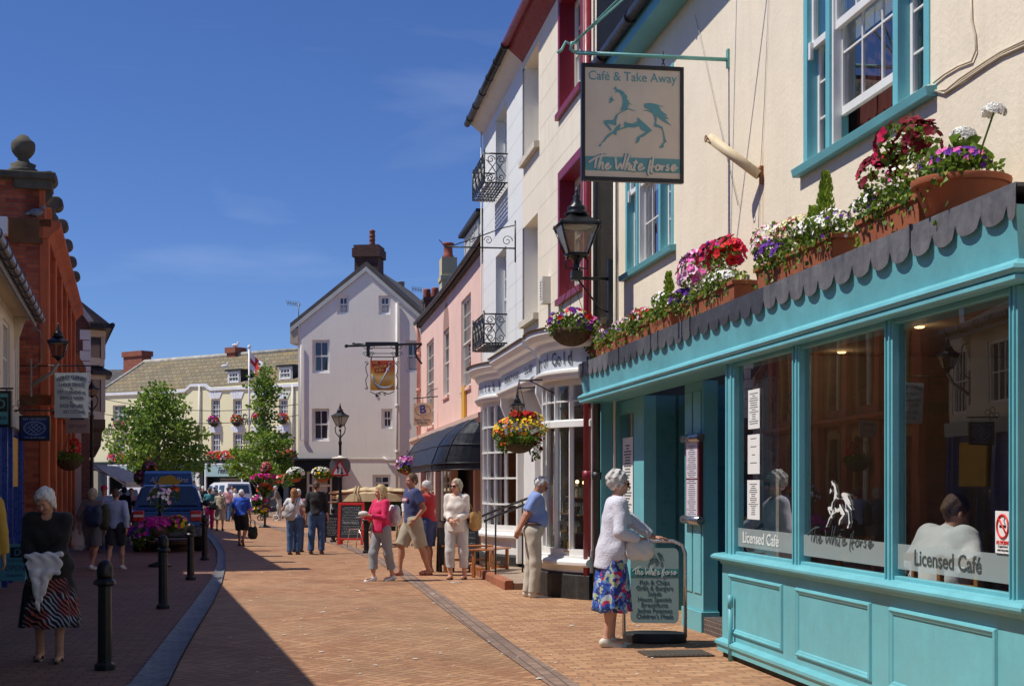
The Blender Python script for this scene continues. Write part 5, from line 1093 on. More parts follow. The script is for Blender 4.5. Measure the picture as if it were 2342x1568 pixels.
# ================================================================ HOTEL far across the square
YH = 100.0; o = at(236, 1105, YH); H_ = Frame((o.x, o.y), (15.85, -12.0))
PXH = lambda p: H_.x(p, 0)
def ZH(y, p=500): return H_.z(p, y, 0)
HW = mat('hotel_cream', (.82,.77,.50), .85, var=.03, vs_=.4, streak=.15, dirt=(.62,.55,.33))
ho = froot('hotel', H_, 'long pale yellow three storey building across the square with flower boxes and a lichened roof', 'hotel')
WH_ = PXH(700); EH = ZH(900, 240)
holes = []
for px in (493, 543, 592, 648): holes += [(PXH(px-10), PXH(px+10), ZH(958, px), ZH(913, px)), (PXH(px-10), PXH(px+10), ZH(1045, px), ZH(990, px))]
for px in (273, ): holes += [(PXH(px-15), PXH(px+15), ZH(970, px), ZH(926, px)), (PXH(px-13), PXH(px+13), ZH(1045, px), ZH(1000, px))]
mb = MB(); wall(mb, -1.0, WH_, 2.95, EH, holes, rev=.25); mb.build('wall', HW, ho)
for h in holes: window(ho, *h, .12, 3, 4, WHITE, mat('hotel_glass', (.16,.18,.21), .15, var=.2), fw=.07, bar=.045, d=.05, sash=False, sill=(.08, .08, .1), sillm=WHITE)
KEY = mat('keystone_white', (.75,.77,.82), .7); 
for h in holes[:8]:
    a, b, z = h[0], h[1], h[3]; mb = MB(); n = 5
    for i in range(n):
        u0, u1 = i/n, (i+1)/n; hh = .55 if i == 2 else .42
        mb.prism([(a+(b-a)*u0+.01, z+.05), (a+(b-a)*u1-.01, z+.05), (a-.25+(b-a+.5)*u1-.01, z+.05+hh), (a-.25+(b-a+.5)*u0+.01, z+.05+hh)], -.05, .0-.001)
    mb.build('window_lintel', KEY, ho)
# parapet with the raised centre
pp = [(236, 901), (408, 894), (425, 892), (432, 886), (438, 880), (470, 879), (476, 885), (484, 889), (500, 888), (600, 884), (700, 878)]; mb = MB(); top = [(PXH(a), ZH(b, a)) for a, b in pp]
for i in range(len(top)-1):
    (x0, z0), (x1, z1) = top[i], top[i+1]; mb.prism([(x0, z0-.12), (x1, z1-.12), (x1, z1+.06), (x0, z0+.06)], -.12, .1, 1)
    if i: mb.prism([(x0, EH-.02), (x1, EH-.02), (x1, z1-.16), (x0, z0-.16)], -.001, .08, 0)
mb.build('parapet', [HW, KEY], ho)
HR = brickmat('lichen_slate', (.17,.14,.085), (.24,.20,.12), (.09,.08,.06), .5, .32, .03, rough=.95, dark=(.30,.19,.05))
rz = ZH(829, 330)+1.1; mb = MB(); yb = 6.5; hz = lambda px, py: Vector((H_.hit(px, py, 6.5)[0], 6.5, H_.hit(px, py, 6.5)[1]))
ra, rb = hz(330, 828), hz(700, 799); ra.y = rb.y = yb
mb.face([(-1.2, .1, EH-.1), (WH_, .1, EH-.1), (WH_, yb, rb.z), (ra.x, yb, ra.z)]); mb.face([(-1.2, .1, EH-.1), (ra.x, yb, ra.z), (-1.2, 13, EH)]); mb.build('roof', HR, ho)
mb = MB(); mb.tube([(ra.x, yb, ra.z), (rb.x, yb, rb.z)], .18, 6); mb.tube([(-1.2, .1, EH-.1), (ra.x, yb, ra.z)], .14, 6); mb.build('ridge', mat('ridge_pale', (.40,.38,.33), .9, var=.35, vs_=2), ho)
for (px0, px1, yt, yb_, Y2) in ((290, 336, 806, 850, 7.5), (526, 550, 796, 822, 6.5)):
    q_ = H_.hit(px0, yt, Y2); a = Vector((q_[0], Y2, q_[1])); q_ = H_.hit(px1, yb_, Y2); b = Vector((q_[0], Y2, q_[1])); mb = MB(); mb.box(a.x+.1, b.x-.1, Y2-.4, Y2+.5, b.z-1.5, a.z-.15); mb.box(a.x, b.x, Y2-.5, Y2+.6, a.z-.4, a.z); mb.build('chimney', brickmat('red_brick_far', (.24,.06,.035), (.32,.09,.05), (.2,.12,.08), .3, .12), ho)
for (px, w__) in ((534, 16), (652, 16)):
    x = H_.x(px, .95); mb = MB(); z0 = H_.z(px, 880 if px < 600 else 872, .95); z1 = H_.z(px, 848 if px < 600 else 838, .95)
    mb.box(x-.62, x+.62, 1.0, 4.0, z0, z1); dd = mb.build('dormer', WHITE, ho); mb = MB(); mb.box(x+.621, x+.66, .98, 4.0, z0, z1); mb.build('cheek', BG, dd); mb = MB(); mb.box(x-.75, x+.78, .85, 4.0, z1, z1+.12); mb.build('dormer_roof', BG, dd)
    window(dd, x-.5, x+.5, z0+.15, z1-.08, .94, 3, 2, WHITE, mat('hotel_glass', (.16,.18,.21), .15, var=.2), fw=.07, bar=.04, d=.055)
mb = MB()
for px in (459, 672): x = PXH(px); mb.tube([(x, -.1, ZH(880, px)), (x, -.1, 3.1)], .07, 8)
mb.build('drainpipe', OLDW, ho)
SH3 = mat('hotel_sign_letters', (.05,.05,.04), .7, var=0); text(ho, 'Fields', 1.0, SH3, TM(PXH(572), -.01, ZH(962)), width=1.6, depth=.01, shear=.35); text(ho, 'Fields', 1.0, SH3, TM(PXH(246), -.01, ZH(975)), width=1.5, depth=.01, shear=.35)
text(ho, 'AS\nUSED\nTO BE', .45, SH3, TM(PXH(565), -.01, ZH(1010)), depth=.01)
# ground floor shops
mb = MB(); mb.box(-1, WH_, -.5, .0, 2.45, 3.05); mb.box(-1, WH_, .3, .4, 0, 2.45); mb.build('shop_fascia', BG, ho)
for px in (256, 350, 462, 470, 570, 640, 665): 
    x = PXH(px); mb = MB(); mb.box(x-.22, x+.22, -.4, .29, 0, 2.45); mb.build('shop_pier', BG if px != 462 else OLDW, ho)
for a, b in ((262, 345), (484, 568)):
    x0, x1 = PXH(a), PXH(b); mb = MB(); mb.box(x0, x1, -.55, -.501, 2.0, 2.75); sg_ = mb.build('shop_sign', mat('pale_aqua', (.32,.47,.47), .6), ho); text(sg_, 'Fields', .6, SH3, TM((x0+x1)/2, -.56, 2.38), width=1.0, depth=.01, shear=.35)
    mb = MB(); [mb.box(q-.06, q+.06, -.56, -.45, 0, 2.8) for q in (x0, x1)]; mb.box(x0, x1, -.57, -.5, 2.75, 2.85); mb.build('shop_frame', WHITE, ho)
    mb = MB(); [mb.box(x0+.6, x1-.1, .2, .23, .5+k*.16, .6+k*.16) for k in range(9)]; mb.build('window_shutter', mat('slat_cream', (.45,.40,.28), .8), ho)
# flowers: baskets under the windows and boxes along the shop roof
def flowerpot(name, pos, rad, cols, n, rb, label, cat, group=None, pot=None, potm=None, rz=0, hang=False, nl=None, lsz=.07, front=(0,-1,.45), lm=(0,1)):
    r = empty(name, pos, rz, label, cat, group); rn = random.Random(int(abs(pos[0]*977+pos[2]*331)) % 9999)
    if pot: pot(MB()).build('pot' if not hang else 'basket', potm, r)
    mb = MB(); leaves(mb, (0, 0, rad[2]*.6), rad, nl or n*3, lsz, lm, rn); mb.build('foliage', LEAF, r)
    mb = MB(); clump(mb, (0, 0, rad[2]*.6), (rad[0]*1.02, rad[1]*1.02, rad[2]*1.02), n, rb, [PI[c] for c in cols], PI['eye'] if rb > .03 and rb < .06 else None, rn, front=front); mb.build('flowers', PM, r, kind='stuff')
    return r
TERR = mat('terracotta', (.34,.10,.04), .8, var=.12, vs_=6, bump=.2, streak=.3, dirt=(.22,.07,.035)); MOSS = mat('basket_moss', (.09,.06,.03), .95, var=.4, vs_=20, bump=1, bs=40)
for px, py, c in ((272, 968, ('red', 'magenta')), (331, 962, ('red', 'orange')), (488, 958, ('red', 'purple', 'magenta')), (540, 957, ('red', 'orange', 'purple')), (590, 952, ('red', 'pink')), (645, 952, ('orange', 'red', 'purple'))):
    x, z = H_.hit(px, py, -.25); pos = H_.w(x, -.25, z-.3)
    side = {272: 'under the far left upper window', 331: 'second from the left, behind the left tree', 488: 'right of the left tree', 540: 'second to the right of the left tree', 590: 'behind the slim tree', 645: 'farthest right of the upper row'}[px]
    flowerpot('flower_basket', pos, (.34, .26, .32), c, 42, .08, 'red flower basket on the yellow facade, '+side, 'flower basket', 'baskets of red flowers on the hotel wall', pot=lambda m: m.lathe([(.1, -.2), (.25, -.05), (.3, .1)], (0, 0, 0), 10), potm=BG, nl=100, lsz=.14)
for px, py in ((258, 1052), (275, 1056), (345, 1052), (480, 1047), (497, 1049), (515, 1050), (532, 1045), (548, 1050), (640, 1052), (660, 1046)):
    x, z = H_.hit(px, 1060, -.4); pos = H_.w(x, -.4, 3.06)
    flowerpot('flower_tub', pos, (.36, .26, .34), ('orange', 'red', 'red', 'pale') if px % 2 else ('red', 'orange', 'pink'), 50, .10, 'tub of red and orange geraniums along the ledge over the black shopfronts across the square', 'flower tub', 'geranium tubs on the ledge across the square', pot=lambda m: m.lathe([(.16, 0), (.24, .28), (.26, .3)], (0, 0, 0), 10), potm=OLDW, nl=90, lsz=.15)
# flag
fp = H_.w(H_.x(570, -.5), -.5, 3.06); r = empty('flagpole', (fp.x, fp.y, fp.z), 0, 'white flagpole with a red cross flag above the far shopfront', 'flagpole'); hgt = CH+(HY-795)*fp.y/F-3.06
mb = MB(); mb.tube([(0, 0, 0), (0, 0, hgt)], .06, 8); mb.ball((0, 0, hgt+.06), .12, 6); mb.build('pole', WHITE, r)
mb = MB(); N, M_ = 14, 8; fw_, fh_ = 1.55, 1.15
def FP(i, j): u, v = i/N, j/M_; return (u*1.0, .22*math.sin(u*5+v*2)*u, hgt-.1-v*fh_*(1-.15*u)-u*1.0-.1*math.sin(u*4))
for i in range(N):
    for j in range(M_): mb.face([FP(i, j), FP(i+1, j), FP(i+1, j+1), FP(i, j+1)], 1 if (5 <= i <= 7 or j in (3, 4)) else 0, True)
mb.build('flag', [mat('flag_white', (.75,.75,.78), .8), mat('flag_red', (.6,.03,.03), .8)], r)
for nm, (x0, y0, x1, y1, Y, lab) in {'a': (236, 946, 682, 949, 80, 'dark overhead cable strung level across the front of the yellow building'), 'b': (236, 912, 682, 924, 79, 'thin overhead cable strung higher across the front of the yellow building')}.items():
    A, B = at(x0, y0, Y), at(x1, y1, Y); mb = MB(); mb.tube([A.lerp(B, t/12)+Vector((0, 0, -.5*4*(t/12)*(1-t/12))) for t in range(13)], .02, 5); mb.build('overhead_cable', GUTB, loc=A, label=lab, cat='cable')
# gulls on the roof
for px, py, lab in ((538, 795, 'white gull standing on the small far chimney'), (514, 843, 'white gull standing on the left dormer')):
    q_ = H_.hit(px, py, 6.6 if py < 800 else 2); b = H_.w(q_[0], 6.6 if py < 800 else 2, q_[1]); mb = MB(); mb.ball((0,0,.18), .14, 8, sc=(1.7,.8,.8)); mb.ball((.2,0,.33), .08, 6); mb.tube([(.27,0,.33),(.34,0,.31)], [.02,.005], 5); mb.tube([(0,.03,0),(0,.03,.1)], .012, 4); mb.tube([(0,-.03,0),(0,-.03,.1)], .012, 4); mb.build('gull', mat('gull_white', (.8,.8,.8), .7)); o = bpy.data.objects['gull' if py < 800 else 'gull.001']; o.location = b; tag(o, lab, 'gull')
# ================================================================ TREES
def tree(px, pyb, pyt, Y, wpx, n, label, slim=False, seed=1, sz=.22):
    b = at(px, HY, Y); b.z = 0; r = empty('street_tree', b, 0, label, 'tree'); rn = random.Random(seed); H = CH+(HY-pyt)*Y/F; W = wpx*Y/F/2; zb = CH+(HY-pyb)*Y/F
    mb = MB(); trunk = [(0, 0, 0), (.05, 0, H*.3), (-.05, .05, H*.6), (0, 0, H*.95)]; mb.tube(trunk, [.17, .13, .08, .02], 8)
    tips = []; nb = 46 if slim else 70; ga = 2.399
    for i in range(nb):
        k = (i+.5)/nb; z = zb+(H-zb)*k*.96; a = i*ga+rn.uniform(-.4, .4)
        env = (math.sin(math.pi*min(1, .25+.5*k*1.0))*(1-k)**.55*1.08) if not slim else (1-k)**.75*(.75+.45*math.sin(k*9))
        wr = max(.25, W*env*rn.uniform(.55, 1.12))
        t = (math.cos(a)*wr, math.sin(a)*wr, z+wr*.22); mb.tube([(0, 0, max(.5, z-wr*.6)), (t[0]*.5, t[1]*.5, z-wr*.05), t], [.04, .025, .006], 5); tips.append((t, wr))
    mb.build('trunk', mat('bark_grey', (.20,.17,.13), .9, var=.3, bump=.8, bs=12), r)
    mb = MB()
    tot = sum(w for t, w in tips)
    for t, wr in tips:
        per = int(n*.8*wr/tot); ms = rn.choice(((0, 0, 2), (0, 2, 2), (0, 0, 1), (0, 2)))
        for f, fr_ in ((1.0, .45), (.75, .33), (.45, .22)):
            c = (t[0]*f, t[1]*f, t[2]-(1-f)*wr*.25); q = rn.uniform(.35, .75)*(.75 if slim else 1.05)
            leaves(mb, c, (q, q, q*.5), int(per*fr_), sz, ms, rn, inner=0, up=-.2)
    mb.build('crown', LEAF, r)
tree(362, 1098, 872, 72, 232, 8600, 'broad leafy green tree left in the square, behind the blue van', seed=3, sz=.19)
tree(606, 1105, 832, 66, 170, 6000, 'tall slim birch-like tree in the square left of the white inn', slim=True, seed=5, sz=.16)
# ================================================================ LEFT SIDE
RB1 = brickmat('red_brick', (.26,.04,.018), (.50,.13,.05), (.16,.10,.07), .225, .075, .008, dark=(.10,.025,.015))
TERC = mat('orange_terracotta', (.50,.12,.04), .8, var=.15, vs_=2, bump=.4, bs=18, streak=.6, dirt=(.14,.045,.02), dirtamt=.45)
YST = mat('ochre_stone', (.36,.22,.06), .85, var=.15, bump=.4, streak=.4); DST = mat('dark_stone', (.10,.09,.065), .95, var=.3, vs_=4, bump=1, bs=15, dirtamt=.3, dirt=(.22,.21,.18))
c0 = at(90, 1105, 25.0); BF_ = Frame((c0.x, c0.y), (-.26, .9656)); ZB = 6.75
bb = froot('red_brick_house', BF_, 'ornate red brick building with scrolled parapet piers and a stone urn on its corner', 'building')
XBE = 13.2
zc = lambda py: CH+(HY-py)*25.0/F
# front wall with openings; x runs away from us
ops = [(.35, 1.15, .1, 2.5), (2.2, 3.1, .1, 2.6), (3.9, 4.8, .9, 2.6), (6.2, 7.1, .1, 2.6), (8, 9, .9, 2.6), (10.3, 11.2, .1, 2.6), (1.0, 1.8, 3.3, 5.2), (3.6, 4.4, 3.3, 5.2), (6.2, 7.0, 3.3, 5.2), (8.8, 9.6, 3.3, 5.2), (11.2, 12, 3.3, 5.2)]
mb = MB(); wall(mb, 0, XBE, 0, 6.0, ops, rev=.2); 
# side wall facing the camera: local x = 0 plane, y from 0 into the block
mb.face([(0, 0, 0), (0, 0, zc(415)), (0, 8, zc(415)+.0), (0, 8, 0)][::-1]); mb.face([(XBE, 0, 0), (XBE, 8, 0), (XBE, 8, 6.2), (XBE, 0, 6.2)][::-1])
mb.build('wall', RB1, bb)
for h in ops:
    if h[2] < .5: 
        mb = MB(); mb.box(h[0], h[1], .12, .16, h[2], h[3]); d_ = mb.build('door', mat('dark_door', (.05,.03,.02), .4) if h[0] > 1 else WHITE, bb)
    else: window(bb, *h, .12, 1, 2, WHITE, WGLASS, fw=.06)
mb = MB(); n = 6; pier_x = [.0+i*(XBE-.5)/5 for i in range(6)]
for x in pier_x: mb.box(x-.02 if x == 0 else x, x+.42, -.16, -.001, 0, 5.9)
mb.build('pilaster', TERC, bb, bevel=.02)
mb = MB()
for h in ops:
    for a, b in ((h[0]-.14, h[0]), (h[1], h[1]+.14)): mb.box(a, b, -.06, -.001, h[2], h[3]+.15)
    mb.box(h[0], h[1], -.07, -.001, h[3], h[3]+.2)
mb.build('opening_surround', YST, bb, bevel=.01)
mb = MB(); mb.mould([(-.2, 2.9), (-.3, 2.98), (-.3, 3.05), (-.001, 3.12), (-.001, 2.9)], -.04, XBE); mb.mould([(-.16, 5.85), (-.24, 5.95), (-.36, 6.05), (-.36, 6.14), (-.001, 6.22), (-.001, 5.85)], -.05, XBE)
mb.build('string_course', TERC, bb)
MLG = mat('mossy_ledge', (.14,.07,.03), .95, var=.3, bump=.6); mb = MB(); mb.box(-.04, -.001, -.2, 1.1, 2.92, 3.10); mb.build('side_ledge', MLG, bb); mb = MB(); mb.box(-.05, .0-.001, -.2, 3.2, 6.05, 6.18); mb.box(-.05, -.001, -.05, .5, 5.75, 6.05); mb.build('side_ledge', mat('mossy_ledge', (.14,.07,.03), .95, var=.3, bump=.6), bb)
mb = MB(); mb.box(0.005, XBE, -.05, .25, 6.0, 6.45); mb.build('parapet', RB1, bb)
# stepped piers with volutes
for i, x in enumerate((.22, 2.5, 4.9, 7.4, 9.9, 12.4)):
    zt_ = 6.92; mb = MB(); mb.box(x-.22, x+.22, -.10, .3, 6.2, zt_-.1, 0); mb.build('parapet_pier', TERC, bb, bevel=.02); pr = bb.children[-1]
    mb = MB(); prof = []
    for k in range(15): t = k/14; a = math.pi*.5+math.pi*1.35*t; prof.append((-.34+.16*math.cos(a+math.pi*0)*1.0, zt_-.05+.16*math.sin(a)))
    vol = [(.3, zt_+.10), (-.1, zt_+.12)]+[(-.17+.13*math.cos(a), zt_+.0+.13*math.sin(a)) for a in [math.radians(d) for d in range(80, 290, 20)]]+[(-.16, zt_-.2), (-.22, zt_-.28), (-.20, zt_-.34), (-.12, zt_-.44), (-.04, zt_-.46), (-.04, zt_-.1), (.3, zt_-.1)]
    mb.mould(vol, x-.2, x+.2); mb.build('volute', DST, pr, bevel=.02)
mb = MB(); zt_ = zc(400); mb.box(-.10, .45, -.22, .42, 6.9-.2, zt_+.02); mb.box(-.16, .5, -.28, 8, zc(412), zc(393)-.02); mb.build('coping', DST, bb, bevel=.02)
mb = MB(); fy = .22; mb.lathe([(.26, 0), (.26, .06), (.20, .10), (.22, .16), (.12, .20), (.09, .26), (.14, .31), (.19, .38), (.205, .44), (.205, .52), (.19, .56), (.14, .60), (.09, .66), (.03, .69)], (.16, .28, zc(393)-.02), 20); mb.build('urn', DST, bb)
mb = MB(); mb.tube([(-.03, .68, 5.2), (-.03, .68, 4.0)], .05, 8); mb.build('downpipe', WHITE, bb)
# iron strap on the side wall
p_ = at(60, 837, 24.9)
# --- cream timber-boarded shop nearer to us
e0 = at(44, 1105, 24.6); LF = Frame((e0.x, e0.y), (-.2608, .9654))
lc = froot('cream_shop', LF, 'cream shop with deep boarded eaves, a black gutter and a bright blue and turquoise shopfront', 'shop')
LCW = mat('cream_boards', (.72,.66,.52), .7, var=.05, bump=.2, streak=.2); BLUEP = mat('blue_gloss', (.02,.06,.30), .3, var=.1)
up = [(-21.5+k*2.6, -20.2+k*2.6, 2.95, 4.05) for k in range(0, 9)]
up = [u for u in up if u[1] < -.2]; up.append((-.95, -.18, 2.85, 4.05))
gw = [(-24.0, -18.4, .7, 2.4), (-18.0, -13.2, .7, 2.4), (-12.6, -8.0, .7, 2.4), (-7.2, -3.8, .7, 2.4), (-2.2, -.5, .6, 2.35)]
mb = MB(); wall(mb, -30, 0, 2.6, 4.35, up, rev=.1); mb.face([(0, 0, 0), (0, 7, 0), (0, 7, 4.3), (0, 0, 4.3)]); mb.face([(-30, 0, 0), (-30, 0, 4.3), (-30, 7, 4.3), (-30, 7, 0)]); mb.build('upper_wall', LCW, lc)
TWD = mat('teal_shopfront', (.04,.20,.21), .4); 
mb = MB(); wall(mb, -30, -7.6, 0, 2.6, gw[:3], rev=.1); mb.build('shopfront', TWD, lc)
mb = MB(); wall(mb, -7.6, 0, 0, 2.6, gw[3:], rev=.1)
for x in (-7.5, -3.5, -2.5, -.35, -.08): mb.box(x-.07, x+.07, -.08, -.001, 0, 2.6)
mb.build('shopfront', BLUEP, lc)
mb = MB(); mb.box(-30, -.02, -.12, -.002, 2.42, 2.68); mb.build('fascia', mat('fascia_pale', (.35,.42,.40), .5), lc)
for h in up: window(lc, *h, .03, 4, 2, WHITE, WGLASS, sash=False, fw=.05, bar=.03)
for h in gw: window(lc, *h, .03, 4, 2, BLUEP if h[0] > -7.5 else TWD, WGLASS, sash=False, fw=.06, bar=.035)
mb = MB(); mb.box(-2.0, -.6, -.02, .02, 1.5, 2.3); mb.build('yellow_poster', mat('poster_yellow', (.6,.36,.04), .6), lc)
EO = -.29; gz = LF.z(95, 745, -.72) if False else 4.32
gx1 = LF.x(93, EO-.1)
mb = MB(); mb.face([(-30, EO, gz-.02), (gx1-.0, EO, gz-.02), (gx1, .02, gz-.02), (-30, .02, gz-.02)][::-1]); mb.build('soffit', mat('soffit_cream', (.66,.58,.42), .8), lc)
mb = MB(); mb.box(-30, gx1, EO-.03, EO, gz-.14, gz+.04); mb.build('fascia_board', mat('fascia_grey', (.22,.22,.24), .6), lc)
mb = MB(); mb.face([(-30, EO-.03, gz+.04), (gx1, EO-.03, gz+.04), (gx1, 4, gz+2.2), (-30, 4, gz+2.2)]); mb.build('roof', mat('tile_dark', (.06,.05,.045), .9, var=.2), lc)
mb = MB(); mb.tube([(-30, EO-.10, gz+.0), (gx1+.02, EO-.10, gz+.0)], .07, 12)
for i in range(14): mb.tube([(gx1-.35-i*.75, EO-.10, gz), (gx1-.28-i*.75, EO-.10, gz)], .082, 12)
mb.build('gutter', mat('gutter_grey', (.09,.09,.11), .3, .2), lc)
mb = MB(); mb.extr([(gx1-.5, -.001, gz-.03), (gx1-.5, EO+.1, gz-.03), (gx1-.5, -.001, gz-.6)], (.05, 0, 0)); mb.build('bracket', LCW, lc)
mb = MB(); zh = LF.z(14, 500, .5); mb.box(.02, .3, .2, .7, 5.85, 6.15) ; mb.build('hopper', WHITE, lc)
# --- hanging signs on this side: panel faces us, wall end on the left
def face_sign(name, cat, label, px0, px1, py0, py1, Y, fm, pm, armpx, rod_y, fw=.035, th=.03, armx=None):
    b = at((px0+px1)/2, py1, Y); r = empty(name, b, 0, label, cat); w_, h = (px1-px0)*Y/F, (py1-py0)*Y/F
    mb = MB(); mb.box(-w_/2+fw, w_/2-fw, -th*.6, th*.6, fw, h-fw); p = mb.build('panel', pm, r)
    if fw > .001:
        mb = MB()
        for q in ((-w_/2, -w_/2+fw, 0, h), (w_/2-fw, w_/2, 0, h), (-w_/2+fw, w_/2-fw, 0, fw), (-w_/2+fw, w_/2-fw, h-fw, h)): mb.box(q[0], q[1], -th, th, q[2], q[3])
        mb.build('frame', fm, r, bevel=.003)
    rz_ = (py1-rod_y)*Y/F; a0 = ((armx or armpx[0])-(px0+px1)/2)*Y/F; a1 = (armpx[1]-(px0+px1)/2)*Y/F
    mb = MB(); mb.tube([(a0, 0, rz_), (a1, 0, rz_)], .012, 6)
    for u in (-.35, .35): mb.tube([(u*w_, 0, h-.01), (u*w_, 0, rz_)], .006, 5)
    mb.build('bracket', BLACK, r); return r, p, w_, h
NAVY = mat('sign_navy', (.012,.03,.16), .35); SLET = mat('pale_blue_letters', (.30,.42,.62), .5, var=0); DARKL = mat('sign_dark_letters', (.04,.06,.10), .6, var=0)
r, p, w_, h = face_sign('hanging_sign', 'hanging sign', 'small blue shop sign with a knotwork oval hanging in front of the red brick wall', 45, 115, 950, 1008, 22.0, SBLK, NAVY, (8, 120), 938)
text(p, 'NO 1 BY DESIGN', .05, SLET, TM(0, -.02, h*.86), width=w_*.74); text(p, 'THE SILVER SHOP', .045, SLET, TM(0, -.02, h*.13), width=w_*.68)
mb = MB()
for k in (1.0, .9): mb.tube([(w_*.36*k*math.cos(t), -.021, h*.5+h*.27*k*math.sin(t)) for t in [i*6.283/32 for i in range(32)]], .0035, 4, closed=True)
for j in range(-2, 3):
    for i in range(-3, 4): 
        if abs(i)+abs(j)*1.3 > 4.2: continue
        cx_, cz_ = i*w_*.085, h*.5+j*h*.085; q = w_*.038; mb.tube([(cx_-q, -.021, cz_-(q if (i+j) % 2 else 0)), (cx_, -.021, cz_+(0 if (i+j) % 2 else q)), (cx_+q, -.021, cz_-(0 if (i+j) % 2 else q))], .004, 4)
mb.build('knotwork', SLET, p)
mb = MB()
for (cx_, cz_, rr) in ((-.30, .13, .05), (-.22, .22, .05), (-.20, .11, .05), (-.12, .18, .045)): mb.tube([(cx_+rr*math.cos(t), 0, h+cz_+rr*math.sin(t)-.02) for t in [i*6.283/14 for i in range(14)]], .006, 5, closed=True)
mb.build('ring_ornament', BLACK, r)
r, p, w_, h = face_sign('hanging_sign', 'hanging sign', 'large pale dry cleaning sign hanging from a long iron rod on the left', 125, 202, 852, 955, 24.5, WHITE, mat('pale_sign', (.50,.58,.58), .6, var=.05, dirtamt=.15, dirt=(.45,.35,.2)), (45, 228), 836, fw=.0, th=.015)
yy = -.011
def arctext(parent, s, R_, zc_, span, size, mt):
    bm_ = MB()
    for i, chh in enumerate(s):
        if chh == ' ': continue
        a = span*(.5-(i+.5)/len(s)); M_ = Matrix.Translation((-R_*math.sin(a), yy, zc_-R_+R_*math.cos(a))) @ Matrix.Rotation(-a, 4, 'Y') @ Matrix.Rotation(math.pi/2, 4, 'X')
        t = text(None, chh, size, mt, M_, 'lettering', .001, bold=.01, sx=.75); bm_.raw([v.co[:] for v in t.data.vertices], [tuple(q.vertices) for q in t.data.polygons]); bpy.data.objects.remove(t)
    return bm_.build('lettering', mt, parent)
arctext(p, 'REGENCY CLEANERS', .62, h*.90, .82, .095, DARKL)
for s, v, wd, sz_ in (('2 HOUR SERVICE', .735, .76, .085), ('for', .655, .08, .05), ('DRY CLEANING or', .565, .82, .085), ('SERVICE WASH', .44, .68, .085), ('also', .355, .1, .05), ('SHOE REPAIRS', .26, .68, .085), ('KEY CUTTING', .13, .62, .085)):
    text(p, s, sz_, DARKL, TM(0 if s != 'KEY CUTTING' else w_*.08, yy, h*v), width=w_*wd, depth=.001, bold=.01)
r, p, w_, h = face_sign('hanging_sign', 'hanging sign', 'plain grey-brown gift shop sign half hidden below the dry cleaning sign', 150, 204, 948, 990, 27, WHITE, mat('taupe_sign', (.33,.28,.25), .7), (120, 208), 944, fw=.0, th=.015)
text(p, 'GIFT SHOP', .09, DARKL, TM(0, yy, h*.36), width=w_*.72, depth=.001)
mb = MB(); 
for s_ in (-1, 1):
    for k in range(3): mb.prism([(s_*w_*(.05+.1*k)+w_*.07*math.cos(t), h*.78+h*.07*math.sin(t)) for t in [i*.9 for i in range(7)]], yy-.001*k-.002*(s_+1), -.008)
mb.build('painted_leaves', DARKL, p)
r, p, w_, h = face_sign('hanging_sign', 'hanging sign', 'turquoise sign with a letter D in a black frame at the far left edge', -48, 27, 893, 976, 18.0, SBLK, mat('sign_turq', (.10,.36,.38), .5), (-58, 30), 888)
mb = MB(); mb.box(-.02+.0, w_*.38, -.021, -.0185, h*.42, h*.82); mb.box(-w_*.38, -.04, -.021, -.0185, h*.42, h*.82); mb.build('black_square', SBLK, p)
text(p, 'D', .17, mat('sign_turq', (.1,.36,.38)), TM(w_*.18, -.022, h*.62)); text(p, 'M', .17, mat('sign_turq', (.1,.36,.38)), TM(-w_*.2, -.022, h*.62)); text(p, 'DENVER', .06, DARKL, TM(0, -.021, h*.25), width=w_*.75)
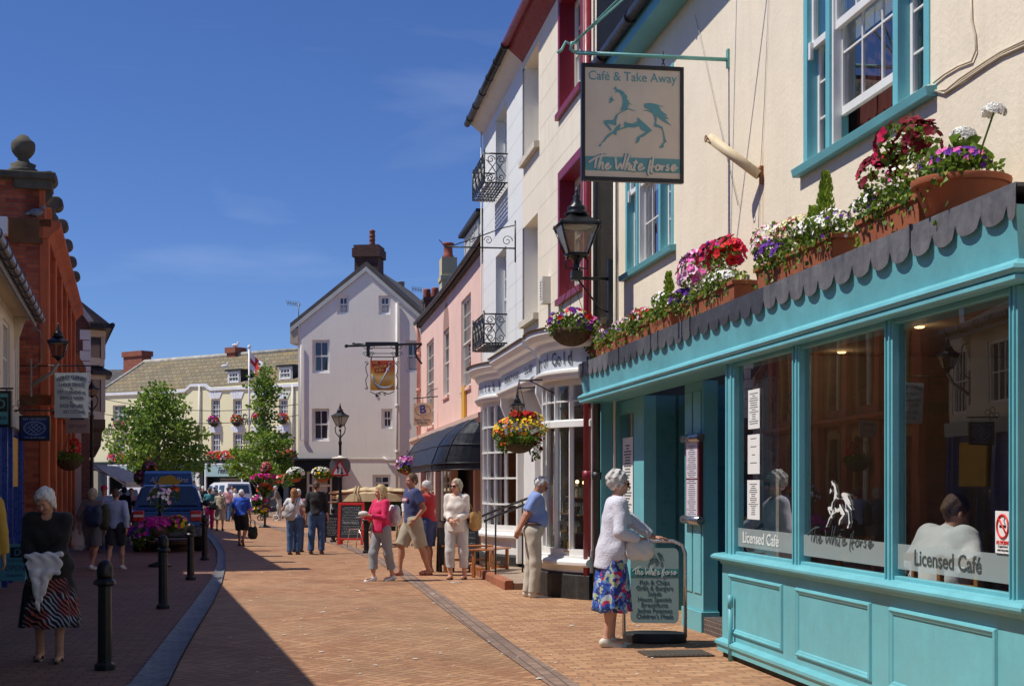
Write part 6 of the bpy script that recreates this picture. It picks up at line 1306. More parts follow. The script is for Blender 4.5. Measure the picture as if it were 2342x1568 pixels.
# --- lanterns
LGL = glassmat('lantern_glass', (.62,.58,.52), .25, 1.6); 
def lantern_head(r, zb, S, mt=BLACK, n=4, a0=math.pi/4):
    """tapered four sided lantern, zb = bottom of the glass, S = overall height"""
    w0, w1, gh = .135*S, .27*S, .40*S
    mb = MB(); k = math.sqrt(2)
    for i in range(n):
        a = a0+2*math.pi*i/n; A = Vector((w0*k*math.cos(a), w0*k*math.sin(a), zb)); B = Vector((w1*k*math.cos(a), w1*k*math.sin(a), zb+gh)); mb.tube([A, B], .016*S, 6)
        a2 = a0+2*math.pi*(i+1)/n; A2 = Vector((w0*k*math.cos(a2), w0*k*math.sin(a2), zb)); B2 = Vector((w1*k*math.cos(a2), w1*k*math.sin(a2), zb+gh)); mb.tube([A, A2], .018*S, 6); mb.tube([B, B2], .02*S, 6); mb.ball(B+Vector((0, 0, .03*S)), .022*S, 5)
    mb.build('frame', mt, r)
    mb = MB()
    for i in range(n):
        a = a0+2*math.pi*i/n; a2 = a0+2*math.pi*(i+1)/n; P_ = lambda a, w, z: (w*k*math.cos(a), w*k*math.sin(a), z); mb.face([P_(a, w0, zb), P_(a2, w0, zb), P_(a2, w1, zb+gh), P_(a, w1, zb+gh)])
    mb.build('pane', LGL, r)
    mb = MB(); z = zb+gh; mb.lathe([(w1*k*1.10, z+.0*S), (w1*k*1.06, z+.025*S), (w1*k*.62, z+.11*S), (w1*k*.42, z+.16*S)], (0, 0, 0), n, a0=a0, smooth=False); mb.lathe([(w1*.60, z+.155*S), (w1*.66, z+.18*S), (w1*.45, z+.215*S), (w1*.5, z+.24*S), (w1*.5, z+.27*S), (w1*.28, z+.31*S), (w1*.3, z+.34*S), (w1*.16, z+.38*S), (w1*.22, z+.42*S), (w1*.1, z+.46*S), (w1*.1, z+.49*S), (.004, z+.58*S)], (0, 0, 0), 16)
    mb.build('cap', mt, r); mb = MB(); mb.lathe([(w1*.8, z-.012*S), (w1*.5, z-.03*S), (w1*.2, z-.05*S)], (0, 0, 0), 14); mb.build('reflector', mat('enamel_white', (.7,.68,.6), .4), r)
    mb = MB(); mb.lathe([(w0*1.3, zb-.03*S), (w0*1.35, zb-.0*S), (w0*.7, zb-.05*S), (w0*.3, zb-.12*S)], (0, 0, 0), 10); mb.build('base', mt, r)
def wall_lantern(px, yt, yb, fr, off, label, arm_y, wallx=None, group=None):
    x = fr.x(px, off); p = fr.w(x, off, 0); Y = p.y; zb = CH+(HY-yb)*Y/F; zt = CH+(HY-yt)*Y/F; S = (zt-zb)/.98
    r = empty('wall_lantern', (p.x, p.y, CH+(HY-arm_y)*Y/F), fr.ang, label, 'lantern', group); z0 = zb-(CH+(HY-arm_y)*Y/F)
    lantern_head(r, z0, S); return r, z0, S
r, z0, S = wall_lantern(1319, 424, 582, T, -.42, 'big black four sided lantern on the bracket between the cream house and the cafe', 636)
mb = MB(); mb.tube([(0, .42, 0), (0, -.08, 0)], .022, 8); mb.box(-.035, .035, .40, .46, -.62, .25); mb.tube([(0, 0, -.02), (0, 0, .12), (0, 0, z0-.05)], .022, 8)
for s_ in (-1, 1):
    for ax in (0, 1): 
        q = lambda u, z: ((u, 0, z) if ax else (0, u, z)); mb.tube([q(0, .05), q(s_*.05, .13), q(s_*.13, z0-.18), q(s_*.15, z0-.09), q(s_*.10, z0-.02)], .012, 6)
mb.tube([(0, .41, -.42), (0, .30, -.38), (0, .1, -.12), (0, .02, -.02)], .012, 6); mb.box(-.06, .06, -.07, .07, -.03, .09); mb.build('bracket', BLACK, r)
r, z0, S = wall_lantern(133, 737, 815, BF_, -.42, 'dark blue-black lantern on a scrolled bracket on the corner of the red brick building', 836)
mb = MB(); mb.tube([(0, 0, z0-.1), (0, .1, -.12), (0, .40, -.32)], .03, 8); mb.box(-.04, .04, .40, .42, -.5, .1); mb.tube([(0, .40, .6), (0, .28, .55), (0, .22, .3), (0, .26, .05), (0, .40, -.05)], .012, 6); mb.build('bracket', mat('bracket_grey', (.25,.24,.22), .6), r)
r, z0, S = wall_lantern(1183, 896, 948, T, -.66, 'small black lantern hanging under the white shopfront frieze', 890)
mb = MB(); mb.tube([(0, 0, z0+S*.9), (0, 0, .02)], .01, 6); mb.tube([(0, 0, .02), (0, .62, .05)], .014, 6); mb.build('bracket', BLACK, r)
# --- street lamp posts
def lamp_post(px, ypt, yg, yb, Y, label):
    b = at(px, HY, Y); b.z = 0; r = empty('street_lamp', b, 0, label, 'street lamp', 'lamp posts'); zt = CH+(HY-ypt)*Y/F; zb = CH+(HY-yb)*Y/F; S = (zt-zb)/.98
    mb = MB(); mb.lathe([(.11, 0), (.11, .05), (.085, .1), (.075, .8), (.09, .84), (.055, .9), (.042, 1.4), (.036, zb-.55), (.05, zb-.5), (.05, zb-.46), (.032, zb-.42), (.028, zb-.1)], (0, 0, 0), 12); mb.build('post', BLACK, r)
    mb = MB()
    for s_ in (-1, 1): mb.tube([(0, 0, zb-.35), (s_*.12, 0, zb-.2), (s_*.14, 0, zb-.08), (s_*.10, 0, zb)], .014, 6)
    mb.build('bracket', BLACK, r); lantern_head(r, zb, S, a0=0.3); return r
lamp_post(778, 921, 0, 972, 38.5, 'tall black lamp post with a warning sign on it in front of the white inn')
lamp_post(210, 866, 0, 905, 33, 'black lamp post standing against the left shopfronts, under the dry cleaning sign')
# warning sign on the post
b = at(778, 1088, 38.5); r = empty('road_sign', (b.x, b.y-.06, b.z), 0, 'red edged triangle sign with two opposed arrows fixed to the lamp post before the inn', 'road sign'); s3 = 43*38.5/F/2; hh = s3*1.75
mb = MB()
def rtri(w_, z0_, z1_, rr): 
    pts = []
    for cx_, cz_, a0 in ((-w_+rr*1.7, z0_+rr, 150), (w_-rr*1.7, z0_+rr, 270), (0, z1_-2*rr, 30)):
        for k in range(6): a = math.radians(a0+k*24); pts.append((cx_+rr*math.cos(a), cz_+rr*math.sin(a)))
    return pts
mb.prism(rtri(s3, 0, hh, .03), -.010, .0); mb.build('border', mat('sign_red', (.65,.02,.02), .5), r); mb = MB(); mb.prism(rtri(s3*.72, hh*.10, hh*.83, .02), -.014, -.0105); mb.build('face', mat('sign_white', (.75,.75,.73), .5), r)
mb = MB()
for x, d in ((-.055, 1), (.055, -1)):
    z0_, z1_ = hh*.18, hh*.50; mb.box(x-.014, x+.014, -.018, -.0145, z0_, z1_); zt_ = z1_+.06 if d > 0 else z0_-.06; zb_ = z1_-.02 if d > 0 else z0_+.02; mb.prism([(x-.045, zb_), (x+.045, zb_), (x, zt_)][::d], -.0185, -.0150)
mb.build('arrow', SBLK, r); mb = MB(); mb.lathe([(.29, 0), (.29, .01)], (0, 0, 0), 24); mb.xf(Matrix.Translation((0, .03, .26)) @ Matrix.Rotation(math.pi/2, 4, 'X')); mb.build('backing_disc', mat('disc_grey', (.18,.19,.2), .5), r)
mb = MB(); mb.lathe([(.02, 0), (.22, .0), (.22, .03), (.08, .06), (.02, .09)], (0, .02, hh+.02), 16, sy=.6); mb.build('sign_light', OLDW, r)
# B sign on the pink house
q = 30.0
bY = 42.0; b = at(967, 975, bY); r = empty('hanging_sign', b, 0, 'cream shop sign with a large letter B hanging from the pink house', 'hanging sign'); w_, h = 42*bY/F, 55*bY/F
mb = MB(); mb.prism([(-w_/2, .04), (0, 0), (w_/2, .04), (w_/2, h-.04), (0, h), (-w_/2, h-.04)], -.02, .02); p = mb.build('panel', mat('sign_peach', (.62,.47,.30), .7), r); BL = mat('sign_blue_letter', (.02,.04,.25), .5, var=0)
text(p, 'B', .34, BL, TM(0, -.025, h*.70), bold=.02); text(p, 'Beauty Therapy\n& Nail Bar', .10, DARKL, TM(0, -.025, h*.22), width=w_*.86)
mb = MB(); mb.tube([(w_*.42*math.cos(t), -.022, h*.68+h*.22*math.sin(t)) for t in [i*6.283/24 for i in range(24)]], .006, 4, closed=True); mb.build('oval', DARKL, p)
mb = MB(); mb.tube([(-w_/2, 0, h+.12), (w_*.85, 0, h+.18)], .016, 6); mb.tube([(w_*.85, 0, -.1), (w_*.85, 0, h+.5)], .02, 6); mb.tube([(w_*.8, 0, h+.42), (w_*.45, 0, h+.35), (w_*.2, 0, h+.22)], .012, 5); mb.tube([(0, 0, h), (0, 0, h+.13)], .01, 5); mb.build('bracket', BLACK, r)
# --- buildings further along the left
BW = Frame((at(205, 1105, 39.5).x, at(205, 1105, 39.5).y), (-.315, .949))
bw = froot('bay_house', BW, 'brick house with white quoins and stacked cream bay windows under black slate caps', 'house')
mb = MB(); mb.face([(0, 0, 0), (0, 0, 5.95), (0, .55, 6.7), (0, 6, 6.7), (0, 6, 0)]); mb.face([(0, 0, 0), (14, 0, 0), (14, 0, 5.95), (0, 0, 5.95)]); mb.build('wall', brickmat('brown_brick', (.16,.05,.035), (.22,.08,.05), (.16,.10,.08)), bw)
mb = MB()
for i in range(8): mb.box(-.03, .3, -.03, .26 if i % 2 else .18, 3.5+i*.29, 3.5+i*.29+.27)
mb.build('quoin', WHITE, bw)
SLF = mat('far_slate', (.13,.12,.11), .8, var=.2, bump=.5, bs=8); BBK = mat('black_eaves', (.02,.02,.022), .5)
mb = MB(); mb.face([(-.3, -.5, 5.98), (14, -.5, 5.98), (14, 1.6, 7.5), (1.0, .55, 6.9), (-.3, .45, 6.72)]); mb.face([(-.3, -.5, 5.98), (-.3, .45, 6.72), (-.3, .45, 6.60), (-.3, -.4, 5.86)]); mb.build('roof', SLF, bw)
mb = MB(); mb.extr([(-.34, -.1, 6.02), (-.34, .5, 6.82), (-.34, .5, 6.62), (-.34, .05, 6.0)], (.05, 0, 0)); mb.build('bargeboard', mat('board_grey', (.50,.52,.50), .7), bw)
mb = MB(); mb.box(-.3, 14, -.58, -.0, 5.84, 5.97); mb.tube([(-.3, -.6, 5.93), (14, -.6, 5.93)], .07, 8); mb.build('eaves', BBK, bw)
BAYC = mat('bay_cream', (.66,.60,.48), .6, var=.05, streak=.2)
for k_, (z0_, z1_) in enumerate(((4.95, 5.84), (3.45, 4.65))):
    m_ = MB(); dd_ = .42; pth = [(.3, -.0), (.5, -dd_), (1.9, -dd_), (2.1, 0)]
    sweep(m_, pth, [(-.05, z0_-.1), (.0, z0_-.1), (.0, z0_+.12), (-.05, z0_+.12)]); sweep(m_, pth, [(-.05, z1_-.2), (.03, z1_-.18), (.04, z1_), (-.05, z1_)]); 
    for p_ in pth+[(1.0, -dd_), (1.45, -dd_)]: m_.box(p_[0]-.06, p_[0]+.06, p_[1]-.02, p_[1]+.1, z0_+.1, z1_-.15)
    by = m_.build('bay_window', BAYC, bw); m_ = MB(); 
    for i in range(3): a, b = pth[i], pth[i+1]; m_.face([(a[0], a[1]+.05, z0_+.1), (b[0], b[1]+.05, z0_+.1), (b[0], b[1]+.05, z1_-.15), (a[0], a[1]+.05, z1_-.15)])
    m_.build('pane', WGLASS, by)
    if k_: 
        m_ = MB(); sweep(m_, pth, [(-.42, z1_+.36), (-.25, z1_+.28), (.20, z1_+.03), (.20, z1_-.07), (-.1, z1_-.03)]); m_.build('slate_cap', BBK, by)
        m_ = MB(); sweep(m_, pth, [(-.4, 2.3), (-.25, 2.3), (-.15, 2.5), (-.10, 2.6), (-.06, 3.0), (.02, 3.1), (.02, z0_-.1), (-.3, z0_-.1)]); m_.build('timber_base', mat('dark_timber', (.09,.06,.04), .7), by)
mb = MB(); mb.box(0, 14, -.06, -.002, .1, 2.2); mb.build('shopfront', mat('shop_dark', (.035,.022,.018), .5), bw)
# small orange gabled house between
sg = Frame((at(186, 1105, 38.2).x, at(186, 1105, 38.2).y), (-.3, .954)); sm = froot('narrow_house', sg, 'narrow house with an orange tile verge and white downpipe squeezed behind the brick building', 'house')
mb = MB(); mb.face([(0, 0, 0), (0, 4, 0), (0, 4, 5.6), (0, .7, 5.6), (0, 0, 4.7)]); mb.face([(0, 0, 0), (0, 0, 4.7), (1.2, 0, 4.7), (1.8, 0, 0)]); mb.build('wall', mat('buff_wall', (.55,.45,.38), .8), sm)
mb = MB(); mb.extr([(-.1, -.12, 4.35), (-.1, -.12, 4.65), (-.1, .5, 5.65), (-.1, .5, 5.3)], (.3, 0, 0)); mb.build('verge', mat('orange_tile', (.40,.15,.06), .8, var=.2), sm); mb = MB(); mb.tube([(-.1, .42, 5.5), (-.1, .28, 5.35), (-.1, .28, .2)], .06, 8); mb.build('downpipe', WHITE, sm)
# far buildings closing the left horizon
fb = at(262, 1105, 118); r = empty('slate_house', (fb.x-8, fb.y, 0), 0, 'dark slate roofed house just visible left of the yellow building', 'house')
mb = MB(); mb.box(-4, 12, 0, 8, 0, 9); mb.build('wall', HW, r); mb = MB(); mb.face([(-4.3, -.4, 8.9), (12.3, -.4, 8.9), (12.3, 4, 11.3), (-4.3, 4, 11.3)]); mb.build('roof', SLATE, r)
fb = at(280, 1105, 62); rt3 = empty('market_awning', (at(232, 1105, 44).x, 44, 0), 0, 'white and grey shop awning sticking out beyond the left shopfronts', 'awning')
mb = MB(); zt_, zb_ = CH+(HY-1062)*44/F, CH+(HY-1108)*44/F; mb.extr([(-.5, 0, zt_), (.75, 0, zb_+.1), (.75, 0, zb_-.08), (.72, 0, zb_-.08), (.68, 0, zb_+.08), (-.5, 0, zt_-.05)], (0, 3.5, 0)); mb.build('canvas', mat('awning_grey', (.42,.42,.40), .8, var=.1), rt3); mb = MB()
for i in range(6): mb.tube([(-.5, i*.69, zt_-.02), (.72, i*.69, zb_+.1)], .02, 5)
mb.tube([(-.5, -.03, 2.3), (.72, -.03, zb_)], .03, 6); mb.build('arm', OLDW, rt3)
# pigeon
b = at(84, 497, 24.93); mb = MB(); mb.ball((0, 0, .09), .075, 8, sc=(1.6, .9, .9)); mb.ball((.12, 0, .17), .038, 6); mb.tube([(-.1, 0, .09), (-.2, 0, .05)], [.04, .02], 6); mb.tube([(.15, 0, .17), (.18, 0, .16)], [.012, .003], 5); mb.tube([(.02, .02, 0), (.02, .02, .05)], .008, 4); mb.tube([(.02, -.02, 0), (.02, -.02, .05)], .008, 4)
pg = mb.build('pigeon', mat('pigeon_grey', (.20,.22,.26), .7, var=.4, vs_=12)); pg.location = (b.x, b.y, CH+(HY-497)*24.93/F); tag(pg, 'grey pigeon sitting on the brick ledge under the stone urn', 'pigeon')
# ================================================================ PEOPLE: bodies and clothes grown as smooth distance-field surfaces
def rot(ax, deg): return np.array(Matrix.Rotation(math.radians(deg), 3, ax))
def nv(*a): return np.array(a, dtype=float)
def cone(a, b, ra, rb, k=.02, cut=()): return dict(t='c', a=nv(*a), b=nv(*b), ra=ra, rb=rb, k=k, cut=cut)
def ell(c, r, R=None, k=.03, cut=()): return dict(t='e', c=nv(*c), r=nv(*r), R=(np.eye(3) if R is None else R), k=k, cut=cut)
def sdf_mesh(prims, vox, wob=0.0, wf=40.0, subs=()):
    lo = np.full(3, 1e9); hi = -lo
    for p in prims:
        if p['t'] == 'c': m = max(p['ra'], p['rb']); l = np.minimum(p['a'], p['b'])-m; h = np.maximum(p['a'], p['b'])+m
        else: m = p['r'].max(); l = p['c']-m; h = p['c']+m
        p['lo'], p['hi'] = l, h; lo = np.minimum(lo, l); hi = np.maximum(hi, h)
    lo = lo-3*vox-.02; n = np.ceil((hi-lo+.02)/vox).astype(int)+4; D = np.full(n, .5, np.float32); mg = .05
    def sub(l, h):
        i0 = np.maximum(((l-mg-lo)/vox).astype(int), 0); i1 = np.minimum(((h+mg-lo)/vox).astype(int)+2, n); ax = [lo[k]+np.arange(i0[k], i1[k])*vox for k in range(3)]
        return tuple(slice(i0[k], i1[k]) for k in range(3)), np.stack(np.meshgrid(*ax, indexing='ij'), -1)
    def dist(p, P):
        if p['t'] == 'c':
            ba = p['b']-p['a']; pa = P-p['a']; h = np.clip(pa@ba/max(ba@ba, 1e-9), 0, 1); d = np.linalg.norm(pa-h[..., None]*ba, axis=-1)-(p['ra']+(p['rb']-p['ra'])*h)
        else:
            q = (P-p['c'])@p['R']; k0 = np.linalg.norm(q/p['r'], axis=-1); k1 = np.linalg.norm(q/p['r']**2, axis=-1); d = k0*(k0-1)/np.maximum(k1, 1e-6)
        for c, nn in p['cut']: d = np.maximum(d, (P-nv(*c))@nv(*nn))
        return d
    for p in prims:
        sl, P = sub(p['lo'], p['hi']); d = dist(p, P); o = D[sl]; k = p['k']; h = np.clip(.5+.5*(o-d)/k, 0, 1); D[sl] = o+(d-o)*h-k*h*(1-h)
    for p in subs:
        m = p['r'].max() if p['t'] == 'e' else max(p['ra'], p['rb']); a = p['c'] if p['t'] == 'e' else np.minimum(p['a'], p['b']); b = p['c'] if p['t'] == 'e' else np.maximum(p['a'], p['b'])
        sl, P = sub(a-m, b+m); D[sl] = np.maximum(D[sl], -dist(p, P))
    if wob:
        ax = [lo[k]+np.arange(n[k])*vox for k in range(3)]; X, Y, Z = np.meshgrid(*ax, indexing='ij')
        D = D+wob*(np.sin(X*wf+1.7*np.sin(Z*wf*.6))*np.sin(Z*wf*.55+2*np.sin(Y*wf*.5))+.6*np.sin(Y*wf*1.1+Z*wf*.8))
    D[0] = D[-1] = .5; D[:, 0] = D[:, -1] = .5; D[:, :, 0] = D[:, :, -1] = .5
    S = np.zeros((*n, 3), np.float32); Cn = np.zeros(n, np.float32); E = np.eye(3); quads = []
    for ax in range(3):
        a = np.moveaxis(D, ax, 0)[:-1]; b = np.moveaxis(D, ax, 0)[1:]; pos = np.argwhere((a < 0) != (b < 0)); va = a[tuple(pos.T)]; vb = b[tuple(pos.T)]
        o = [1, 2]; perm = [ax]+[k for k in range(3) if k != ax]; q = np.zeros_like(pos); q[:, perm[0]] = pos[:, 0]; q[:, perm[1]] = pos[:, 1]; q[:, perm[2]] = pos[:, 2]
        pt = q.astype(np.float32).copy(); pt[:, ax] += va/(va-vb); u, v = perm[1], perm[2]; cells = []
        for du, dv in ((0, 0), (1, 0), (1, 1), (0, 1)):
            c = q.copy(); c[:, u] -= du; c[:, v] -= dv; np.add.at(S, tuple(c.T), pt); np.add.at(Cn, tuple(c.T), 1); cells.append(np.ravel_multi_index(tuple(c.T), n))
        Q = np.stack(cells, 1); flip = (va < 0) if ax != 1 else (va >= 0); Q[~flip] = Q[~flip][:, ::-1]; quads.append(Q)
    Q = np.concatenate(quads); used, inv = np.unique(Q, return_inverse=True); inv = inv.reshape(Q.shape)
    Vt = S.reshape(-1, 3)[used]/Cn.reshape(-1)[used][:, None]*vox+lo
    return Vt, inv
def sdf_obj(name, prims, vox, mt, parent=None, wob=0, wf=40, subs=(), extra=None, s=1.0, **k):
    Vt, Q = sdf_mesh(prims, vox, wob, wf, subs); mb = MB(); mb.v = [tuple(x) for x in (Vt*s)]; mb.f = [tuple(x) for x in Q.tolist()]; mb.m = [0]*len(mb.f); mb.sm = [True]*len(mb.f)
    if extra: extra(mb)
    me = mb.build(name, mt, parent, **k); return me
def ik(a, c, l1, l2, pole):
    a, c, pole = nv(*a), nv(*c), nv(*pole); d = c-a; L_ = np.linalg.norm(d); L2 = min(L_, (l1+l2)*.999); d = d/max(L_, 1e-6); c = a+d*L2
    x = (l1*l1-l2*l2+L2*L2)/(2*L2); h = math.sqrt(max(0, l1*l1-x*x)); p = pole-d*(pole@d); p /= max(np.linalg.norm(p), 1e-6); return a+d*x+p*h, c
SKIN = mat('skin', (.58,.31,.21), .5, var=.08, vs_=14, spec=.4, bump=.1, bs=60); SKINT = mat('skin_tanned', (.45,.21,.13), .5, var=.08, vs_=14, spec=.4, bump=.1, bs=60)
EYE = mat('eye_dark', (.03,.02,.02), .2); LIP = mat('lip', (.45,.13,.10), .5)
HAIRM = {k: mat('hair_'+k, c, .6, var=.3, vs_=50, bump=.8, bs=90) for k, c in dict(grey=(.56,.54,.52), white=(.80,.78,.74), brown=(.10,.05,.025), blond=(.55,.40,.20), dark=(.03,.02,.015), ginger=(.34,.15,.05), ash=(.42,.36,.26)).items()}
def cloth(name, c, rough=.85, **k): return mat('cloth_'+name, c, rough, var=k.pop('var', .10), vs_=k.pop('vs_', 4), bump=k.pop('bump', .5), bs=k.pop('bs', 14), sheen=.15, **k)
def person(px, py, H, rz, label, vox=.012, group=None, feet=((.10, 0, 0), (-.10, 0, 0)), hands=((.24, -.02, .82), (-.24, -.02, .82)), epole=((.6, .9, -.3), (-.6, .9, -.3)), lean=4, head=(0, 0), female=False, belly=0.0, skin=SKIN,
           top=('shirt', None, .45), bottom=('trousers', None, 1.0), shoes=None, hair=('short', 'brown'), glasses=False, hat=None, pos=None, seat=None, hem=.90, toes=(0, 0), wide=1.0, fdir=None, tuck=False, curl=(25, 25), handdir=None, jacket=None, belt=None, loose=0.0):
    s = H/1.75; b = gnd(px, py) if pos is None else Vector(pos); fine = vox <= .013
    ang = math.radians(rz); hipz = .92 if seat is None else seat/s+.10; sw = .155 if female else .175; hw = .10 if female else .09
    feet = [nv(*f) for f in feet]; hc = nv((feet[0][0]+feet[1][0])/2*.6, (feet[0][1]+feet[1][1])/2 if seat is None else 0.0, hipz)
    if seat is None:
        L = .43+.415; d = max(math.hypot(f[1]-hc[1], abs(f[0])-hw) for f in feet); hc[2] = min(.925, min(.08+f[2]+math.sqrt(max(.1, (L*.998)**2-(f[1]-hc[1])**2)) for f in feet)); 
    Rl = rot('X', lean); T_ = lambda x, y, z: hc+Rl@nv(x, y, z-.92)          # torso frame (lean > 0 bends forward, towards -y)
    hip = [hc+nv(hw, 0, 0), hc-nv(hw, 0, 0)]; sho = [T_(sw, .01, 1.405), T_(-sw, .01, 1.405)]; legs, arms = [], []
    for i in (0, 1):
        f = feet[i]; ank = nv(f[0], f[1]+.03, .08+f[2]); kn, ank = ik(hip[i], ank, .43, .415, (0.12*(1-2*i), -1, .15)); legs.append((hip[i], kn, ank))
        el, wr = ik(sho[i], hands[i], .285, .25, epole[i]); arms.append((sho[i], el, wr))
    pr = []; w_ = wide; fx = .9 if female else 1
    tors = [((0, 0, .94), (.165*w_*(1.04 if female else 1), .115+.02*belly, .125)), ((0, -.01-.03*belly, 1.10), (.135*w_*fx+.02*belly, .10+.045*belly, .15)), ((0, 0, 1.27), (.158*w_*fx, .108+.01*belly, .16)), ((0, .015, 1.39), (.13*fx, .075, .075))]
    for c, r in tors: pr.append(ell(T_(*c), r, Rl, .05))
    if female: 
        for x in (.065, -.065): pr.append(ell(T_(x, -.085, 1.255), (.062, .05, .058), Rl, .03))
    pr.append(cone(T_(sw*.9, .01, 1.40), T_(-sw*.9, .01, 1.40), .05, .05, .05)); nb = T_(0, .01, 1.43); yaw, pitch = head
    Rh = rot('Z', yaw)@rot('X', pitch+lean*.3); hp = nb+Rl@nv(0, -.005, .07); h0 = lambda x, y, z: hp+Rh@nv(x, y, z); pr.append(cone(nb, h0(0, 0, .04), .056, .052, .03))
    pr += [ell(h0(0, .012, .135), (.073, .092, .092), Rh, .02), ell(h0(0, -.022, .075), (.056, .066, .066), Rh, .025), ell(h0(0, -.06, .028), (.026, .024, .022), Rh, .02)]
    if fine:
        pr += [cone(h0(0, -.088, .105), h0(0, -.108, .072), .008, .013, .012), ell(h0(.033, -.068, .075), (.022, .02, .024), Rh, .02), ell(h0(-.033, -.068, .075), (.022, .02, .024), Rh, .02), cone(h0(-.035, -.08, .125), h0(.035, -.08, .125), .012, .012, .015)]
        for x in (.074, -.074): pr.append(ell(h0(x, .015, .085), (.009, .022, .032), Rh, .006))
    for i, (a, k_, c) in enumerate(legs):
        pr += [cone(a, k_, .082*w_, .052, .03), cone(k_, c, .050, .036, .02), ell(k_*.7+c*.3+nv(0, .018, 0), (.05, .05, .10), None, .03)]
        fd = nv(math.sin(math.radians(toes[i]*(1 if i == 0 else -1))), -1, 0); fd /= np.linalg.norm(fd); tip = -.35*min(1, feet[i][2]/.2) if feet[i][2] > .03 else 0; fd2 = fd+nv(0, 0, -(.045+feet[i][2]*1.6)/.19 if feet[i][2] > .03 else -.05/.19)
        pr += [cone(c-nv(0, -.03, .04), c-nv(0, 0, 0), .035, .038, .02), cone(c-nv(0, 0, .035), c+fd2*.15-nv(0, 0, .0), .036, .026, .02)]; legs[i] = (a, k_, c, fd2)
    for i, (a, k_, c) in enumerate(arms):
        m_ = 1-2*i; pr += [cone(a, k_, .046*w_, .037, .025), cone(k_, c, .038, .025, .02)]; hd = c-k_; hd /= np.linalg.norm(hd)
        if handdir and handdir[i] is not None: hd = nv(*handdir[i]); hd /= np.linalg.norm(hd)
        pn = nv(-m_, 0, 0) if abs(hd[2]) > .6 else nv(0, 0, -1); pn = pn-hd*(pn@hd); pn /= np.linalg.norm(pn); ac = np.cross(hd, pn)
        if ac[1] > 0: ac = -ac                                  # thumb side faces forward
        if abs(hd[2]) <= .6 and ac[0]*m_ > 0: ac = -ac          # hands in front: thumbs point inwards
        Rm = np.stack([hd, ac, pn], 1); pr.append(ell(c+hd*.048, (.05, .040, .018), Rm, .015))
        if fine:
            for j, (off, ln) in enumerate(((.028, .066), (.010, .074), (-.010, .07), (-.027, .056))):
                p0 = c+hd*.082+ac*off; dirr = hd.copy(); cu = math.radians(curl[i]+4*j)
                for q, fr_ in enumerate((.45, .32, .23)):
                    dirr = hd*math.cos(cu*(q+.6))+pn*math.sin(cu*(q+.6)); p1 = p0+dirr*ln*fr_; pr.append(cone(p0, p1, .0088-.0008*q, .0082-.0008*q, .003)); p0 = p1
            t0 = c+hd*.02+ac*.03; t1 = t0+(hd*.7+ac*.6+pn*.25)*.035; t2 = t1+(hd*.95+ac*.1+pn*.3)*.028; pr += [cone(t0, t1, .013, .010, .008), cone(t1, t2, .010, .008, .003)]
        else: pr.append(cone(c+hd*.07, c+hd*.14+pn*.03, .018, .012, .02))
    def face_bits(mb):
        for x in (.028, -.028): mb.ball(tuple(h0(x, -.076, .108)*s), .0095*s, 5, 1)
        mb.ball(tuple(h0(0, -.083, .048)*s), .013*s, 5, 2, sc=(1.6, .5, .45)) if fine else None
    body = sdf_obj('person', pr, vox, [skin, EYE, LIP], extra=face_bits, s=s); tag(body, label, 'person', group); body.location = b; body.rotation_euler = (0, 0, ang)
    infl = .012+loose*.8
    # top
    kind, tm, fr = top; P2 = []; pl = None
    nhem = (T_(0, 0, hem), -(Rl@nv(0, 0, 1)))
    if tm:
        for c, r in tors[(0 if hem < .99 else 1):]: P2.append(ell(T_(*c), (r[0]+infl, r[1]+infl, r[2]+infl*.8), Rl, .05, [nhem]))
        if kind in ('blouse', 'jacket', 'cardigan'): P2.append(cone(T_(0, 0, 1.2), T_(0, .0, hem+.02), .12*w_, .155*w_+loose, .06, [nhem]))
        if female: 
            for x in (.065, -.065): P2.append(ell(T_(x, -.085, 1.255), (.062+infl*.8, .05+infl*.7, .06+infl*.7), Rl, .035))
        P2.append(cone(T_(sw*.9, .01, 1.40), T_(-sw*.9, .01, 1.40), .05+infl*.7, .05+infl*.7, .05)); 
        for a, k_, c in arms:
            ir = infl*1.0
            if fr > 0:
                e1 = k_ if fr > .55 else a+(k_-a)*(fr/.55); d1 = (e1-a)/np.linalg.norm(e1-a); P2.append(cone(a, e1, .047*w_+ir, .040+ir*(1.5 if fr < .55 else 1), .03, [(e1, d1)] if fr <= .55 else []))
            if fr > .55: e2 = k_+(c-k_)*((fr-.55)/.45); d2 = (e2-k_)/np.linalg.norm(e2-k_); P2.append(cone(k_, e2, .040+ir, .028+ir, .02, [(e2, d2)]))
        if kind in ('polo', 'shirt', 'jacket'): P2.append(cone(T_(0, .015, 1.44), T_(0, .008, 1.475), .066, .064, .01, [(T_(0, 0, 1.478), Rl@nv(0, -.3, 1))]))
        sdf_obj({'tee': 't_shirt', 'polo': 'shirt', 'shirt': 'shirt', 'blouse': 'blouse', 'jacket': 'jacket', 'cardigan': 'cardigan', 'sweater': 'sweater', 'vest': 'top'}[kind], P2, vox, tm, body, wob=.0035 if fine else .004, wf=32, subs=[ell(T_(0, -.05, 1.47), (.058, .06, .05), Rl)], s=s)
    if jacket: pass
    # bottom
    kind, bm_, fr = bottom
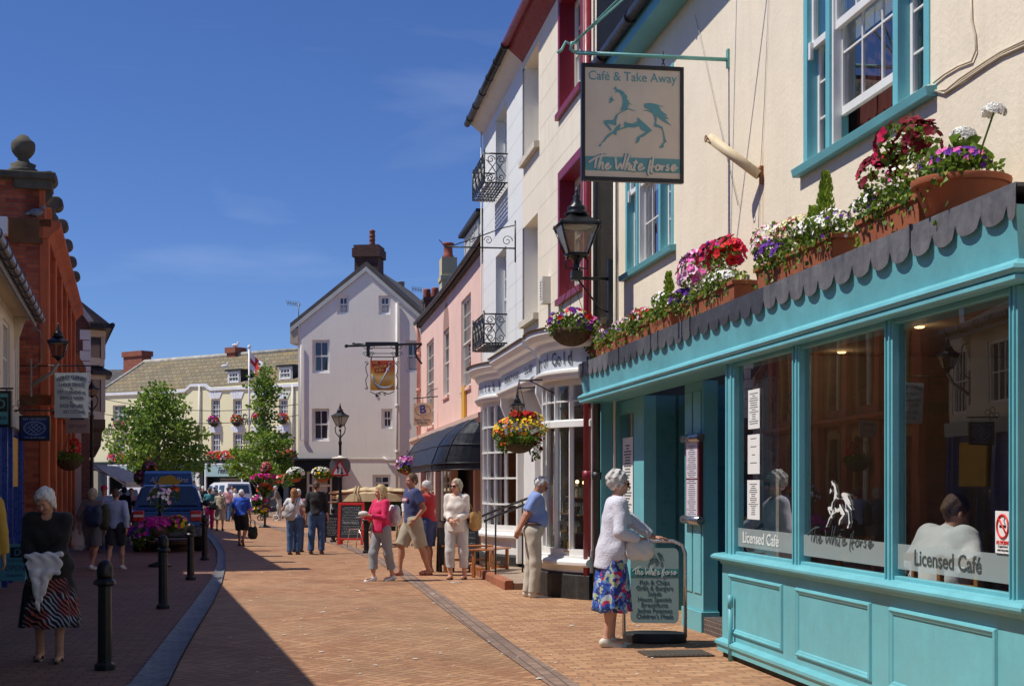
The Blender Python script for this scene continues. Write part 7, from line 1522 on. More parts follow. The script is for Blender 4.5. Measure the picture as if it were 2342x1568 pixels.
    if bm_ and kind in ('trousers', 'shorts'):
        P3 = []; wc = [(T_(0, 0, 1.035), Rl@nv(0, 0, 1))]
        c, r = tors[0]; P3.append(ell(T_(*c), (r[0]+.014, r[1]+.014, r[2]+.02), Rl, .05, wc)); c, r = tors[1]; P3.append(ell(T_(*c), (r[0]+.012, r[1]+.012, r[2]), Rl, .05, wc)); tot = .845
        for i, (a, k_, c, fd) in enumerate(legs):
            g_ = .016+(.02 if kind == 'shorts' else .006)+loose*.3; cutl = fr*tot
            if cutl <= .43: e = a+(k_-a)*cutl/.43; d = (e-a)/np.linalg.norm(e-a); P3.append(cone(a, e, .083*w_+g_, .062+g_*1.2, .035, [(e, d)]))
            else: e = k_+(c-k_)*(cutl-.43)/.415; d = (e-k_)/np.linalg.norm(e-k_); P3 += [cone(a, k_, .083*w_+g_, .058+g_, .035), cone(k_, e, .058+g_, .05+g_, .03, [(e, d)])]
        sdf_obj(kind, P3, vox, bm_, body, wob=.004, wf=26, s=s)
    if bm_ and kind == 'skirt':
        mb = MB(); n = 56; z1 = 1.04; z0 = fr; rows = 12; ph = (px*7) % 6
        for j in range(rows+1):
            t = j/rows; z = z1+(z0-z1)*t; rx = (.135+.045*min(1, t*2.2)+.055*t)*w_; ry = (.105+.035*min(1, t*2)+.05*t)*w_; cc = hc+nv(0, 0, z-.92)+(nv(0, 0, 0) if t > .3 else nv(0, 0, 0))
            for i in range(n): a = 2*math.pi*i/n; f = 1+.075*t*math.sin(a*9+ph+.6*math.sin(a*2))+.03*t*math.sin(a*17+2); mb.v.append(tuple((cc+nv(rx*f*math.cos(a), ry*f*math.sin(a), .008*math.sin(a*5)*t))*s))
        for j in range(rows):
            for i in range(n): i2 = (i+1) % n; mb.f.append((j*n+i, (j+1)*n+i, (j+1)*n+i2, j*n+i2)); mb.m.append(0); mb.sm.append(True)
        sk = mb.build('skirt', bm_, body); so = sk.modifiers.new('thick', 'SOLIDIFY'); so.thickness = .004
    if belt: 
        mb = MB(); mb.tube([tuple((T_(.178*w_*math.cos(t), (.128+.02*belly)*math.sin(t), 1.035))*s) for t in [i*6.283/30 for i in range(30)]], .014*s, 6, closed=True); mb.build('belt', belt, body)
    # shoes
    if shoes:
        sty, sm_ = shoes
        for i, (a, k_, c, fd) in enumerate(legs):
            u = nv(fd[0], fd[1], fd[2]); toe = c-nv(0, 0, .038)+u*.165+nv(0, 0, .006); heel = c-u*.035-nv(0, 0, .038)
            if sty == 'sandal': P4 = [cone(heel-nv(0, 0, .026), toe-nv(0, 0, .026), .042, .045, .01, [(c-nv(0, 0, .052), nv(0, 0, 1))] if feet[i][2] < .03 else []), cone(c+u*.08-nv(.04, 0, .02), c+u*.08-nv(-.04, 0, .02), .014, .014, .01)]
            else: P4 = [cone(heel-nv(0, 0, .002), toe-nv(0, 0, .008), .043, .040, .02), cone(c-nv(0, 0, .03), c+nv(0, 0, .012), .046, .043, .02, [(c+nv(0, 0, .01), nv(0, 0, 1))])]
            sdf_obj('shoe' if sty != 'sandal' else 'sandal', P4, min(vox, .012), sm_, body, s=s)
    # hair
    if hair:
        st, hc_ = hair; hm = HAIRM[hc_]; fc = [(h0(0, -.052, .14), Rh@nv(0, -1, -.55)/1.14)]; P5 = []; wob, wf = .003, 70
        if st == 'short': P5 = [ell(h0(0, .018, .140), (.081, .098, .096), Rh, .02, fc), cone(h0(0, .085, .09), h0(0, .075, .055), .04, .025, .03)]
        if st == 'thin': P5 = [ell(h0(0, .028, .128), (.081, .092, .088), Rh, .02, [(h0(0, -.03, .12), Rh@nv(0, -1, .35))]), ell(h0(0, .0, .18), (.06, .07, .05), Rh, .02)]
        if st == 'curly': P5 = [ell(h0(0, .025, .140), (.098, .108, .108), Rh, .02, [(h0(0, -.055, .14), Rh@nv(0, -1, -.5))])]; wob, wf = .009, 85
        if st == 'bob': P5 = [ell(h0(0, .02, .14), (.09, .106, .102), Rh, .03, fc)]+[cone(h0(x, .02, .12), h0(x*.95, .02, .03), .038, .032, .03, fc) for x in (.062, -.062)]+[cone(h0(0, .08, .1), h0(0, .07, .03), .05, .045, .04)]; wob = .005
        if st == 'long': P5 = [ell(h0(0, .02, .14), (.086, .104, .10), Rh, .03, fc)]+[cone(h0(x, .0, .12), h0(x*1.0, -.015, -.14), .036, .03, .03, [(h0(0, -.055, .1), Rh@nv(0, -1, 0))]) for x in (.068, -.068)]+[cone(h0(0, .07, .1), h0(0, .09, -.13), .07, .05, .04)]; wob = .005
        if P5: sdf_obj('hair', P5, min(vox, .012), hm, body, wob=wob, wf=wf, s=s)
    if glasses:
        mb = MB()
        for x in (.034, -.034):
            c = h0(x, -.094, .108); R3 = Matrix([list(r) for r in Rh]).to_4x4(); q = MB(); q.lathe([(.001, -.004), (.026, -.003), (.026, .003), (.001, .004)], (0, 0, 0), 12, sx=1.1, sy=.8); mb.add(q, Matrix.Translation(tuple(c*s)) @ R3 @ Matrix.Rotation(math.pi/2, 4, 'X') @ Matrix.Scale(s, 4))
        mb.tube([tuple(h0(x, y, .112)*s) for x, y in ((-.078, .02), (-.076, -.07), (-.03, -.098), (.03, -.098), (.076, -.07), (.078, .02))], .0028*s, 5); mb.build('sunglasses', mat('glasses_black', (.01,.01,.012), .1), body)
    if hat:
        hmn, hm_ = hat; q = MB()
        if hmn == 'brim': q.lathe([(.15, .148), (.155, .155), (.10, .165), (.094, .20), (.085, .235), (.05, .25), (.004, .252)], (0, .01, 0), 20, sy=1.15)
        else: q.lathe([(.088, .13), (.092, .16), (.085, .20), (.05, .245), (.004, .252)], (0, .015, 0), 18, sy=1.15); q.extr([(-.06, -.08, .15), (.06, -.08, .15), (.045, -.16, .14), (-.045, -.16, .14)], (0, 0, .01))
        mb = MB(); mb.add(q, Matrix.Translation(tuple(hp*s)) @ Matrix([list(r) for r in Rh]).to_4x4() @ Matrix.Scale(s, 4)); mb.build('hat', hm_, body)
    W = Matrix.Translation(b) @ Matrix.Rotation(ang, 4, 'Z')
    info = dict(W=W, s=s, hand=[W @ Vector((c[2]+ (c[2]-c[1])/np.linalg.norm(c[2]-c[1])*.07)*s) for c in arms], arms=arms, T=lambda x, y, z: W @ Vector(T_(x, y, z)*s), sho=[W @ Vector(q*s) for q in sho], ang=ang, body=body)
    return info
def bag(name, p, w_, h, d, mt, label, rz=0, cat='bag', strap=None, handle=None, round_=.03, smt=None, taper=.9):
    """soft bag hanging with its top centre at p; strap: world points"""
    r = empty(name, p, rz, label, cat); P = []
    k = round_; P = [ell((x, 0, z), (w_*.27, d*.42, h*.30), None, .015) for x in (-w_*.2, w_*.2) for z in (-h*.33, -h*.66)]+[ell((0, 0, -h*.55), (w_*.46, d*.45, h*.42), None, .02)]
    sdf_obj('pouch', P, .008 if w_ < .5 else .012, mt, r, wob=.004, wf=50)
    if handle:
        mb = MB(); 
        for y in (-d*.3, d*.3): mb.tube([(-w_*.25, y, -h*.15), (-w_*.2, y*.6, handle*.7), (0, 0, handle), (w_*.2, y*.6, handle*.7), (w_*.25, y, -h*.15)], .007, 6)
        mb.build('handle', smt or mt, r)
    if strap:
        I = (Matrix.Translation(p) @ Matrix.Rotation(rz, 4, 'Z')).inverted(); mb = MB(); mb.tube([I @ Vector(q) for q in strap], .011, 6); mb.build('strap', smt or mt, r)
    return r
# patterned cloths
def pattern(name, cols, scale, base=None, stretch=(1,1,1), dist=0):
    m, g, b, P = newmat('cloth_'+name); v = g.n('ShaderNodeTexVoronoi'); v.inputs['Scale'].default_value = scale; n = g.n('ShaderNodeTexNoise'); n.inputs['Scale'].default_value = scale*.6; g.link(P, n.inputs['Vector'])
    mxv = g.n('ShaderNodeMix', data_type='VECTOR'); mxv.inputs[0].default_value = dist; g.link(g.mapping(P, stretch), mxv.inputs[4]); g.link(n.outputs[1], mxv.inputs[5]); g.link(mxv.outputs[1], v.inputs['Vector'])
    r = g.n('ShaderNodeValToRGB'); r.color_ramp.interpolation = 'CONSTANT'; e = r.color_ramp.elements; s_ = g.n('ShaderNodeSeparateColor'); g.link(v.outputs['Color'], s_.inputs[0]); g.link(s_.outputs[0], r.inputs[0])
    for i, c in enumerate(cols):
        q = e[i] if i < 2 else e.new(i/len(cols)); q.position = i/len(cols); q.color = (*c, 1)
    g.link(r.outputs[0], b.inputs['Base Color']); b.inputs['Roughness'].default_value = .85; return m
def wavy(name, c1, c2, c3, scale):
    m, g, b, P = newmat('cloth_'+name); w_ = g.n('ShaderNodeTexWave'); w_.bands_direction = 'DIAGONAL'; w_.inputs['Scale'].default_value = scale; w_.inputs['Distortion'].default_value = 7; w_.inputs['Detail'].default_value = 1; w_.inputs['Detail Scale'].default_value = .8; g.link(P, w_.inputs['Vector'])
    n = g.noise(P, 5, 2); c = g.mix(g.mapr(w_.outputs[1], .62, .70, 0, 1), c1, g.mix(g.mapr(n, .45, .55, 0, 1), c2, c3)); c = g.mix(g.mapr(g.noise(P, 3.3, 2), .50, .60, 0, 1), c, c1); g.link(c, b.inputs['Base Color']); b.inputs['Roughness'].default_value = .8; return m
FLORAL = pattern('floral', [(.02,.06,.35), (.05,.15,.5), (.5,.02,.08), (.03,.03,.16), (.35,.45,.25), (.45,.5,.6), (.02,.05,.28), (.12,.25,.55)], 26, dist=.12)
c_ = dict(white=cloth('white', (.72,.72,.74)), knit=cloth('lilac_knit', (.66,.66,.76), bump=1, bs=70), blueshirt=cloth('sky_blue', (.20,.30,.62)), beige=cloth('beige', (.50,.46,.38)), black=cloth('black', (.012,.012,.014)), jeans=cloth('denim', (.05,.11,.24), var=.25, vs_=5), navy=cloth('navy', (.035,.05,.15)),
          pink=cloth('hot_pink', (.62,.01,.10)), grey=cloth('grey_trouser', (.28,.29,.31)), khaki=cloth('khaki', (.38,.33,.24)), cream=cloth('cream', (.70,.64,.58)), red=cloth('red_polo', (.48,.02,.025)), royal=cloth('royal_blue', (.02,.09,.55)), brown=cloth('taupe', (.17,.13,.12)), pale=cloth('pale_blue', (.38,.44,.60)), teal=cloth('teal', (.03,.22,.27)), mag=cloth('magenta', (.45,.01,.16)), coat=cloth('camel', (.42,.36,.26)), yellow=cloth('mustard', (.55,.34,.05)), green=cloth('dark_green', (.03,.12,.05)), darks=cloth('dark_short', (.02,.022,.03)), peach=cloth('pale_pink', (.5,.25,.28)), tan=cloth('tan_bag', (.36,.20,.06)))
SH = dict(white=mat('shoe_white', (.72,.72,.70), .5), black=mat('shoe_black', (.02,.018,.016), .4), brown=mat('shoe_brown', (.12,.05,.03), .5), cream=mat('shoe_cream', (.62,.58,.48), .5), red=mat('shoe_red', (.25,.04,.03), .5))
AR = lambda x, y, z: ((x, y, z), (-x, y, z))
# --- near people
i17 = person(1398, 1478, 1.69, 100, 'elderly woman in a lilac cardigan and blue floral skirt touching the cafe board', .008, feet=((.09, -.05, 0), (-.09, .04, 0)), hands=((.13, -.50, 1.04), (-.15, -.26, 1.06)), epole=((.5, .8, -.6), (-.5, .9, -.5)), handdir=((0, -1, -.05), (.8, -.6, 0)), lean=7, head=(-8, 2), female=True, skin=SKIN, top=('cardigan', c_['knit'], .93), bottom=('skirt', FLORAL, .35), shoes=('shoe', SH['cream']), hair=('curly', 'grey'), glasses=True, hem=.76, loose=.014, wide=.98, curl=(12, 40))
Wt = lambda i, x, y, z: i['W'] @ Vector((x, y, z))
bag('handbag', Wt(i17, -.16, -.24, 1.03), .30, .21, .10, mat('bag_white', (.66,.66,.62), .45), 'white handbag hanging from the arm of the elderly woman in the floral skirt', rz=math.radians(100+90), cat='handbag', handle=.10)
i16 = person(1217, 1366, 1.69, 97, 'white haired man in a sky blue shirt, hands clasped behind his back', .008, feet=((.09, .02, 0), (-.09, -.04, 0)), hands=((.03, .24, .86), (-.03, .25, .84)), epole=((1, .3, 0), (-1, .3, 0)), handdir=((-.3, .3, -.8), (.3, .3, -.8)), lean=6, head=(0, 34), belly=1.0, skin=SKINT, top=('polo', c_['blueshirt'], .42), bottom=('trousers', c_['beige'], 1.0), shoes=('shoe', SH['cream']), hair=('thin', 'white'), glasses=True, hem=1.0, loose=.012, belt=SH['brown'])
i14 = person(1045, 1325, 1.64, -14, 'blonde woman in sunglasses, cream jacket and pale cropped trousers by the black boards', .008, feet=((.12, .02, 0), (-.10, -.08, 0)), hands=((.07, -.26, 1.04), (-.03, -.27, 1.03)), handdir=((-.8, -.4, -.2), (.8, -.4, -.3)), lean=3, head=(-26, 0), female=True, top=('jacket', c_['cream'], .95), bottom=('trousers', cloth('stone', (.56,.55,.53)), .84), shoes=('sandal', SH['black']), hair=('bob', 'ash'), glasses=True, hem=.84, loose=.014)
mb = MB(); W14 = i14['W']; 
bag('shoulder_bag', W14 @ Vector((.30, .04, 1.12)), .34, .34, .14, c_['tan'], 'mustard tan shoulder bag carried by the woman in the cream jacket', rz=math.radians(60), cat='shoulder bag', strap=[W14 @ Vector(q) for q in ((.26, -.04, 1.02), (.16, -.10, 1.30), (.13, 0, 1.40), (.17, .10, 1.25), (.30, .10, 1.0))])
i12 = person(945, 1316, 1.77, -62, 'tall man in a navy t-shirt and khaki shorts walking left, hand in his pocket', .009, feet=((.08, .22, 0), (-.08, -.24, 0)), hands=((.20, -.06, .93), (-.24, -.10, .86)), lean=2, head=(8, 2), skin=SKINT, top=('tee', c_['navy'], .36), bottom=('shorts', c_['khaki'], .50), shoes=('sandal', SH['red']), hair=('short', 'brown'), hem=.93, loose=.016, wide=1.06)
# printed panel on the t-shirt
mb = MB(); Wc = i12; 
def decal(info, pts, mt, nm='chest_print'):
    mb = MB(); mb.extr([tuple(p) for p in pts], (0, -.006, 0)); return mb.build(nm, mt, info['body'])
s_ = i12['s']; decal(i12, [(-.10*s_, -.150*s_, 1.23*s_), (.08*s_, -.150*s_, 1.23*s_), (.115*s_, -.146*s_, 1.27*s_), (.10*s_, -.146*s_, 1.30*s_), (-.10*s_, -.146*s_, 1.30*s_)], mat('print_pinkred', (.45,.06,.12), .8))
decal(i12, [(-.08*s_, -.157*s_, 1.245*s_), (.06*s_, -.157*s_, 1.245*s_), (.085*s_, -.155*s_, 1.27*s_), (.08*s_, -.153*s_, 1.285*s_), (-.08*s_, -.153*s_, 1.285*s_)], mat('print_pale', (.6,.55,.62), .8), 'print_letters')
i11 = person(874, 1328, 1.56, -48, 'blonde woman in a bright pink fleece holding food while walking', .009, feet=((.06, .16, 0), (-.06, -.18, 0)), hands=((.07, -.30, 1.17), (-.10, -.32, 1.16)), handdir=((-.5, -.8, .2), (.5, -.8, .2)), lean=3, head=(-12, 4), female=True, top=('jacket', c_['pink'], .98), bottom=('trousers', c_['grey'], .84), shoes=('shoe', SH['white']), hair=('long', 'blond'), hem=.90, loose=.008)
mb = MB(); p = Wt(i11, -.01, -.36, 1.075); mb.ball((0, 0, 0), .055, 8, sc=(1.5, .8, .8)); o = mb.build('sandwich', mat('wrapper_white', (.7,.68,.65), .6, bump=1)); o.location = p; tag(o, 'white wrapped sandwich held by the woman in the pink fleece', 'sandwich')
bag('backpack', Wt(i11, .06, .20, 1.22), .26, .36, .14, mat('bag_white2', (.60,.60,.60), .6), 'white bag on the back of the woman in the pink fleece', rz=math.radians(-48), cat='bag')
i13 = person(980, 1308, 1.62, -118, 'grey haired man in a red polo shirt, half hidden behind the man in navy', .011, feet=((.10, .05, 0), (-.10, -.05, 0)), hands=((.12, -.32, 1.10), (-.12, -.32, 1.10)), lean=3, head=(10, 12), belly=.6, skin=SKINT, top=('polo', c_['red'], .42), bottom=('shorts', c_['navy'], .5), shoes=('sandal', SH['brown']), hair=('short', 'grey'), hem=.95, loose=.012)
i1 = person(118, 1512, 1.56, 8, 'stooping white haired woman in a black top and patterned skirt holding a white cloth', .008, feet=((.09, -.12, 0), (-.13, .10, 0)), hands=((.02, -.32, .92), (-.14, -.30, .90)), handdir=((-.5, -.7, -.4), (.5, -.7, -.4)), lean=15, head=(-16, 26), female=True, skin=SKIN, top=('blouse', c_['black'], .80), bottom=('skirt', wavy('zebra', (.012,.012,.02), (.42,.48,.62), (.5,.12,.10), 12), .35), shoes=('sandal', SH['black']), hair=('bob', 'white'), hem=.86, loose=.022, wide=1.18)
# the white cloth in her hands
r = empty('folded_cloth', Wt(i1, -.02, -.36, .92), math.radians(8), 'white folded cloth held in front of her by the stooping woman in black', 'cloth'); mb = MB(); n = 12
for (x0, x1, zt_, zb_, y) in ((-.10, .14, .06, -.17, 0),):
    P4 = [cone((-.12, 0, .02), (.16, .01, .03), .024, .022, .02), cone((-.08, 0, -.12), (.13, 0, -.12), .025, .02, .03), ell((.02, 0, -.06), (.15, .022, .10), None, .02), cone((-.05, -.01, -.14), (-.02, -.01, -.44), .045, .012, .02), cone((.03, 0, -.14), (.0, -.02, -.36), .045, .015, .02)]
sdf_obj('cloth', P4, .008, c_['white'], r, wob=.007, wf=60)
person(0, 0, 1.68, -168, 'person at the left edge in a mustard jacket and green trousers', .011, pos=(-5.12, 13.6, 0), feet=((.1, 0, 0), (-.1, -.1, 0)), hands=((.25, -.10, .85), (-.25, -.12, .85)), lean=4, top=('jacket', c_['yellow'], .95), bottom=('trousers', c_['green'], .96), shoes=('shoe', SH['white']), hair=('short', 'grey'), hem=.80, loose=.03, wide=1.1)
i3 = person(212, 1303, 1.50, 172, 'fair haired walker in a taupe jumper and grey shorts seen from behind', .012, feet=((.08, -.20, 0), (-.08, .22, .03)), hands=((.25, .10, .88), (-.25, -.05, .86)), lean=4, skin=SKINT, top=('sweater', c_['brown'], .75), bottom=('shorts', cloth('grey_short', (.14,.14,.15)), .46), shoes=('shoe', SH['white']), hair=('bob', 'ash'), hem=.88, loose=.02, wide=1.1)
bag('backpack', Wt(i3, -.12, .24, 1.18), .34, .42, .2, mat('rucksack_navy', (.02,.035,.08), .6), 'navy rucksack slung on the walker in the taupe jumper', rz=math.radians(172), cat='rucksack')
bag('carrier_bag', Wt(i3, .27, .0, .74), .26, .40, .12, mat('bag_cream', (.62,.58,.5), .6), 'cream carrier bag hanging beside the walker in grey shorts', rz=math.radians(172), cat='carrier bag', handle=.09)
i4 = person(264, 1302, 1.49, 176, 'man in a pale blue sweatshirt and dark shorts seen from behind', .012, feet=((.09, .20, .03), (-.09, -.2, 0)), hands=((.26, -.05, .88), (-.26, .06, .88)), lean=4, top=('sweater', c_['pale'], .98), bottom=('shorts', c_['darks'], .46), shoes=('shoe', SH['white']), hair=('short', 'brown'), hem=.88, loose=.022, wide=1.1)
bag('shoulder_bag', Wt(i4, .17, .20, 1.20), .30, .50, .16, mat('bag_olive', (.05,.055,.03), .7), 'dark olive bag slung on the back of the man in the pale blue sweatshirt', rz=math.radians(176), cat='shoulder bag')
person(238, 1262, 1.52, 20, 'person in a red cap and checked blue shirt behind the two walkers', .016, top=('shirt', cloth('check_blue', (.25,.34,.5), var=.3, vs_=30), .9), bottom=('trousers', c_['navy'], 1), shoes=('shoe', SH['black']), hair=('short', 'brown'), hat=('cap', cloth('cap_red', (.5,.02,.08))))
for k_, (px, py, H, rz, tp, lab) in enumerate(((283, 1240, 1.48, 160, 'black', 'person in a black coat beyond the walkers, beside the blue van'), (300, 1232, 1.44, 20, 'peach', 'person in pale pink beyond the walkers, close to the blue van'))):
    person(px, py, H, rz, lab, .018, top=('jacket', c_[tp], .95), bottom=('trousers', c_['grey'], 1), shoes=('shoe', SH['black']), hair=('short', 'dark' if k_ == 0 else 'brown'))
# --- middle distance
i10 = person(724, 1266, 1.62, 178, 'man in a black long sleeved shirt and jeans standing with his back to us', .012, feet=((.13, .02, 0), (-.12, -.02, 0)), hands=((.26, .0, .84), (-.27, -.02, .84)), lean=1, top=('tee', c_['black'], .82), bottom=('trousers', c_['jeans'], 1.0), shoes=('shoe', SH['brown']), hair=('short', 'brown'), hem=.90, loose=.014, wide=1.05)
i9 = person(672, 1268, 1.46, 172, 'ginger haired woman in a white t-shirt and jeans seen from behind', .012, feet=((.10, .02, 0), (-.09, -.06, 0)), hands=((.20, -.25, 1.20), (-.22, -.18, 1.05)), lean=3, female=True, top=('tee', c_['white'], .30), bottom=('trousers', c_['jeans'], 1.0), shoes=('shoe', SH['brown']), hair=('long', 'ginger'), hem=.92, loose=.008, head=(0, 4), wide=1.05)
bag('backpack', Wt(i9, .03, .17, 1.10), .26, .36, .14, mat('pack_grey', (.42,.40,.40), .7), 'small grey backpack worn by the ginger haired woman in jeans', rz=math.radians(172), cat='backpack', strap=[Wt(i9, *q) for q in ((.03, .17, .95), (-.06, .14, 1.05), (-.10, .08, 1.22), (-.08, -.04, 1.22))], smt=c_['black'])
person(681, 1262, 1.44, 165, 'white haired person in jeans mostly hidden behind the ginger haired woman', .016, top=('shirt', c_['peach'], .5), bottom=('trousers', c_['jeans'], 1), shoes=('shoe', SH['black']), hair=('short', 'white'))
i7 = person(553, 1248, 1.44, 176, 'white haired man in a royal blue shirt and black shorts walking away with a bag', .012, feet=((.09, -.10, 0), (-.10, .26, .10)), hands=((.28, .04, .86), (-.27, .0, .84)), lean=5, belly=.5, skin=SKINT, top=('shirt', c_['royal'], .48), bottom=('shorts', c_['black'], .50), shoes=('shoe', SH['brown']), hair=('thin', 'white'), hem=.93, loose=.02, wide=1.12)
bag('tote_bag', Wt(i7, -.27, -.02, .50), .26, .34, .14, mat('tote_black', (.03,.035,.03), .7), 'black and cream shopping bag hanging from the hand of the man in blue', rz=math.radians(176), cat='tote bag', handle=.16)
i8 = person(639, 1186, 1.50, -84, 'stooping grey haired man in a brown jacket pushing a pushchair', .018, feet=((.08, .12, 0), (-.08, -.12, 0)), hands=((.14, -.42, 1.0), (-.14, -.42, 1.0)), lean=20, head=(0, 6), top=('jacket', cloth('brown_jacket', (.20,.15,.12)), .95), bottom=('trousers', c_['beige'], 1.0), shoes=('shoe', SH['black']), hair=('short', 'grey'))
person(1214 if False else 903, 1196, 1.52, 10, 'grey haired man in a navy shirt standing by the timber pile', .016, hands=((.10, -.30, 1.02), (-.10, -.30, 1.02)), belly=.6, top=('polo', c_['black'], .45), bottom=('trousers', c_['darks'], 1), shoes=('shoe', SH['black']), hair=('thin', 'grey'), skin=SKINT)
crowd = [(455, 1180, 1.50, 190, 'peach', 'grey', ('brim', c_['cream']), 'person in a straw hat and pale pink top in the far group'), (464, 1184, 1.46, 190, 'black', 'dark', None, 'white haired person in black beside the straw hat in the far group'), (479, 1210, 1.42, 182, 'teal', 'mag', None, 'person in a teal top and magenta trousers walking away'),
         (490, 1178, 1.46, 170, 'brown', 'navy', ('brim', c_['white']), 'person in a white hat and brown top in the far group'), (503, 1213, 1.36, 172, 'coat', 'coat', None, 'white haired woman in a camel coat with a dark bag'), (521, 1192, 1.42, 178, 'peach', 'jeans', None, 'person in a dusty pink shirt and jeans left of the man in royal blue'),
         (531, 1182, 1.50, 10, 'pale', 'navy', None, 'person in a pale blue shirt in front of the white van'), (537, 1190, 1.36, 175, 'white', 'darks', None, 'person in a white top just left of the man in royal blue')]
for k_, (px, py, H, rz, tp, bt, ht, lab) in enumerate(crowd):
    q_ = person(px, py, H, rz, lab, .02, feet=((.08, -.12*(1 if k_ % 2 else -1), 0), (-.08, .12*(1 if k_ % 2 else -1), 0)), hands=((.25, -.05-.05*(k_ % 3), .86), (-.25, .05*(k_ % 2), .86)), top=('jacket' if tp == 'coat' else 'tee', c_[tp], .95 if tp in ('coat', 'pale') else .45), bottom=('trousers', c_[{'dark': 'darks'}.get(bt, bt)], 1.0) if lab.find('coat') < 0 else ('skirt', c_['coat'], .45), shoes=('shoe', SH['black']), hair=('short', ('white', 'white', 'brown', 'dark', 'white', 'brown', 'dark', 'blond')[k_]), hat=ht, female=k_ in (2, 4), loose=.015, wide=1.08)
    if 'camel' in lab: bag('handbag', Wt(q_, .20, .14, .98), .28, .30, .12, mat('bag_dark', (.02,.025,.035), .5), 'dark shoulder bag on the woman in the camel coat', rz=math.radians(172), cat='handbag')
# --- seated outside and inside
person(0, 0, 1.60, 60, 'blond seated child at the outdoor table behind the walkers', .016, pos=(gnd(928, 1232).x, gnd(928, 1232).y, 0), seat=.42, feet=((.09, -.45, 0), (-.09, -.45, 0)), hands=((.15, -.35, .78), (-.15, -.35, .78)), top=('tee', c_['white'], .45), bottom=('trousers', c_['navy'], 1), shoes=('shoe', SH['white']), hair=('short', 'blond'))
cs = C.w(C.x(2112, .0), .02, .22); person(0, 0, 1.74, math.degrees(C.ang)+180+12, 'diner in a white shirt sitting with his back to the cafe window', .010, pos=cs, seat=.40, feet=((.12, -.45, 0), (-.12, -.45, 0)), hands=((.22, -.35, .74), (-.22, -.35, .74)), lean=22, belly=.8, skin=SKINT, top=('shirt', c_['white'], .5), bottom=('trousers', c_['darks'], 1), shoes=('shoe', SH['black']), hair=('short', 'brown'), head=(0, 14), hem=.90, loose=.03, wide=1.5)
# ================================================================ PLANTERS, BASKETS, STREET FURNITURE, VEHICLES
def planter(kind, px0, px1, label, mounds, h=.19, d=.22, spikes=(), n_leaf=420):
    x0, x1 = C.x(px0, -.42), C.x(px1, -.42); xc = (x0+x1)/2; w_ = (x1-x0)/2; r = empty('flower_trough' if kind == 'trough' else 'flower_pot', C.w(xc, -.31, 3.112), C.ang, label, 'planter'); mb = MB(); rn = random.Random(int(px0))
    if kind == 'trough':
        a, b = w_*.93, w_; da, db = d*.40, d*.5
        v = [(-a,-da,0),(a,-da,0),(a,da,0),(-a,da,0),(-b,-db,h),(b,-db,h),(b,db,h),(-b,db,h)]; mb.raw(v, [(0,3,2,1),(0,1,5,4),(1,2,6,5),(2,3,7,6),(3,0,4,7),(4,5,6,7)]); mb.box(-b-.012, b+.012, -db-.012, db+.012, h-.03, h+.006)
    else: mb.lathe([(w_*.72, 0), (w_*.98, h-.04), (w_*1.06, h-.04), (w_*1.08, h), (w_*.9, h), (w_*.88, h-.03)], (0, 0, 0), 28)
    mb.build('planter_box' if kind == 'trough' else 'pot', TERR, r, bevel=.004)
    mb = MB(); leaves(mb, (0, -.02, h+.03), (w_*1.05, d*.62, .12), n_leaf, .045, (0, 0, 1, 2), rn)
    for _ in range(int(w_*110)): u_ = rn.uniform(-1, 1); leaf(mb, (u_*w_, -d*.5-rn.random()*.035, h+.03-rn.random()**2*.17*(1.3+math.sin(u_*7))), Vector((rn.uniform(-.5, .5), -.4, -.8)), .045, rn.choice((0, 1, 2)), rn)
    fm = MB()
    for (u, dy, dz, rad, cols, n, rb, eye) in mounds:
        c = (u*w_, -.02+dy, h+dz); leaves(mb, c, rad, int(90*rad[0]*rad[2]*60), .04, (0, 1, 0, 2), rn); clump(fm, c, (rad[0]*1.02, rad[1]*1.05, rad[2]*1.02), n, rb, [PI[k] for k in cols], PI[eye] if eye else None, rn, front=(0, -.9, .5))
    mb.build('foliage', LEAF, r); fm.build('flowers', PM, r, kind='stuff')
    for (u, hh) in spikes:
        mb = MB()
        for i in range(int(900*hh)): t = rn.random()**.7; a = rn.uniform(0, 6.28); rr = (1-t)*hh*.22+.01; leaf(mb, (u*w_+rr*math.cos(a)*rn.random(), rr*math.sin(a)*rn.random(), h+t*hh), Vector((math.cos(a)*.5, math.sin(a)*.5, 1)), .05, 2, rn, .3)
        mb.build('dwarf_conifer', LEAF, r)
    return r
planter('trough', 1345, 1428, 'terracotta trough at the far end of the canopy with pink petunias', [(-.6, 0, .10, (.22, .13, .12), ('pink', 'magenta', 'pale'), 22, .035, 'pale'), (.2, -.04, .04, (.4, .12, .08), ('purple', 'purple', 'white'), 40, .022, None), (.6, 0, .1, (.25, .13, .10), ('white', 'pale'), 60, .014, None)])
planter('trough', 1432, 1479, 'terracotta trough of red and cream fuchsias, second from the far end of the canopy', [(0, -.02, .09, (.26, .14, .11), ('crimson', 'cream', 'pale', 'red'), 110, .018, None)])
planter('trough', 1483, 1533, 'plain terracotta pot with a small golden conifer and white blooms, third along', [(-.3, 0, .12, (.22, .13, .13), ('white',), 60, .018, None), (.3, -.03, .06, (.25, .13, .07), ('white', 'white', 'cream'), 100, .013, None)], h=.21, spikes=((-.05, .42), (-.6, .22)))
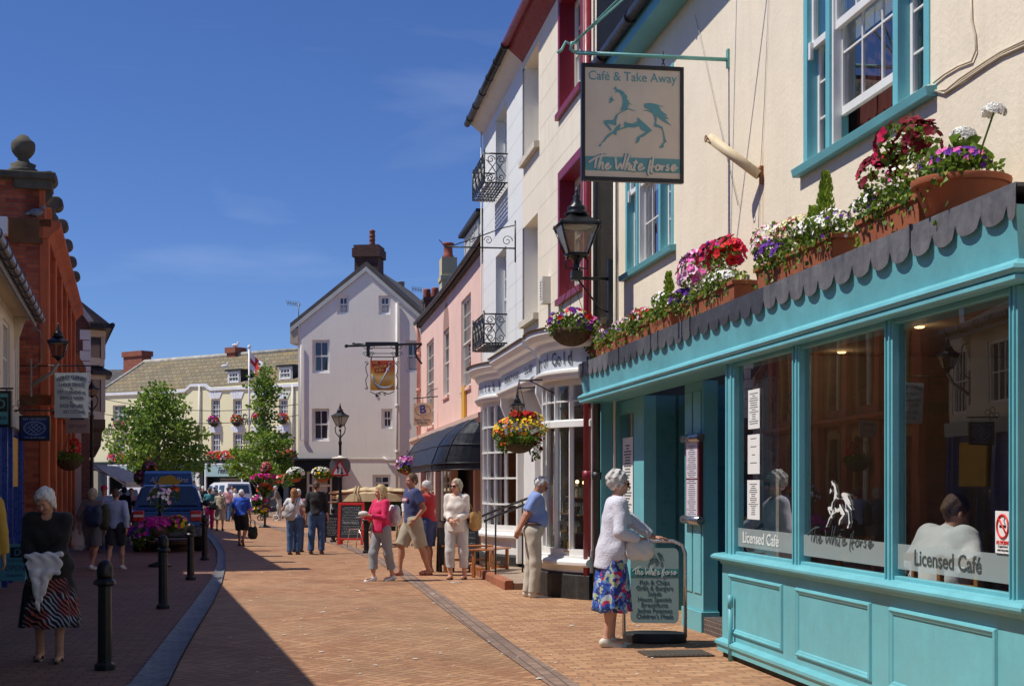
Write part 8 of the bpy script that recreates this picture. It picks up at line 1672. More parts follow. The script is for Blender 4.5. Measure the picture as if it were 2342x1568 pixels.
planter('trough', 1547, 1679, 'long terracotta trough of pink and bright red petunias edged with white and purple', [(-.62, 0, .26, (.20, .15, .24), ('pink', 'pale', 'pink', 'pale'), 75, .048, 'pale'), (.0, .02, .33, (.22, .14, .15), ('crimson', 'magenta', 'purple'), 36, .048, None), (.45, .0, .28, (.24, .14, .17), ('crimson', 'red', 'crimson'), 52, .05, 'maroon'), (.35, -.06, .07, (.42, .10, .08), ('white',), 230, .014, None), (-.75, -.08, .02, (.24, .12, .12), ('purple',), 70, .026, None), (-.9, .05, .17, (.14, .12, .12), ('white',), 60, .018, None)], h=.20)
planter('trough', 1726, 1904, 'longest terracotta trough, cream and red fuchsias at left and white flowers with a conifer', [(-.75, -.02, .17, (.24, .15, .16), ('cream', 'crimson', 'white', 'pale'), 190, .018, None), (-.5, -.08, .05, (.2, .12, .11), ('purple',), 55, .026, None), (-.1, 0, .17, (.26, .14, .12), ('cream', 'crimson', 'cream'), 170, .019, None), (.45, -.03, .10, (.34, .14, .09), ('white',), 260, .016, None), (.9, -.05, .03, (.14, .15, .15), ('white', 'white', 'purple'), 90, .016, None)], h=.21, spikes=((.2, .30), (.52, .50)))
planter('trough', 1958, 2100, 'terracotta trough of tall dark red petunias near the big window', [(-.55, 0, .24, (.17, .14, .16), ('maroon', 'maroon', 'crimson'), 42, .046, 'maroon'), (.0, .02, .42, (.22, .14, .14), ('maroon', 'crimson', 'maroon'), 40, .048, 'maroon'), (.5, .02, .36, (.16, .12, .13), ('maroon',), 22, .046, 'maroon'), (-.6, -.07, .06, (.26, .10, .10), ('white', 'white', 'purple'), 130, .015, None), (.2, -.05, .12, (.25, .10, .12), ('cream', 'white', 'pink'), 60, .014, None)], h=.21)
pr_ = planter('pot', 2112, 2206, 'round terracotta pot with purple trailing flowers and two white geranium heads', [(.0, -.03, .08, (.25, .18, .09), ('purple', 'purple', 'pink'), 85, .02, None), (-.5, -.05, -.02, (.12, .10, .16), ('purple',), 20, .018, None)], h=.22, d=.4)
rn = random.Random(2)
for c, rr in (((.03, 0, .47), .07), ((.40, 0, .52), .06)):
    mb = MB()
    for _ in range(60): q = rdir(rn); q.z = abs(q.z); bloom(mb, (c[0]+q.x*rr, c[1]+q.y*rr, c[2]+q.z*rr*.7), q, .022, PI['white'], None, rnd=rn)
    mb.build('geranium_head', PM, pr_)
mb = MB(); mb.tube([(.15, 0, .2), (.28, 0, .38), (.40, 0, .52)], .006, 5); mb.tube([(0, 0, .2), (.03, 0, .47)], .006, 5)
for _ in range(40): leaf(mb, (rn.uniform(-.15, .15), rn.uniform(-.1, .1), rn.uniform(.25, .42)), rdir(rn)+Vector((0, 0, .5)), .09, 0, rn, .6)
mb.build('stem', LEAF, pr_)
# hanging baskets
def basket(p, R_, label, mounds, hook, bowl_h=.6, nm='hanging_basket', lsz=.04, potm=None, chains=True, nl=900):
    r = empty(nm, p, 0, label, 'hanging basket'); rn = random.Random(int(p[1]*10)); mb = MB(); mb.lathe([(R_*max(.05, math.sin(a)), -R_*bowl_h*1.4*math.cos(a)) for a in [math.pi/2*i/8 for i in range(9)]]+[(R_*.9, .0)], (0, 0, 0), 20); mb.build('bowl', potm or MOSS, r)
    mb = MB(); fm = MB(); leaves(mb, (0, 0, .10*R_), (R_*1.15, R_*1.15, R_*.5), nl, lsz, (0, 1, 0, 2), rn)
    for (dx, dz, rad, cols, n, rb, eye) in mounds: c = (dx*R_, -.1*R_, dz*R_); leaves(mb, c, rad, 150, lsz, (0, 1, 2), rn); clump(fm, c, rad, n, rb, [PI[k] for k in cols], PI[eye] if eye else None, rn)
    mb.build('foliage', LEAF, r); fm.build('flowers', PM, r, kind='stuff')
    if chains:
        mb = MB()
        for k in range(3): a = k*2.1+.4; mb.tube([(R_*.95*math.cos(a), R_*.95*math.sin(a), 0), (0, 0, hook)], .004, 4)
        mb.build('chain', BLACK, r)
    return r
x = T.x(1307, -.42); p = T.w(x, -.42, 0); p.z = CH+(HY-752)*p.y/F
basket(p, .27, 'mossy hanging basket of red and purple petunias under the big lantern', [(0, .35, (.30, .24, .16), ('red', 'purple', 'red', 'purple'), 55, .035, None), (-.5, .05, (.20, .18, .14), ('white', 'pale', 'cream'), 50, .02, None), (.9, .1, (.12, .16, .12), ('purple', 'pink'), 20, .03, None)], .68)
x = T.x(1187, -.9); p = T.w(x, -.9, 0); p.z = CH+(HY-1012)*p.y/F
rB = basket(p, .21, 'hanging basket of yellow flowers with two red geraniums by the white shop door', [(0, .8, (.34, .30, .19), ('yellow', 'yellow', 'orange'), 100, .024, None), (-.9, .55, (.16, .2, .16), ('yellow', 'orange'), 34, .024, None), (.9, .9, (.2, .22, .22), ('yellow',), 45, .02, None), (-.15, 1.75, (.09, .09, .06), ('red',), 40, .03, None), (.55, 1.7, (.11, .09, .06), ('red',), 45, .03, None), (1.1, -.3, (.08, .1, .2), ('crimson', 'maroon'), 14, .03, None), (-.9, -.2, (.1, .1, .08), ('red', 'orange'), 14, .025, None)], .85, bowl_h=.5, nl=1500)
mb = MB(); mb.tube([(0, 0, .85), (-.02, .6, .88)], .012, 6); mb.tube([(0, .15, .85), (0, .55, .65)], .01, 5); mb.xf(Matrix.Rotation(T.ang, 4, 'Z')); mb.build('bracket', BLACK, rB)
basket(at(158, 1052, 28.5), .25, 'small hanging basket with red flowers on the left shopfront', [(.5, .9, (.10, .12, .22), ('red',), 40, .035, None), (-.3, .3, (.22, .2, .12), ('yellow', 'orange'), 12, .02, None)], .6, nl=700)
basket(at(676, 1090, 49.3), .22, 'white flowered basket at the left top corner of the black shopfront', [(0, .6, (.28, .2, .18), ('white',), 50, .06, None)], .4, potm=TERR, lsz=.09, nl=250, chains=False)
basket(at(738, 1090, 49.3), .24, 'white flowered basket at the right side of the black shopfront door', [(-.2, .6, (.3, .2, .18), ('white', 'white', 'yellow'), 50, .06, None)], .4, potm=TERR, lsz=.09, nl=250, chains=False)
basket(at(932, 1072, 37.5), .2, 'basket of pale purple flowers under the left end of the black canopy', [(0, .5, (.3, .22, .22), ('pale', 'pink', 'purple'), 70, .05, None)], .5, potm=TERR, lsz=.07, nl=300)
# bollards
def bollard():
    r = empty('bollard', (0, 0, 0), 0, 'x', 'bollard', 'black iron bollards along the street'); mb = MB(); mb.lathe([(.085, 0), (.085, .05), (.060, .07), (.056, .70), (.056, .72)], (0, 0, 0), 8, a0=.39, smooth=False); mb.build('shaft', BLK2, r, bevel=.004)
    mb = MB(); mb.lathe([(.06, .70), (.095, .715), (.095, .735), (.08, .75), (.06, .765)], (0, 0, 0), 8, a0=.39, smooth=False); mb.build('collar', BLK2, r, bevel=.004); mb = MB(); mb.lathe([(.058, .755), (.066, .79), (.066, .84), (.054, .885), (.032, .91), (.004, .92)], (0, 0, 0), 18); mb.build('dome', BLK2, r); return r
BLK2 = mat('bollard_black', (.008,.008,.010), .38, var=.1, vs_=3, bump=.08, bs=30)
BP = [(240, 1532, 'nearest black bollard, on the shaded left pavement by the stooping woman'), (373, 1392, 'second black bollard from the front on the left pavement'), (436, 1326, 'third black bollard from the front, right of the parked car'), (468, 1281, 'farthest black bollard on the left pavement, at the bend of the gutter'), (838, 1265, 'black bollard beside the cafe chair on the right of the road'), (762, 1239, 'black bollard just left of the red framed chalkboard')]
b0_ = bollard()
for i, (px, py, lab) in enumerate(BP): o = b0_ if i == 0 else copy_tree(b0_); o.location = gnd(px, py); o.rotation_euler.z = i*.2; o['label'] = lab
# boards
def aboard(name, px0, px1, pyt, pyb, label, fm, pm, rz=0, lean=.12, fr=.05, depth=.5, two=True):
    b = gnd((px0+px1)/2, pyb); Y = b.y; w_, h = (px1-px0)*Y/F, (pyb-pyt)*Y/F; r = empty(name, b, rz, label, 'sign board'); Rm = Matrix.Rotation(-lean, 4, 'X'); out = []
    mb = MB(); mb.box(-w_/2+fr, w_/2-fr, -.008, .008, .18, h-fr); p = mb.xf(Rm).build('board', pm, r); mb = MB()
    for q in ((-w_/2, -w_/2+fr, 0, h), (w_/2-fr, w_/2, 0, h), (-w_/2+fr, w_/2-fr, .13, .18), (-w_/2+fr, w_/2-fr, h-fr, h)): mb.box(q[0], q[1], -.018, .018, q[2], q[3])
    mb.xf(Rm).build('frame', fm, r, bevel=.004)
    if two:
        R2 = Matrix.Translation((0, 2*h*math.sin(lean), 0)) @ Matrix.Rotation(lean, 4, 'X'); mb = MB(); mb.box(-w_/2, -w_/2+fr, -.016, .016, 0, h-.01); mb.box(w_/2-fr, w_/2, -.016, .016, 0, h-.01); mb.box(-w_/2+fr, w_/2-fr, -.01, .01, .2, h-.02); mb.xf(R2).build('back_leaf', fm, r)
    return r, p, w_, h, Rm
CHK = mat('chalkboard', (.02,.028,.035), .6, var=.3); CHW = mat('chalk', (.45,.46,.48), .9, var=.2)
def scribble(p, w_, h, Rm, rows, seed, head=()):
    mb = MB(); rn = random.Random(seed)
    for i in range(rows):
        z = h*(.88-.66*i/rows); 
        if any(abs(z/h-v) < .045 for v, *_ in head): continue
        x = -w_*.36*rn.uniform(.7, 1)
        while x < w_*.34*rn.uniform(.75, 1): l = rn.uniform(.02, .06); mb.tube([(x+l*k/5, -.011, z+rn.uniform(-.008, .010)) for k in range(6)], .003, 4); x += l+.015
    mb.xf(Rm).build('chalk_writing', CHW, p)
    for v, s, u in head: t = text(p, s, .1, CHW, Rm @ TM(0, -.012, h*v), width=w_*u, depth=.001)
r, p, w_, h, Rm = aboard('chalkboard', 770, 832, 1148, 1246, 'tall red framed chalkboard menu standing beside the cafe tables', mat('frame_red', (.55,.02,.015), .5), CHK, rz=-.18, fr=.07); scribble(p, w_, h, Rm, 18, 3, ((.52, 'MAIN MEALS', .6),))
r, p, w_, h, Rm = aboard('chalkboard', 742, 775, 1176, 1240, 'smaller black framed chalkboard partly behind the red framed one', SBLK, CHK, rz=.1, fr=.04); scribble(p, w_, h, Rm, 12, 5)
r, p, w_, h, Rm = aboard('banner_board', 905, 940, 1190, 1250, 'pale yellow menu board standing between the walkers and the tables', OLDW, mat('banner_yellow', (.48,.36,.12), .7), rz=0, fr=.02, two=False); scribble(p, w_, h, Rm, 7, 7)
r, p, w_, h, Rm = aboard('menu_board', 1004, 1040, 1205, 1308, 'black folding board left of the woman in the cream jacket', SBLK, CHK, rz=.35, fr=.05)
r, p, w_, h, Rm = aboard('menu_board', 1060, 1092, 1205, 1302, 'black folding board right of the woman in the cream jacket, behind the bench', SBLK, CHK, rz=-.2, fr=.05); scribble(p, w_, h, Rm, 5, 8)
r, p, w_, h, Rm = aboard('shop_board', -10, 58, 1243, 1348, 'turquoise open sign board with a black letter D square at the left edge', mat('board_teal', (.10,.34,.35), .5), mat('board_teal', (.1,.34,.35)), rz=0, fr=.02)
mb = MB(); mb.box(-.02, w_*.42, -.014, -.009, h*.70, h*.93); mb.xf(Rm).build('black_square', SBLK, p)
for s, u, v, sz, wd in (('D', .2, .81, .14, .2), ('DENVER', .18, .63, .05, .55), ('OPEN', .12, .47, .11, .66), ('beautiful', .12, .32, .06, .5), ('handmade jewellery', .05, .22, .05, .8)): text(p, s, sz, mat('sign_turq', (.1,.36,.38)) if s == 'D' else DARKL, Rm @ TM(w_*u, -.016, h*v), width=w_*wd, depth=.001)
# the cafe's swing board
b = gnd(1497, 1468); Y = b.y; w_, h = 140*Y/F, 232*Y/F; r = empty('cafe_board', b, -.12, 'grey swing board listing cafe meals in a silver tube frame on a black base', 'sign board'); GB = mat('board_grey_teal', (.26,.38,.38), .55, var=.03); LT = mat('board_letters', (.03,.10,.11), .6, var=0)
mb = MB(); mb.tube([(-w_/2, 0, .05), (-w_/2, 0, h-.12), (-w_/2+.03, 0, h-.04), (-w_/2+.12, 0, h), (w_/2-.12, 0, h), (w_/2-.03, 0, h-.04), (w_/2, 0, h-.12), (w_/2, 0, .05)], .018, 10); mb.build('tube_frame', mat('silver_tube', (.62,.63,.64), .25, .8), r)
bw_, z0_, z1_ = w_-.13, .19, h-.07; pts = []
for cx_, cz_, a0 in ((bw_/2-.05, z1_-.05, 0), (-bw_/2+.05, z1_-.05, 90), (-bw_/2+.05, z0_+.05, 180), (bw_/2-.05, z0_+.05, 270)): pts += [(cx_+.05*math.cos(math.radians(a0+k*18)), cz_+.05*math.sin(math.radians(a0+k*18))) for k in range(6)]
mb = MB(); mb.prism(pts[::-1], -.012, .012); p = mb.build('board', GB, r); mb = MB(); mb.box(-bw_/2, bw_/2, -.0145, -.0125, z1_-.28, z1_-.20); p2 = mb.build('band', mat('board_band', (.05,.22,.23), .6), p)
zc_ = z1_-.24+.40*.62; script(p, 0, zc_, bw_*.98, .62, -.017, mat('board_pale', (.5,.58,.58), .6), .0055); horse(p, .0, z1_-.10, bw_*.42, .30, -.015, LT)
for i, s in enumerate(('Fish & Chips', 'Grills & Burgers', 'Salads', 'House Specials', 'Breakfasts', 'Jacket Potatoes', "Children's Meals")): z = z1_-.335-i*(z1_-.335-z0_-.05)/6.3; text(p, s, .062, LT, TM(.0, -.0135, z), width=bw_*(.2+.035*len(s)) if len(s) > 7 else bw_*.28, depth=.001)
mb = MB(); mb.slab([(w_*.52*math.cos(t), .20*math.sin(t)) for t in [i*6.283/24 for i in range(24)]], .0, .10); mb.build('base', mat('rubber_base', (.02,.02,.022), .5, bump=.2), r, bevel=.02)
# bench, tables, chairs
WOOD = mat('varnished_wood', (.36,.13,.04), .35, var=.25, vs_=8, bump=.2)
def bench(px, py, label, L_=1.0, rz=.5):
    b = gnd(px, py); r = empty('bench', b, rz, label, 'bench'); mb = MB(); 
    for k in range(4): mb.box(-L_/2, L_/2, -.17+k*.09, -.09+k*.09, .45, .475)
    mb.build('seat', WOOD, r, bevel=.004)
    for sx in (-1, 1):
        for sy in (-1, 1): mb = MB(); mb.box(sx*L_*.42-.025, sx*L_*.42+.025, sy*.13-.025, sy*.13+.025, 0, .45); mb.build('leg', WOOD, r, bevel=.004)
    mb = MB(); mb.box(-L_*.4, L_*.4, -.015, .015, .2, .24); [mb.box(sx*L_*.42-.02, sx*L_*.42+.02, -.11, .11, .12, .17) for sx in (-1, 1)]; mb.build('stretcher', WOOD, r); return r
bench(1122, 1318, 'varnished wooden bench in front of the bowed window, beside the brick step', 1.0, 1.2)
bench(1068, 1308, 'wooden bench behind the woman in the cream jacket', .9, .1)
ALU = mat('aluminium', (.6,.6,.62), .3, .8)
b = gnd(822, 1252); r = empty('cafe_chair', b, -2.0, 'aluminium cafe chair with red-brown slats beside the red chalkboard', 'chair'); mb = MB(); [mb.box(-.2, .2, -.2+k*.08, -.14+k*.08, .44, .455) for k in range(5)]; mb.build('seat', WOOD, r); mb = MB(); [mb.box(-.2, .2, .22+.03*k, .235+.03*k, .6+k*.09, .66+k*.09) for k in range(3)]; mb.build('backrest', WOOD, r)
for sx in (-1, 1):
    mb = MB(); mb.tube([(sx*.21, -.22, 0), (sx*.21, -.15, .44), (sx*.21, .16, .46), (sx*.21, .30, .86)], .012, 6); mb.tube([(sx*.21, .28, 0), (sx*.21, .12, .44)], .012, 6); mb.build('leg', ALU, r)
def table(px, py, label, rz=0, R_=.35, items=True):
    b = gnd(px, py); r = empty('cafe_table', b, rz, label, 'table'); mb = MB(); mb.box(-R_, R_, -R_, R_, .72, .74); mb.build('tabletop', ALU, r, bevel=.006); mb = MB(); mb.tube([(0, 0, 0.03), (0, 0, .72)], .025, 8); mb.build('pedestal', ALU, r); mb = MB(); mb.tube([(-.25, 0, .02), (.25, 0, .02)], .015, 6); mb.tube([(0, -.25, .02), (0, .25, .02)], .015, 6); mb.build('foot', ALU, r)
    return r
table(850, 1250, 'square aluminium table right of the red framed chalkboard'); table(885, 1246, 'square aluminium table half hidden behind the woman in pink', .3)
# timber pile under a cream sheet
b = at(752, 1155, 47); r = empty('timber_pile', (b.x, 47, 0), 0, 'long pile of brown timber under cream sheets on a green covered trestle', 'timber pile'); Lp = 205*47/F; zb_, zt_ = CH-(1150-HY)*47/F, CH-(1117-HY)*47/F; mb = MB(); rn = random.Random(3)
for k in range(26): y = rn.uniform(-.5, .4); z = zb_+rn.random()*(zt_-zb_)*.8; a = rn.uniform(-.05, .35)*(1-(z-zb_)); mb.tube([(a, y, z), (1.3, y*.9, z+rn.uniform(-.03, .05)), (Lp*.96, y, z)], [.02, .06, .05], 6)
mb.build('timber', mat('split_timber', (.20,.09,.04), .85, var=.4, vs_=8, bump=1, bs=20), r); mb = MB(); N = 20
for i in range(N):
    for j in range(8):
        def q(i, j): u = i/N; t = math.pi*j/8; k = math.sin(math.pi*min(1, .12+u*.8))**.4; return (.3+u*(Lp-.3), -.58*math.cos(t)*k, zb_+.06+(zt_-zb_)*(math.sin(t)**.6)*k*(1+.05*math.sin(i*2.1)))
        mb.face([q(i, j), q(i+1, j), q(i+1, j+1), q(i, j+1)], 0, True)
for x in (.9, 1.0, 1.75): mb.tube([(x, -.6*math.cos(math.pi*j/8), zb_+.07+(zt_-zb_)*math.sin(math.pi*j/8)**.6*1.02) for j in range(9)], .02, 5)
mb.build('sheet', mat('sheet_cream', (.55,.44,.26), .8, var=.12, bump=.6, bs=8), r); mb = MB(); mb.box(.35, Lp-.1, -.45, .45, 0, zb_+.02); mb.build('trestle_cover', mat('cover_green', (.02,.045,.015), .9, var=.4, bump=.8), r)
# ---- vehicles
GLC = mat('car_glass', (.03,.04,.05), .06, spec=.9); TYRE = mat('tyre', (.015,.015,.015), .85); RIM = mat('rim', (.35,.36,.38), .35, .7); RLT = mat('rear_light', (.50,.02,.01), .25, coat=.5); PLT = mat('plate_yellow', (.60,.45,.04), .5)
def vehicle(name, loc, rz, label, cat, L_, W_, prof, belt, top_in, paint, wheel_r=.32, axles=(.8, -.8), rear=True, vans=False, glass_rear=None, side_glass=()):
    """side profile (y,z), rear end at y=0 facing -y; above the belt the width tapers by top_in"""
    r = empty(name, loc, rz, label, cat); mb = MB(); n = len(prof); zt = max(p[1] for p in prof); hw = lambda z, y: W_/2*(1-(top_in*max(0, z-belt)/(zt-belt)))
    inner = lambda p: (p[0]*.985+.0075*L_, p[1]*.985+.01)
    Ls = [(-hw(z, y), y, z) for y, z in prof]; Rs = [(hw(z, y), y, z) for y, z in prof]; k = len(mb.v); mb.v += Ls+Rs; 
    for pl in ((0, 1, belt), (0, -1, -belt)):
        cp = clip(prof, [pl]); mb.f.append(tuple(range(len(mb.v), len(mb.v)+len(cp)))); mb.v += [(-hw(z, y), y, z) for y, z in cp]; mb.f.append(tuple(range(len(mb.v), len(mb.v)+len(cp)))[::-1]); mb.v += [(hw(z, y), y, z) for y, z in cp]
    for i in range(n): j = (i+1) % n; mb.f.append((i, n+i, n+j, j))
    mb.m = [0]*len(mb.f); mb.sm = [False]*len(mb.f); bo = mb.build('body', paint, r); wd = bo.modifiers.new('weld', 'WELD'); wd.merge_threshold = .002; bv = bo.modifiers.new('bevel', 'BEVEL'); bv.width = .05; bv.segments = 3; bv.limit_method = 'ANGLE'
    for sx in (-1, 1):
        for ay in axles:
            q = MB(); q.lathe([(wheel_r*.62, -.1), (wheel_r*.95, -.1), (wheel_r, -.07), (wheel_r, .07), (wheel_r*.95, .1), (wheel_r*.62, .1)], (0, 0, 0), 20); M_ = Matrix.Translation((sx*(W_/2-.10), L_/2+ay, wheel_r)) @ Matrix.Rotation(math.pi/2, 4, 'Y'); q.xf(M_); w_ = q.build('wheel', TYRE, r); q = MB(); q.lathe([(.02, -.105), (wheel_r*.6, -.105), (wheel_r*.6, .105), (.02, .105)], (0, 0, 0), 14); q.xf(M_); q.build('rim', RIM, w_)
    for nm, (z0, z1, y0, y1, f) in (glass_rear or {}).items():
        q = MB(); e = .03; q.face([(-hw(z0, y0)*f, y0-e, z0+e), (hw(z0, y0)*f, y0-e, z0+e), (hw(z1, y1)*f, y1-e, z1+e), (-hw(z1, y1)*f, y1-e, z1+e)]); q.build(nm, GLC, r)
    for (a, b, c, d) in side_glass:
        for sx in (-1, 1): q = MB(); e = .012; q.face([(sx*(hw(c, a)+e), a, c), (sx*(hw(c, b)+e), b, c), (sx*(hw(d, b)+e), b-.1, d), (sx*(hw(d, a)+e), a+.1, d)][::sx]); q.build('side_window', GLC, r)
    return r
pv = gnd(390, 1262); VB = mat('van_blue', (.012,.04,.17), .25, coat=.6, var=.05)
r = vehicle('parked_van', (at(384, 0, 35).x, 35.0, 0), .2, 'tall royal blue van parked beyond the dark car, yellow emblem on its rear', 'van', 4.8, 1.62, [(0,.35),(.0,1.2),(.10,1.95),(.3,2.02),(3.4,2.0),(4.1,1.35),(4.75,1.05),(4.8,.35)], 1.1, .16, VB, .32, (1.4, -1.4), glass_rear={})
r.scale = (.82, 1, .92)
YE = mat('emblem_yellow', (.55,.36,.03), .5); mb = MB(); S_3 = lambda u, v: (u, 1.2+v*.85); mb.prism([S_3(*q) for q in ((-.42,.62),(-.30,.60),(-.22,.78),(-.05,.80),(.06,.84),(.20,.80),(.28,.66),(.42,.70),(.30,.50),(.12,.42),(-.12,.40),(-.30,.48))][::-1], -.075, -.03); mb.xf(Matrix.Translation((0, .03, 0))).build('emblem', YE, r)
for s, x, w__ in (('Al', -.42, .22), ('llins', .42, .36)): text(r, s, .2, mat('van_letters', (.55,.58,.6), .5), TM(x, -.03, 1.78), width=w__, depth=.002, shear=.3)
r = vehicle('parked_car', (pv.x+.0, pv.y-.3, 0), .2, 'dark blue car parked with its rear to us behind the flower stand', 'car', 4.2, 1.50, [(0,.30),(.0,.55),(.04,.82),(.5,.92),(.95,1.33),(1.2,1.38),(2.2,1.38),(3.0,.95),(4.1,.75),(4.2,.30)], .88, .22, mat('car_navy', (.015,.03,.10), .2, coat=.8, var=.05), .30, (1.3, -1.3), glass_rear={'rear_window': (.93, 1.33, .53, .93, .86)})
mb = MB()
for sx in (-1, 1): mb = MB(); mb.box(sx*.48, sx*.72, -.03, .10, .64, .86); mb.build('rear_light', RLT, r, bevel=.02)
for sx in (-1, 1): mb = MB(); mb.box(sx*.50, sx*.70, -.036, -.031, .73, .78); mb.build('indicator', OLDW, r)
mb = MB(); mb.box(-.26, .26, -.03, .0, .60, .70); mb.build('number_plate', PLT, r); mb = MB(); mb.box(-.72, .72, -.09, .1, .32, .52); mb.build('bumper', mat('bumper_grey', (.10,.10,.11), .5), r, bevel=.04)
r.scale = (1.04, 1, 1.1)
for sx in (-1, 1): mb = MB(); mb.ball((sx*.80, 2.3, .98), .09, 6, sc=(1, .5, .8)); mb.build('mirror', BLACK, r)
WP = mat('van_white', (.78,.78,.79), .3, coat=.5, var=.02)
w0 = at(548, 0, 76); r = vehicle('parked_van', (w0.x, 76, 0), .6, 'white van with side windows standing beyond the walkers in the square', 'van', 4.3, 1.7, [(0,.35),(.02,1.1),(.10,1.72),(.3,1.80),(2.5,1.78),(3.1,1.62),(3.6,1.15),(4.2,.9),(4.3,.35)], 1.05, .14, WP, .31, (1.3, -1.3), glass_rear={'rear_window': (1.1, 1.6, .0, .06, .8)}, side_glass=((.5, 1.5, 1.1, 1.62), (1.6, 2.4, 1.1, 1.62), (2.5, 3.3, 1.1, 1.58))); r.scale = (.85, .8, .9)
w0 = at(663, 0, 56); vehicle('parked_car', (w0.x+3.7, 56, 0), math.pi/2-.05, 'white hatchback mostly hidden beyond the man with the pushchair', 'car', 3.9, 1.6, [(0,.3),(.02,.85),(.35,1.38),(.7,1.45),(2.0,1.42),(2.8,.95),(3.8,.75),(3.9,.3)], .9, .2, WP, .29, (1.2, -1.2), side_glass=((.5, 1.3, .92, 1.32), (1.4, 2.3, .92, 1.30)))
w0 = at(262, 0, 58); vehicle('parked_car', (w0.x+2.6, 58, 0), math.pi/2, 'white car glimpsed between the walkers and the blue van', 'car', 3.9, 1.6, [(0,.3),(.02,.85),(.35,1.38),(.7,1.45),(2.0,1.42),(2.8,.95),(3.8,.75),(3.9,.3)], .9, .2, WP, .29, (1.2, -1.2), side_glass=((.5, 1.3, .92, 1.32), (1.4, 2.3, .92, 1.30)))
# flower stands
def flower_stand(px, py, Y, label, tiers, H=None, troughs=None, fs=.045, ls=.06):
    b = at(px, HY, Y); b.z = 0; r = empty('flower_stand', b, 0, label, 'flower stand'); rn = random.Random(px); zt = CH+(HY-py)*Y/F
    mb = MB(); mb.lathe([(.22, 0), (.22, .04), (.04, .10), (.03, zt-.2)], (0, 0, 0), 10); mb.build('post', BLACK, r)
    if troughs: mb = MB(); mb.lathe([(.16, troughs-.2), (.23, troughs-.04), (.2, troughs-.04)], (0, 0, 0), 20); mb.build('trough', mat('trough_dark', (.09,.06,.04), .7), r)
    lm, fm = MB(), MB()
    for px_, py_, rx, rz_, cols, n in tiers:
        c = ((px_-px)*Y/F, rn.uniform(-.05, .1), CH+(HY-py_)*Y/F); R3 = (rx*Y/F, rx*Y/F*.8, rz_*Y/F); leaves(lm, c, R3, n*5, ls, (0, 1, 0), rn, inner=.2); clump(fm, c, (R3[0]*1.03, R3[1]*1.03, R3[2]*1.03), n, fs, [PI[k] for k in cols], None, rn)
    lm.build('foliage', LEAF, r); fm.build('flowers', PM, r, kind='stuff')
flower_stand(366, 1105, 26.5, 'iron flower stand heavy with pink petunias in front of the dark car', [(368, 1140, 26, 30, ('white', 'white', 'pale', 'purple'), 55), (398, 1128, 10, 16, ('red', 'orange'), 12), (330, 1218, 36, 22, ('magenta', 'purple', 'pink'), 60), (365, 1200, 45, 18, ('magenta', 'magenta', 'pink', 'magenta'), 150), (405, 1198, 24, 18, ('magenta', 'yellow'), 50), (316, 1235, 14, 20, ('purple', 'white'), 30)], troughs=.78, fs=.04, ls=.05)
flower_stand(338, 1062, 42, 'tall flower column with pink flower balls left of the blue van', [(343, 1068, 13, 13, ('pink', 'red', 'pale'), 90), (322, 1090, 13, 13, ('magenta', 'crimson', 'pale'), 90), (340, 1105, 16, 12, ('magenta', 'pink'), 40)], fs=.05, ls=.09)
flower_stand(606, 1085, 50, 'tall flower column with red and pink tiers left of the pushchair', [(608, 1072, 12, 14, ('red', 'pale', 'crimson'), 60), (604, 1092, 28, 8, ('crimson', 'magenta'), 70), (606, 1118, 16, 14, ('red', 'orange', 'pale'), 60), (592, 1142, 18, 9, ('pink', 'magenta', 'white'), 60), (596, 1165, 22, 9, ('yellow', 'purple', 'purple'), 70), (650, 1100, 26, 14, ('red', 'pale'), 30)], troughs=.9, fs=.06, ls=.09)
# pushchair
b = gnd(615, 1190); r = empty('pushchair', b, 1.5, 'dark pushchair with pale wheels pushed by the stooping man', 'pushchair'); mb = MB()
for x in (-.24, .24):
    for y in (-.35, .3): mb = MB(); mb.tube([(x, y+.12*math.cos(t), .12+.12*math.sin(t)) for t in [i*.52 for i in range(12)]], .022, 6, closed=True); mb.build('wheel', TYRE if y > 0 else OLDW, r)
mb = MB(); [mb.tube([(x, -.35, .12), (x, 0, .5), (x, .45, 1.0)], .015, 6) for x in (-.22, .22)]; [mb.tube([(x, .3, .12), (x, -.2, .6)], .015, 6) for x in (-.22, .22)]; mb.tube([(-.22, .45, 1.0), (.22, .45, 1.0)], .02, 6); mb.build('frame', ALU, r)
mb = MB(); mb.extr([(-.2, -.3, .38), (-.2, .05, .35), (-.2, .3, .9), (-.2, .2, .98), (-.2, -.05, .98), (-.2, -.02, .62), (-.2, -.3, .55)], (.4, 0, 0)); mb.build('seat', mat('pram_dark', (.02,.02,.03), .8), r, bevel=.03)
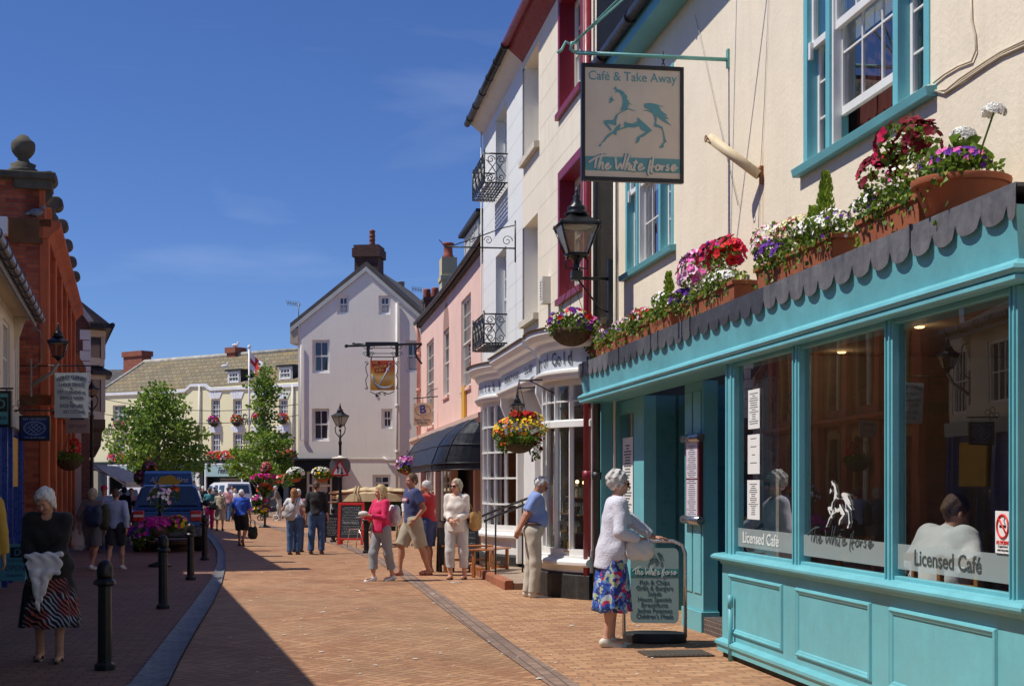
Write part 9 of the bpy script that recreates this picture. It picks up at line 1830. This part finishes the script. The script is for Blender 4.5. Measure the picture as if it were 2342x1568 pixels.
# inside the cafe: tables, chairs, lamps
def inside(nm, x, y, rz, label, fn, cat):
    r = empty(nm, C.w(x, y, .22), C.ang+rz, label, cat); fn(r)
CHW2 = mat('chair_wood', (.42,.19,.06), .4, var=.2)
def ichair(r):
    mb = MB(); mb.box(-.2, .2, -.2, .2, .42, .46); mb.build('seat', CHW2, r, bevel=.006); mb = MB()
    for x in (-.18, .18): mb.box(x-.018, x+.018, .17, .205, 0, .88)
    for z in (.82, .66, .54): mb.box(-.16, .16, .18, .2, z, z+.05)
    mb.build('backrest', CHW2, r, bevel=.004)
    for x in (-.18, .18): mb = MB(); mb.box(x-.018, x+.018, -.2, -.165, 0, .42); mb.build('leg', CHW2, r)
def itable(r):
    mb = MB(); mb.box(-.38, .38, -.38, .38, .72, .75); mb.build('tabletop', CHW2, r, bevel=.006); mb = MB(); mb.tube([(0, 0, 0), (0, 0, .72)], .04, 8); mb.build('pedestal', BLACK, r)
xd = C.x(2112, .0)
inside('dining_chair', xd+.05, .02, math.pi, 'wooden chair the diner in white is sitting on', ichair, 'chair'); inside('dining_chair', xd+.75, .05, math.pi+.2, 'empty wooden chair just inside the right pane', ichair, 'chair'); inside('dining_chair', C.x(1905, .4), .5, .6, 'wooden chair inside the middle pane behind the lettering', ichair, 'chair')
inside('dining_table', xd+.1, .95, 0, 'wooden table in front of the diner in white', itable, 'table'); inside('dining_table', C.x(1850, .9), 1.2, .2, 'wooden table deep inside behind the middle pane', itable, 'table')
LB = mat('lit_lamp', (1.0,.66,.30), .4, emit=3)
for i, (x, y) in enumerate(((C.x(1925, .5), .5), (C.x(2103, .3), .3), (1.5, 2.4))):  # the third lamp is added to brighten the cafe interior
    p = C.w(x, y, 2.69); mb = MB(); mb.lathe([(.005, -.012), (.03, -.012), (.04, 0), (.005, 0)], p, 14); o = mb.build('ceiling_lamp', LB, loc=p, label=['lit ceiling lamp seen through the middle pane', 'lit ceiling lamp seen through the right pane', 'added ceiling lamp deep in the cafe, brightening the room'][i], cat='lamp')
    ld = bpy.data.lights.new('ceiling_lamp_light', 'POINT'); ld.energy = 1; ld.color = (1, .72, .42); ld.shadow_soft_size = .06; lo = bpy.data.objects.new('ceiling_lamp_light', ld); COL.objects.link(lo); lo.location = (p.x, p.y, p.z-.1)
